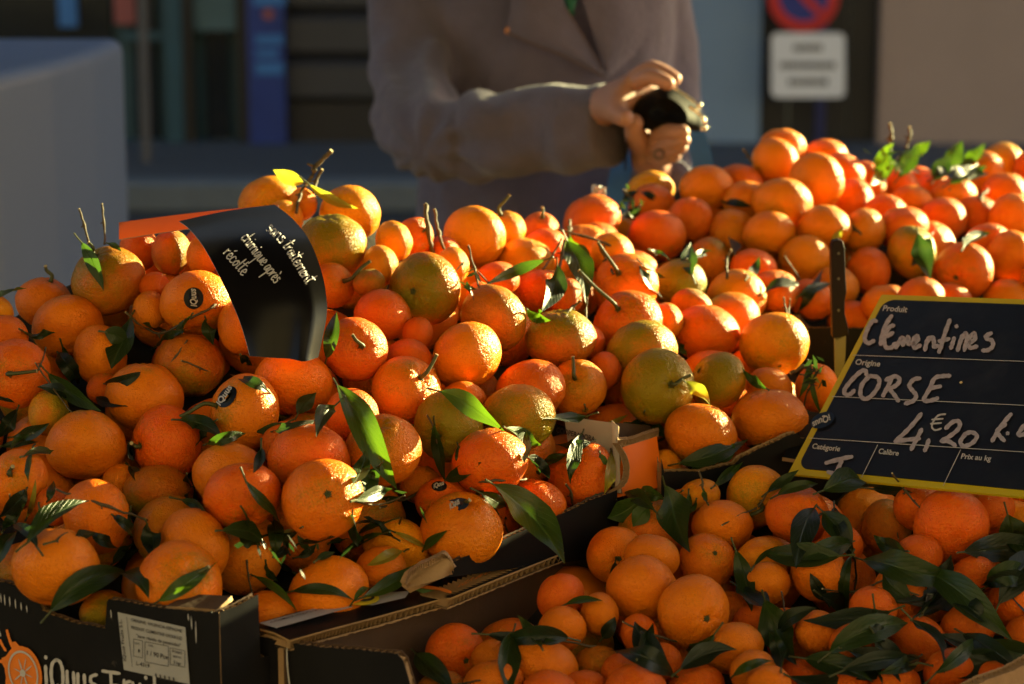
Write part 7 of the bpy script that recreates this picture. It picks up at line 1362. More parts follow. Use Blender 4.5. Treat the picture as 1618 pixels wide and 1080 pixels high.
for i, (p, r, g, bl) in enumerate(BURIED):
    if i < NB:
        o = bpy.data.objects.new('clementine', FM[i % 7]); COL.objects.link(o); o.location = p
        o.rotation_euler = (rnd.uniform(0, 3), rnd.uniform(0, 3), rnd.uniform(0, 6)); o.scale = (r, r, r * .88)
        o.color = (rnd.uniform(.76, .88), rnd.uniform(.15, .25), .012, rnd.choice((.05, .1, .3, .5)))
        tag(o, bl, 'clementine', BGR[g])
    else:
        me = FM[i % 7]; s = Matrix.Translation(p) @ Matrix.Rotation(rnd.uniform(0, 3), 4, 'X') @ Matrix.Diagonal((r, r, r*.88, 1))
        rest.add([s @ v.co for v in me.vertices], [tuple(f.vertices) for f in me.polygons])
if rest.v:
    o = rest.build('buried_clementines', [PEEL], None, True); o.color = (.84, .2, .012, .08)
    tag(o, 'deepest layer of clementines under the visible heaps', None, None, 'stuff')

# ---- fruit stickers
def ellipsoid_fn(o):
    M = Matrix.LocRotScale(o.location, o.rotation_euler, o.scale); MI = M.inverted()
    def f(px, py, off=0):
        a = MI @ CAMP; d = MI.to_3x3() @ ray(px, py); A = d.dot(d); B = 2*a.dot(d); Cc = a.dot(a) - 1.035
        disc = B*B - 4*A*Cc; t = (-B - math.sqrt(max(disc, 0))) / (2*A); q = M @ (a + d*t)
        n = (q - o.location).normalized(); return q + n * off
    return f
for (fx, fy, cx, cy, rx, ry, rot, t0, t1, up, m_) in (
    (310, 477, 306, 471, 15.5, 17, 0, (311, 484), (309, 456), (-10, 0), STICK),
    (388, 650, 359, 627, 12, 19, R(38), (349, 641), (368, 612), (-8, -4), STICK),
    (729, 838, 721, 798, 20, 10.5, R(-12), (712, 806), (727, 796), (-3, -10), STICKB),
    (264, 700, 208, 712, 6, 15, R(-10), (208, 724), (206, 703), (-4, 0), STICK),
    (700, 790, 694, 768, 12, 8, 0, (686, 772), (702, 766), (-1, -7), STICK)):
    o = min(fruits, key=lambda f: (f[1]-fx)**2 + (f[2]-fy)**2)[0]; fn = ellipsoid_fn(o)
    m = MB(); lay_ellipse(m, cx, cy, rx, ry, fn, .0004, 0, rot, 28); s = m.build('sticker', [m_], o, True)
    m = MB(); lay_text(m, 'iQuus', t0, t1, up, fn, .0009, .2, .03); q = m.build('sticker_lettering', [INK_W], o)

# ---- leaves and twigs
def leaf_obj(a, m, b, w, n, t, lab):
    a, m, b, n = Vector(a), Vector(m), Vector(b), Vector(n); c = m * 2 - (a + b) * .5; rr = random.Random(int(w * 1e6) + int(a.x * 1e4))
    N = 13; js = (-1, -.72, -.4, 0, .4, .72, 1); vs = []; uv = []; fold = rr.uniform(.25, .75); wav = rr.uniform(.04, .14); ph = rr.uniform(0, 6)
    curl = rr.uniform(-.12, .22) * (b - a).length; twist = rr.uniform(-.9, .9)
    for i in range(N):
        s = i / (N - 1); p = a * (1-s)**2 + c * 2*s*(1-s) + b * s*s; tan = ((c - a) * (1-s) + (b - c) * s).normalized()
        nn = (n - tan * n.dot(tan)).normalized(); nn = Matrix.Rotation(twist * (s - .3), 3, tan) @ nn; side = tan.cross(nn)
        p = p + nn * curl * (math.sin(math.pi * s) * .5)
        prof = (math.sin(math.pi * min(1, s ** .86)) ** 1.05) if 0 < s < 1 else .03
        prof = max(prof, .03) * (1 + .05 * noise.noise(Vector((s * 5, ph, 0))))
        for j in js:
            e = j * w * prof
            vs.append(p + side * e + nn * (fold * abs(e) + wav * w * abs(j) * math.sin(s * 14 + ph + (1 if j > 0 else 0)) * prof - .25 * fold * abs(e) * abs(j)))
            uv.append((s, (j * prof + 1) / 2))
    K = len(js); fs = [(i*K+k, i*K+k+1, (i+1)*K+k+1, (i+1)*K+k) for i in range(N-1) for k in range(K-1)]
    me = bpy.data.meshes.new('leaf'); org = a; me.from_pydata([v - org for v in vs], [], fs)
    ul = me.uv_layers.new(name='UVMap')
    for lp in me.loops: ul.data[lp.index].uv = uv[lp.vertex_index]
    o = link('leaf', me, None, LEAF[t], True); o.location = org
    # petiole
    tan = (c - a).normalized(); mb_ = MB(); L = min(.012, (b-a).length * .22)
    mb_.tube([Vector((0, 0, 0)) + tan * .003, -tan * L * .5, -tan * L + n * -.001], [.0009, .0008, .0010], 5)
    s_ = mb_.build('petiole', [STEMG]); s_.parent = o
    tag(o, lab, 'leaf', 'leaves lying among the clementines'); return o
for L in LEAVES: leaf_obj(*L)
for pts, r, lab in TWIGS:
    P0 = Vector(pts[0]); r *= .78; q = catmull([Vector(p) - P0 for p in pts], 7); n_ = len(q)
    q = [p + Vector((noise.noise(p * 130 + P0 * 9), noise.noise(p * 120 + P0 * 5), noise.noise(p * 110 + P0 * 7))) * r * 1.2 for p in q]
    rads = [r * (1.0 + .28 * noise.noise(p * 260 + P0)) * (1.35 if k in (n_ // 2, n_ // 2 + 1) else 1) for k, p in enumerate(q)]
    m = MB(); m.tube(q, rads, 8)
    d = (q[n_ // 2] - q[n_ // 2 - 1]).normalized(); sd = d.cross(Vector((.2, -1, .1))).normalized(); k = q[n_ // 2]
    m.tube([k, k + sd * r * 3.2 + d * r * 2], [r * .7, r * .5], 6)
    o = m.build('twig', [TWIG], None, True); o.location = P0; tag(o, lab, 'twig', 'twigs sticking out of the heaps')
    m = MB(); d0 = (q[0] - q[1]).normalized(); m.tube([q[0] + d0 * .0001, q[0] + d0 * .0007], r * .92, 8); c = m.build('cut_end', [CUT]); c.parent = o
# bits of leaf and calyx litter caught between the fruit
rr = random.Random(12); m = MB()
for (cx, cy, sx, sy, d0, n_) in ((470, 865, 70, 35, 1.885, 12), (620, 800, 60, 30, 1.985, 6), (740, 440, 20, 20, 2.22, 14), (1288, 590, 18, 26, 2.26, 18), (1420, 250, 40, 16, 2.8, 22), (1000, 320, 20, 18, 2.62, 14)):
    for k in range(n_):
        p = at(cx + rr.gauss(0, .6) * sx, cy + rr.gauss(0, .6) * sy, d0 + rr.uniform(-.01, .015)); a = Vector((rr.gauss(0, 1), rr.gauss(0, .5), rr.gauss(0, .8))).normalized() * rr.uniform(.004, .009); b_ = a.cross(Vector((rr.gauss(0, 1), rr.gauss(0, 1), 1))).normalized() * rr.uniform(.001, .0028)
        m.add([p - a, p + b_ - a*.2, p + a, p - b_ + a*.2], [(0, 1, 2, 3)])
o = m.build('leaf_litter', [LEAF['k']]); me = o.data; ul = me.uv_layers.new(name='UVMap')
for i, lp in enumerate(me.loops): ul.data[i].uv = ((.1, .5), (.4, .8), (.9, .5), (.4, .2))[i % 4]
tag(o, 'scraps of broken leaf and stem caught between the fruit', None, None, 'stuff')

# ============================================================ BLACK BAND, PRICE BOARD, KNIFE
BR = [  # rows top to bottom: left px, right px, depth left, depth right
 ((283, 349), (434, 323), 2.170, 2.205), ((300, 362), (462, 345), 2.138, 2.175), ((322, 390), (488, 378), 2.105, 2.135), ((345, 432), (506, 422), 2.082, 2.105),
 ((365, 474), (515, 462), 2.068, 2.09), ((382, 516), (516, 500), 2.060, 2.085), ((395, 562), (503, 563), 2.056, 2.078)]
def band_grid(nr=25, nc=17):
    g = []; L = catmull([Vector((a[0], a[1], da)) for a, b, da, db in BR], 8); Rr = catmull([Vector((b[0], b[1], db)) for a, b, da, db in BR], 8)
    for i in range(len(L)):
        v = i / (len(L) - 1); row = []
        for j in range(nc):
            u = j / (nc - 1); p = L[i].lerp(Rr[i], u)
            d = p.z + .006 * math.sin(u * math.pi * 1.6 + .6) * v - .010 * math.exp(-((u - .78) / .14) ** 2) * v * v
            yy = p.y + (3 * math.sin(math.pi * u * 1.0) * v ** 6) + (6 * math.exp(-((u - .8) / .16)**2) * v ** 5 if v > .5 else 0) - 3 * math.sin(u * math.pi) * (1 - v) 
            row.append((p.x, yy, d))
        g.append(row)
    return g
BG = band_grid(); bd = empty('label_band', at(*BG[0][0]))
tag(bd, 'glossy black card band with white handwriting draped over the heap', 'label')
card = sheet('black_card', bd, [[at(*p) for p in r] for r in BG], .0006, [CARD_K, CARD_O, PAPER])
def band_fn(px, py, off=0):
    best = []; 
    for r in BG:
        for p in r:
            best.append(((p[0]-px)**2 + (p[1]-py)**2, p[2]))
    best.sort(); best = best[:6]; w = [1 / (b[0] + 4) ** 1.5 for b in best]
    return at(px, py, sum(a * b[1] for a, b in zip(w, best)) / sum(w) - off)
og = [[at(188 + (440-188)*u, 351 + (323-351)*u - 2*math.sin(u*3.1) + v*(27 - 6*u), 2.245 - .01*u + .006*v*v - .03*v) for u in [k/12 for k in range(13)]] for v in (0, .25, .5, .75, 1)]
sheet('orange_fold', bd, og,   .0006, [CARD_O, CARD_O, PAPER])
HW = []
def hand(word, p0, p1, h, glyphs, step):
    """cursive strokes: baseline p0->p1, glyph boxes share the run"""
    tot = sum(glyphs[c][0] for c in word); d = ((p1[0]-p0[0]) / tot, (p1[1]-p0[1]) / tot); ln = math.hypot(*d) ; up = (d[1] / ln * h, -d[0] / ln * h); x = 0
    for c in word:
        wd, st = glyphs[c]
        for s in st: HW.append([(p0[0] + d[0]*(x + a*wd) + up[0]*b_, p0[1] + d[1]*(x + a*wd) + up[1]*b_) for a, b_ in s])
        x += wd
GL = {'s': (.8, [[(.8,.55),(.3,.6),(.3,.4),(.8,.3),(.7,.02),(.1,.05)]]), 'a': (1, [[(.8,.5),(.3,.55),(.1,.2),(.4,0),(.8,.5),(.8,.05),(1.05,.1)]]), 'n': (1, [[(.1,.55),(.1,0),(.15,.4),(.6,.58),(.8,.05),(1,.1)]]),
 't': (.7, [[(.45,1.1),(.35,.1),(.8,.08)],[(-.1,.75),(1.1,.82)]]), 'r': (.7, [[(.1,.55),(.15,0),(.2,.4),(.8,.6)]]), 'i': (.45, [[(.3,.55),(.3,.0),(.8,.1)],[(.4,.85),(.5,.88)]]), 'e': (.8, [[(.1,.25),(.8,.35),(.5,.6),(.1,.3),(.4,0),(.95,.1)]]),
 'm': (1.5, [[(.05,.55),(.05,0),(.1,.4),(.35,.58),(.45,0),(.5,.4),(.8,.58),(.9,.02),(1,.1)]]), 'c': (.8, [[(.9,.5),(.4,.6),(.1,.25),(.4,0),(.95,.1)]]), 'h': (1, [[(.15,1.1),(.1,0),(.2,.4),(.6,.55),(.8,.02),(1,.1)]]),
 'q': (1, [[(.8,.5),(.3,.55),(.1,.2),(.4,0),(.8,.5),(.75,-.7)]]), 'u': (1, [[(.1,.55),(.2,.05),(.6,.05),(.8,.55),(.85,.05),(1,.1)]]), 'p': (1, [[(.15,.55),(.1,-.7)],[(.15,.4),(.6,.6),(.85,.3),(.5,0),(.15,.1)]]),
 'è': (.8, [[(.1,.25),(.8,.35),(.5,.6),(.1,.3),(.4,0),(.95,.1)],[(.3,1),(.65,.8)]]), 'é': (.8, [[(.1,.25),(.8,.35),(.5,.6),(.1,.3),(.4,0),(.95,.1)],[(.35,.8),(.7,1)]]), 'o': (.85, [[(.5,.55),(.1,.3),(.4,0),(.8,.3),(.5,.58),(1,.5)]]),
 'l': (.5, [[(.4,1.1),(.3,.1),(.8,.08)]]), ' ': (.6, [])}
for a_ in (('sans', (419, 362), (444, 385)), ('traitement', (446, 388), (484, 450)), ('chimique', (380, 376), (414, 420)), ('après', (416, 423), (434, 448)), ('récolte', (352, 400), (383, 436))):
    HW.clear(); hand(*a_, 20, GL, 1); m = MB(); [lay_stroke(m, s, 2.1, band_fn, .0009, 0, 4) for s in HW]; m.build('handwritten_word', [INK_W], bd)

# price board
def pc(px, py, d): return at(px, py, d)
BLp, TLp, BRp = at(1245, 748, 2.17), at(1393, 465, 2.30), at(1618, 785, 2.0)
Uv = TLp - BLp; Rv = (BRp - BLp); nP = Rv.cross(Uv).normalized()
if nP.dot(CAMP - BLp) < 0: nP = -nP
fP = plane_fn(BLp, nP); Rn = Rv * 1.30
sb = empty('price_board', BLp); tag(sb, 'yellow-edged black price board with chalk-white handwriting leaning on the fruit', 'price sign', None)
def bp(u, v, off=0): return BLp + Rn * u + Uv * v + nP * off
wR, wU = Rn.length, Uv.length
def rr_uv(mg, r, n=6):
    out = []; a, b_ = r / wR, r / wU; mx, my = mg / wR, mg / wU
    for cx, cy, an in ((1-mx-a, my+b_, -90), (1-mx-a, 1-my-b_, 0), (mx+a, 1-my-b_, 90), (mx+a, my+b_, 180)):
        for k in range(n+1): t = R(an + 90*k/n); out.append((cx + a*math.cos(t), cy + b_*math.sin(t)))
    return out
def slab_uv(name, uv, o0, o1, m_, par):
    mb = MB(); n_ = len(uv); f = [bp(u, v, o1) for u, v in uv]; b_ = [bp(u, v, o0) for u, v in uv]
    mb.add(f + b_, [tuple(range(n_)), tuple(range(2*n_-1, n_-1, -1))] + [(i, n_+i, n_+(i+1) % n_, (i+1) % n_) for i in range(n_)]); return mb.build(name, [m_], par)
slab_uv('yellow_border', rr_uv(0, .002, 3), -.0025, 0, BOARD_Y, sb)
slab_uv('slate_face', rr_uv(.0072, .012), .0, .0007, BOARD_K, sb)
zz = lambda x, y: (1230 + x / 3, 440 + y / 3)
m = MB()
for a, b_ in (((357, 367), (1250, 400)), ((258, 563), (1250, 609)), ((150, 760), (1250, 832)), ((473, 793), (397, 946)), ((866, 816), (784, 986))):
    lay_stroke(m, [zz(*a), zz(*b_)], 1.15, fP, .0011)
m.build('ruling', [INK_W], sb)
for s, a, b_, h in (('Produit', (495, 155), (610, 163), 26), ('Origine', (364, 410), (482, 420), 26), ('Catégorie', (160, 808), (292, 822), 24), ('Calibre', (474, 832), (570, 843), 24), ('Prix au kg', (866, 856), (1008, 868), 24)):
    m = MB(); p0, p1 = zz(*a), zz(*b_); lay_text(m, s, p0, p1, (h/3 * .28, -h/3), fP, .0011, .0, .022); m.build('printed_word', [INK_W], sb)
CH = [[(468,208),(448,208),(424,248),(412,290),(428,312),(456,300)],[(540,182),(512,225),(494,280),(488,318)],[(550,228),(528,238),(506,290),(512,330),(540,332),(556,312)],[(520,280),(546,262)],
 [(560,335),(578,300),(592,286),(592,322)],[(592,322),(612,290),(620,284),(620,316),(636,308)],[(640,318),(664,298),(660,278),(642,300),(648,334),(676,322)],[(698,346),(706,308),(718,284)],[(708,306),(732,284),(740,300),(742,330),(758,322)],
 [(816,202),(796,255),(780,310),(764,356)],[(764,302),(812,290)],[(836,286),(826,318),(820,336)],[(848,228),(846,234)],[(852,346),(866,300),(876,272)],[(866,298),(888,264),(896,286),(884,346)],
 [(904,312),(934,292),(930,264),(906,292),(910,332),(944,326)],[(1012,264),(988,276),(990,290),(1016,300),(1018,326),(996,344),(970,346)],
 [(420,462),(416,442),(396,444),(360,476),(326,516),(314,542),(328,556),(348,550),(362,534)],[(434,468),(400,506),(392,556),(416,576),(452,552),(480,506),(474,474),(436,466)],[(542,474),(520,520),(498,562)],[(512,486),(556,468),(578,486),(560,512),(528,526)],[(528,526),(552,556),(572,586)],
 [(674,478),(644,484),(624,512),(640,538),(656,560),(640,586),(604,598)],[(816,466),(780,468),(744,478),(718,530),(692,580),(722,584),(758,572)],[(716,526),(772,516)],
 [(680,646),(640,696),(598,740),(556,778)],[(556,778),(610,770),(672,764)],[(682,720),(656,770),(632,816)],[(716,770),(706,800),(696,822)],
 [(796,716),(832,684),(862,686),(856,718),(816,752),(774,776)],[(774,776),(812,778),(842,798)],[(890,742),(866,778),(882,800),(924,784),(944,752),(918,734),(884,744)],
 [(1106,648),(1070,690),(1040,736),(1016,776)],[(1080,696),(1040,728),(1056,756),(1074,774)],[(1088,738),(1092,742)],[(1168,700),(1142,740),(1150,748),(1180,740)],[(1190,760),(1230,700)],
 [(352,850),(300,860),(228,880)],[(304,866),(290,900),(276,928)],[(238,922),(274,932),(318,930)]]
for k0, k1 in ((0, 17), (17, 25), (25, 32), (32, 37), (37, 40)):
    m = MB()
    for s in CH[k0:k1]: lay_stroke(m, [zz(*p) for p in s], 6.7, fP, .0015)
    m.build('handwritten_word', [MARKER], sb)
m = MB()
for s in ([(796,650),(762,656),(738,686),(732,712),(748,726),(776,718)],[(732,676),(784,672)],[(726,696),(776,692)]): lay_stroke(m, [zz(*p) for p in s], 2.9, fP, .0019)
m.build('euro_mark', [INK_W], sb)
m = MB(); lay_ellipse(m, 1301, 666, 20, 11.5, fP, .0022, 0, R(-24)); m.build('oval_sticker', [STICKB], sb)
m = MB(); lay_text(m, 'iQuus', (1312, 657), (1284, 671), (4, 9), fP, .0028, .2, .03); m.build('sticker_lettering', [INK_W], sb)
m = MB(); q = fP(*zz(868, 497), .001); m.tube([q, q + nP * .0008], .0013, 8); m.build('eyelet', [simple('pale_hole', (.8, .62, .35), .6)], sb)
m = MB(); m.tube([bp(.5, .95, -.003), bp(.52, .2, -.05), bp(.53, -.25, -.08)], .003, 6); m.build('prop', [DARKG], sb)

# knife
HANDW = simple('brown_handle', (.018, .007, .004), .45, .4, 60, .0003, 120, spec=.12)
BLADE = simple('steel_blade', (.16, .13, .10), .45, .1, 40, metal=1)
kn = empty('knife', at(1320, 590, 2.35)); tag(kn, 'brown handled knife stuck upright between the heap and the price board', 'knife')
dk = 2.36; fk = lambda x, y: at(x, y, dk)
def prism(name, pts, th, m_, par, bev=.0012):
    f = [fk(*p) for p in pts]; b_ = [p + Vector((0, th, 0)) for p in f]; n_ = len(f); mb = MB()
    mb.add(f + b_, [tuple(range(n_)), tuple(range(2*n_-1, n_-1, -1))] + [(i, n_+i, n_+(i+1) % n_, (i+1) % n_) for i in range(n_)]); o = mb.build(name, [m_], par); bevel(o, bev, 3); return o
prism('handle', [(1316, 381), (1325, 379), (1332, 381), (1335, 392), (1336, 430), (1338, 460), (1335, 476), (1335, 496), (1340, 515), (1342, 528), (1336, 532), (1322, 540), (1315, 532), (1314, 480), (1313, 420), (1313, 390)], .013, HANDW, kn)
prism('blade', [(1318, 534), (1337, 530), (1336, 560), (1333, 600), (1326, 650), (1319, 600)], .0015, BLADE, kn, .0003)
for y in (400, 440, 490):
    mb = MB(); c = fk(1325, y); mb.tube([c - Vector((0, .0007, 0)), c + Vector((0, .002, 0))], .0014, 10); mb.build('rivet', [BLADE], kn)
# scrap of clear plastic on the far heap
m = MB(); rr = random.Random(5); c = at(946, 303, 2.66)
G = [[c + Vector(((j - 3) * .0026, rr.uniform(-.004, .004), (3 - i) * .0022 + rr.uniform(-.002, .002))) for j in range(7)] for i in range(7)]
o = sheet('plastic_scrap', None, G, .0004, [simple('clear_plastic', (.55, .58, .62), .2)] * 3, False); tag(o, 'crumpled scrap of pale plastic on top of the far heap', 'plastic')

# ============================================================ PERSON
SKIN = simple('skin', (.46, .235, .17), .5, .18, 40, .0006, 200)
SKIN.node_tree.nodes['Principled BSDF'].inputs['Subsurface Weight'].default_value = .15
SKIN.node_tree.nodes['Principled BSDF'].inputs['Subsurface Radius'].default_value = (1, .3, .15); SKIN.node_tree.nodes['Principled BSDF'].inputs['Subsurface Scale'].default_value = .006
COAT = simple('wool_coat', (.125, .108, .17), .9, .30, 22, .0022, 170)
COAT.node_tree.nodes['Principled BSDF'].inputs['Sheen Weight'].default_value = .25
V_ = []; E_ = []; R_ = []
def nd(p, r, par=None):
    V_.append(Vector(p)); R_.append(r); i = len(V_) - 1
    if par is not None: E_.append((par, i))
    return i
root = nd((.04, 3.47, .92), .11); sp1 = nd((.03, 3.47, 1.12), .10, root); ch = nd((.02, 3.47, 1.32), .10, sp1); nk = nd((.02, 3.45, 1.47), .055, ch); hd0 = nd((.025, 3.42, 1.53), .065, nk); hd = nd((.03, 3.40, 1.60), .088, hd0); hd2 = nd((.03, 3.41, 1.68), .075, hd)
def chain(par, pts):
    for p, r in pts: par = nd(p, r, par)
    return par
a = chain(ch, [((-.10, 3.46, 1.37), .035), (at(652, 60, 3.40), .030), (at(676, 205, 3.24), .028), (at(800, 212, 3.13), .028), (at(930, 184, 3.05), .026)])
palmR = nd(at(975, 150, 3.0), .031, a)
for f in ([(1002, 122, 2.99, .015), (1026, 106, 2.98, .0125), (1052, 116, 2.97, .0105), (1074, 130, 2.96, .009)],
          [(1004, 136, 2.985, .014), (1026, 118, 2.965, .012), (1048, 127, 2.955, .0105), (1066, 137, 2.95, .009)],
          [(1000, 150, 2.99, .014), (1016, 138, 3.0, .0115), (1034, 142, 3.01, .010), (1046, 152, 3.02, .0085)],
          [(994, 160, 3.01, .013), (1006, 154, 3.02, .010), (1016, 160, 3.03, .009), (1024, 168, 3.035, .008)],
          [(972, 176, 2.965, .015), (985, 188, 2.95, .0125), (998, 184, 2.94, .0105)]):
    chain(palmR, [(at(x, y, d), r) for x, y, d, r in f])
b_ = chain(ch, [((.15, 3.48, 1.37), .035), (at(1048, 130, 3.51), .030), (at(1060, 296, 3.40), .028), (at(1042, 286, 3.16), .025)])
palmL = nd(at(1022, 232, 3.06), .030, b_)
for f in ([(1040, 214, 3.0, .014), (1050, 206, 2.975, .012), (1070, 210, 2.96, .0105), (1091, 207, 2.955, .0095)],
          [(1044, 228, 3.0, .014), (1060, 224, 2.975, .0115), (1076, 222, 2.965, .0105), (1090, 216, 2.96, .009)],
          [(1042, 240, 3.01, .013), (1060, 238, 2.985, .011), (1074, 234, 2.975, .0095), (1084, 226, 2.97, .0085)],
          [(1036, 250, 3.02, .012), (1052, 250, 3.0, .0100), (1064, 247, 2.99, .009), (1074, 240, 2.985, .008)],
          [(1004, 214, 3.0, .015), (1000, 196, 2.975, .0125), (1010, 184, 2.965, .0105)]):
    chain(palmL, [(at(x, y, d), r) for x, y, d, r in f])
for sx in (-.09, .13):
    chain(root, [((sx * .9 + .02, 3.47, .84), .09), ((sx + .01, 3.46, .48), .06), ((sx + .01, 3.49, .12), .042), ((sx + .01, 3.40, .05), .035)])
nose = chain(hd, [((.03, 3.315, 1.585), .018), ((.03, 3.30, 1.575), .012)])
me = bpy.data.meshes.new('person'); me.from_pydata([tuple(v) for v in V_], E_, []); me.update()
po = bpy.data.objects.new('person', me); COL.objects.link(po)
sk = po.modifiers.new('skin', 'SKIN'); ss = po.modifiers.new('subd', 'SUBSURF'); ss.levels = 2; ss.render_levels = 2; sk.use_smooth_shade = True; sk.branch_smoothing = .4
for i, r in enumerate(R_): me.skin_vertices[0].data[i].radius = (r, r); me.skin_vertices[0].data[i].use_root = (i == 0)
bpy.context.view_layer.update()
me2 = bpy.data.meshes.new_from_object(po.evaluated_get(bpy.context.evaluated_depsgraph_get())); COL.objects.unlink(po); bpy.data.objects.remove(po)
pr = link('person', me2, None, SKIN, True); tag(pr, 'person in a grey-brown wool coat taking money from a black purse', 'person')
# coat: lofted volumes joined, then remeshed and creased
def loft_rings(mb, rings, n=28):
    vs = []; 
    for (c, ax1, ax2) in rings:
        for k in range(n): a = k * 2 * math.pi / n; vs.append(Vector(c) + Vector(ax1) * math.cos(a) + Vector(ax2) * math.sin(a))
    fs = [(i*n+k, i*n+(k+1) % n, (i+1)*n+(k+1) % n, (i+1)*n+k) for i in range(len(rings)-1) for k in range(n)]
    fs += [tuple(range(n))[::-1], tuple((len(rings)-1)*n + k for k in range(n))]; mb.add(vs, fs)
cm = MB()
loft_rings(cm, [((.045, 3.48, z), (rx, 0, 0), (0, ry, 0)) for z, rx, ry in ((.50, .235, .19), (.75, .205, .165), (.95, .185, .145), (1.10, .182, .135), (1.25, .188, .13), (1.34, .190, .12), (1.40, .165, .10), (1.45, .095, .075), (1.48, .075, .07))])
def sleeve(mb, pts, rads):
    P = catmull(pts, 6); N = len(P); RR = []; 
    for i in range(N): x = i / (N-1) * (len(rads) - 1); k = min(int(x), len(rads) - 2); RR.append(rads[k] + (rads[k+1] - rads[k]) * (x - k))
    rings = []
    for i, p in enumerate(P):
        t = (P[min(i+1, N-1)] - P[max(i-1, 0)]).normalized(); a = t.cross(Vector((0, 1, 0))); a.normalize(); b_ = t.cross(a); rings.append((p, a * RR[i], b_ * RR[i] * .86))
    loft_rings(mb, rings, 22)
sleeve(cm, [Vector((-.115, 3.46, 1.385)), at(652, -30, 3.43), at(648, 70, 3.39), at(654, 160, 3.31), at(690, 218, 3.20), at(780, 216, 3.13), at(880, 206, 3.08), at(966, 199, 3.035)], [.060, .060, .055, .059, .060, .056, .054, .056])
sleeve(cm, [Vector((.175, 3.48, 1.37)), at(1040, 60, 3.52), at(1052, 170, 3.50), at(1060, 290, 3.42), at(1050, 308, 3.3), at(1040, 282, 3.12)], [.062, .058, .052, .056, .050, .042])
o = cm.build('coat', [COAT]); rm = o.modifiers.new('r', 'REMESH'); rm.mode = 'VOXEL'; rm.voxel_size = .0085
sm = o.modifiers.new('s', 'SMOOTH'); sm.iterations = 6; sm.factor = .6
bpy.context.view_layer.update(); me = bpy.data.meshes.new_from_object(o.evaluated_get(bpy.context.evaluated_depsgraph_get())); COL.objects.unlink(o); bpy.data.objects.remove(o)
E0 = at(668, 235, 3.22)
for v in me.vertices:
    p = v.co; n = v.normal; q = p - E0; r = math.hypot(q.x, q.z); an = math.atan2(q.z, q.x)
    fold = .0065 * math.sin(an * 9 + 2.2 * noise.noise(p * 9) + r * 12) * math.exp(-((r - .10) / .085) ** 2) * (1 if p.y < 3.36 else .3)
    fold += .006 * math.sin(p.x * 62 + p.z * 26 + 3 * noise.noise(p * 8)) * (1 if (p.y < 3.22 and p.x > -.08) else 0)
    fold += .007 * noise.noise(Vector((p.x * 16, p.y * 8, p.z * 5))) + .002 * noise.noise(p * 40)
    v.co = p + n * fold
coat = link('coat', me, pr, COAT, True); 
CUFF_SHADE = simple('cuff_shade_dark', (.012, .010, .011), .8)  # dark disc stands in for the shade inside the hollow cuff
m = MB(); cc_ = at(967, 199, 3.034); n_ = 24
m.add([cc_ + Vector((.017, .052 * math.cos(k * 2 * math.pi / n_), .058 * math.sin(k * 2 * math.pi / n_))) for k in range(n_)], [tuple(range(n_))]); m.build('cuff_shade', [CUFF_SHADE], pr)
STK_ = simple('horn_button', (.03, .02, .015), .35)
# lapels and front edge laid on the chest
def chest_y(x, z): return 3.48 - .135 * math.sqrt(max(.05, 1 - ((x - .045) / .19) ** 2))
def chest(px, py, off):
    d = 3.33
    for _ in range(4): p = at(px, py, d); d += (chest_y(p.x, p.z) - off - p.y)
    return at(px, py, d)
def flap(name, poly, off, mt, th=.006, par=pr):
    """poly: outer and inner pixel edges as matching lists"""
    a, b_ = poly; g = []
    for i in range(6):
        v = i / 5; g.append([chest(pa_[0] + (pb_[0]-pa_[0])*v, pa_[1] + (pb_[1]-pa_[1])*v, off + .010 * math.sin(v * 3.1)) for pa_, pb_ in zip(a, b_)])
    return sheet(name, par, g, th, [mt] * 3)
flap('lapel', ([(815, -60), (806, 10), (801, 50), (830, 64), (880, 82), (955, 121)], [(880, -60), (886, -20), (893, 10), (910, 38), (932, 75), (957, 118)]), .034, COAT)
flap('lapel', ([(1000, -60), (1018, 0), (1030, 45), (1000, 90), (975, 112), (960, 122)], [(905, -60), (915, -20), (925, 15), (936, 50), (948, 85), (957, 116)]), .030, COAT)
RIM = simple('lapel_sun_rim', (.13, .085, .08), .8, .3, 200)  # sun's warm rim along the lapels, put in as a brown line
m = MB(); m.tube(catmull([chest(x, y, .040) for x, y in ((801, 50), (830, 65), (880, 84), (925, 106), (955, 122))], 6), .0013, 6); m.build('lapel_rim_line', [RIM], pr)
m = MB(); m.tube(catmull([chest(x, y, .040) for x, y in ((893, 10), (910, 38), (932, 76), (957, 119))], 6), .0010, 6); m.build('lapel_rim_line', [RIM], pr)
SCARF = simple('green_scarf', (.02, .16, .10), .8, .2, 30, .002, 90)
flap('scarf', ([(872, -80), (878, -40), (884, -10), (893, 12), (902, 24)], [(925, -80), (922, -40), (916, -10), (908, 12), (904, 24)]), .008, SCARF)
m = MB(); c = chest(803, 48, .032); m.tube([c, c + Vector((0, -.003, 0))], .0045, 12); m.build('button', [simple('copper_button', (.35, .16, .08), .3, metal=.8)], pr)
STRP = simple('dark_strap', (.015, .013, .014), .5)
HAIR = simple('grey_hair', (.12, .10, .09), .6, .4, 60, .004, 90)
m = MB(); rows_ = 9; n_ = 20
vs = []
for i in range(rows_):
    t = i / (rows_ - 1) * 2.0
    for k in range(n_):
        a = k * 2 * math.pi / n_; rad = .104 + .006 * noise.noise(Vector((a * 2, t * 3, 1)))
        front = max(0, -math.sin(a)); tt = t * (1 - .45 * front)
        vs.append(Vector((.03 + rad * math.sin(tt) * math.cos(a), 3.415 + rad * 1.08 * math.sin(tt) * math.sin(a), 1.635 + rad * 1.12 * math.cos(tt))))
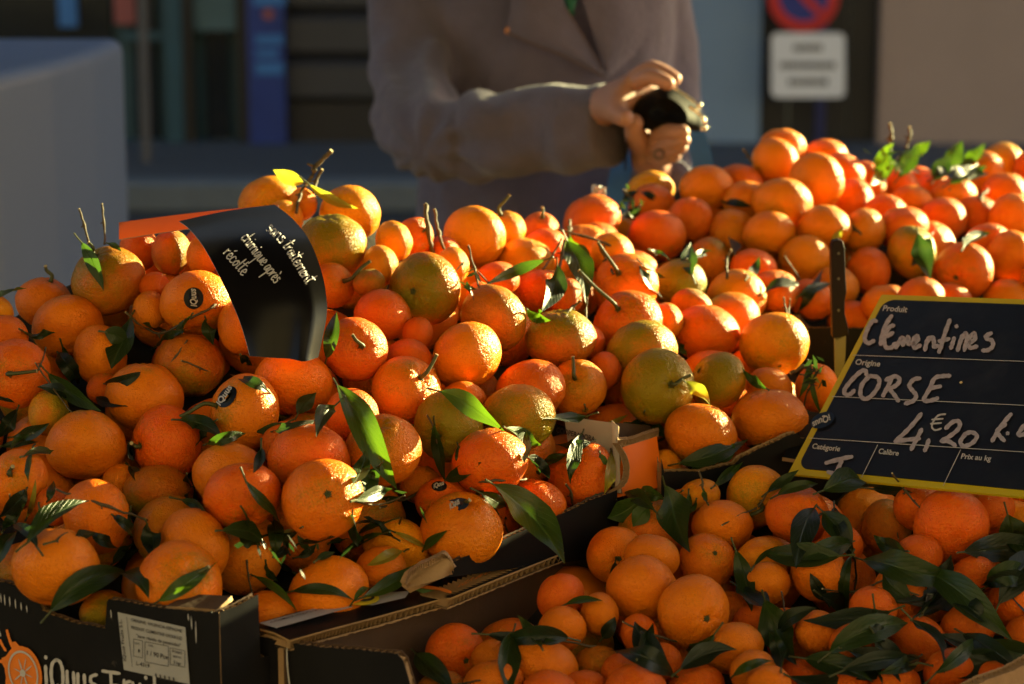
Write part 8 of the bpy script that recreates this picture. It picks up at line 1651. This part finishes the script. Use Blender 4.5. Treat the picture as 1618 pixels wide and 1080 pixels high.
m.add(vs, [(i*n_+k, i*n_+(k+1) % n_, (i+1)*n_+(k+1) % n_, (i+1)*n_+k) for i in range(rows_-1) for k in range(n_)]); m.build('hair', [HAIR], pr, True)
TRO = simple('dark_trousers', (.02, .02, .025), .9); 
for sx in (-.07, .14):
    m = MB(); m.tube([(sx + .01, 3.47, .82), (sx + .01, 3.465, .48), (sx + .01, 3.49, .10)], [.10, .075, .06], 16); m.build('trouser_leg', [TRO], pr, True)
    m = MB(); m.tube([(sx + .01, 3.53, .05), (sx + .01, 3.45, .055), (sx + .01, 3.36, .04), (sx + .01, 3.30, .03)], [.038, .046, .04, .022], 12); m.build('shoe', [STRP], pr, True)
# ring
m = MB(); c = at(1041, 243, 2.985); m.tube([c + Vector((.006 * math.cos(k * .7), -.004, .006 * math.sin(k * .7))) for k in range(10)], .0012, 6); m.build('ring', [BLADE], pr)
# purse
PUR = simple('black_leather', (.005, .004, .004), .7, .3, 60, .0008, 120, spec=.15)
pu = empty('coin_purse', at(1055, 180, 2.985)); tag(pu, 'black leather coin purse with a bright metal clasp held open in both hands', 'purse')
outl = catmull([Vector((x, y, 0)) for x, y in ((998, 178), (1010, 158), (1030, 142), (1055, 136), (1078, 146), (1100, 166), (1112, 188), (1108, 206), (1085, 206), (1050, 204), (1025, 206), (1006, 196), (998, 178))], 4)[:-1]
m = MB(); n_ = len(outl); lay = []
for k, (s, dy) in enumerate(((.55, -.020), (.86, -.014), (1.0, -.003), (1.0, .010), (.85, .022), (.5, .027))):
    for p in outl: lay.append(at(1055 + (p.x - 1055) * s, 176 + (p.y - 176) * s, 2.985 + dy))
m.add(lay, [(i*n_+k, i*n_+(k+1) % n_, (i+1)*n_+(k+1) % n_, (i+1)*n_+k) for i in range(5) for k in range(n_)] + [tuple(range(n_)), tuple(range(6*n_-1, 5*n_-1, -1))]); m.build('pouch', [PUR], pu, True)
BRS = simple('bright_clasp', (.75, .68, .55), .18, .1, metal=1)
m = MB(); m.tube(catmull([at(1062, 137, 2.965), at(1084, 150, 2.96), at(1103, 165, 2.957)], 6), .0022, 8); m.build('clasp_bar', [BRS], pu, True)
m = MB(); m.tube(catmull([at(1088, 168, 2.955), at(1104, 178, 2.955), at(1113, 190, 2.955), at(1113, 206, 2.96)], 6), .0022, 8); m.build('clasp_bar', [BRS], pu, True)
for x, y in ((1104, 166), (1113, 202)):
    m = MB(); c = at(x, y, 2.952); m.tube([c + Vector((0, .006, 0)), c + Vector((0, .003, 0)), c, c - Vector((0, .003, 0)), c - Vector((0, .004, 0))], [.001, .0038, .0045, .0035, .001], 10); m.build('clasp_ball', [BRS], pu, True)
# blue bag on the arm
BAGM = simple('blue_bag', (.006, .11, .42), .5, .3, 20, .002, 40)
bgp = empty('shopping_bag', at(1040, 420, 3.2)); tag(bgp, 'blue shopping bag hanging from the forearm below the purse', 'bag')
c = at(1045, 400, 3.2); g = []
for i in range(6):
    v = i / 5; g.append([Vector((c.x - .12 + .24 * j / 8, 3.14 + .012 * math.sin(j * 1.3 + i) - .05 * math.sin(j / 8 * 3.14), c.z + .04 - .34 * v)) for j in range(9)])
sheet('body', bgp, g, .10, [BAGM] * 3)
for pts in ([(990, 385), (975, 310), (990, 245), (1012, 236)], [(1120, 385), (1116, 300), (1106, 238), (1095, 205)]):
    P_ = catmull([at(x, y, 3.13) for x, y in pts], 6); sheet('handle', bgp, [[p - Vector((.014, 0, 0)) for p in P_], [p for p in P_], [p + Vector((.014, 0, 0)) for p in P_]], .002, [BAGM] * 3)
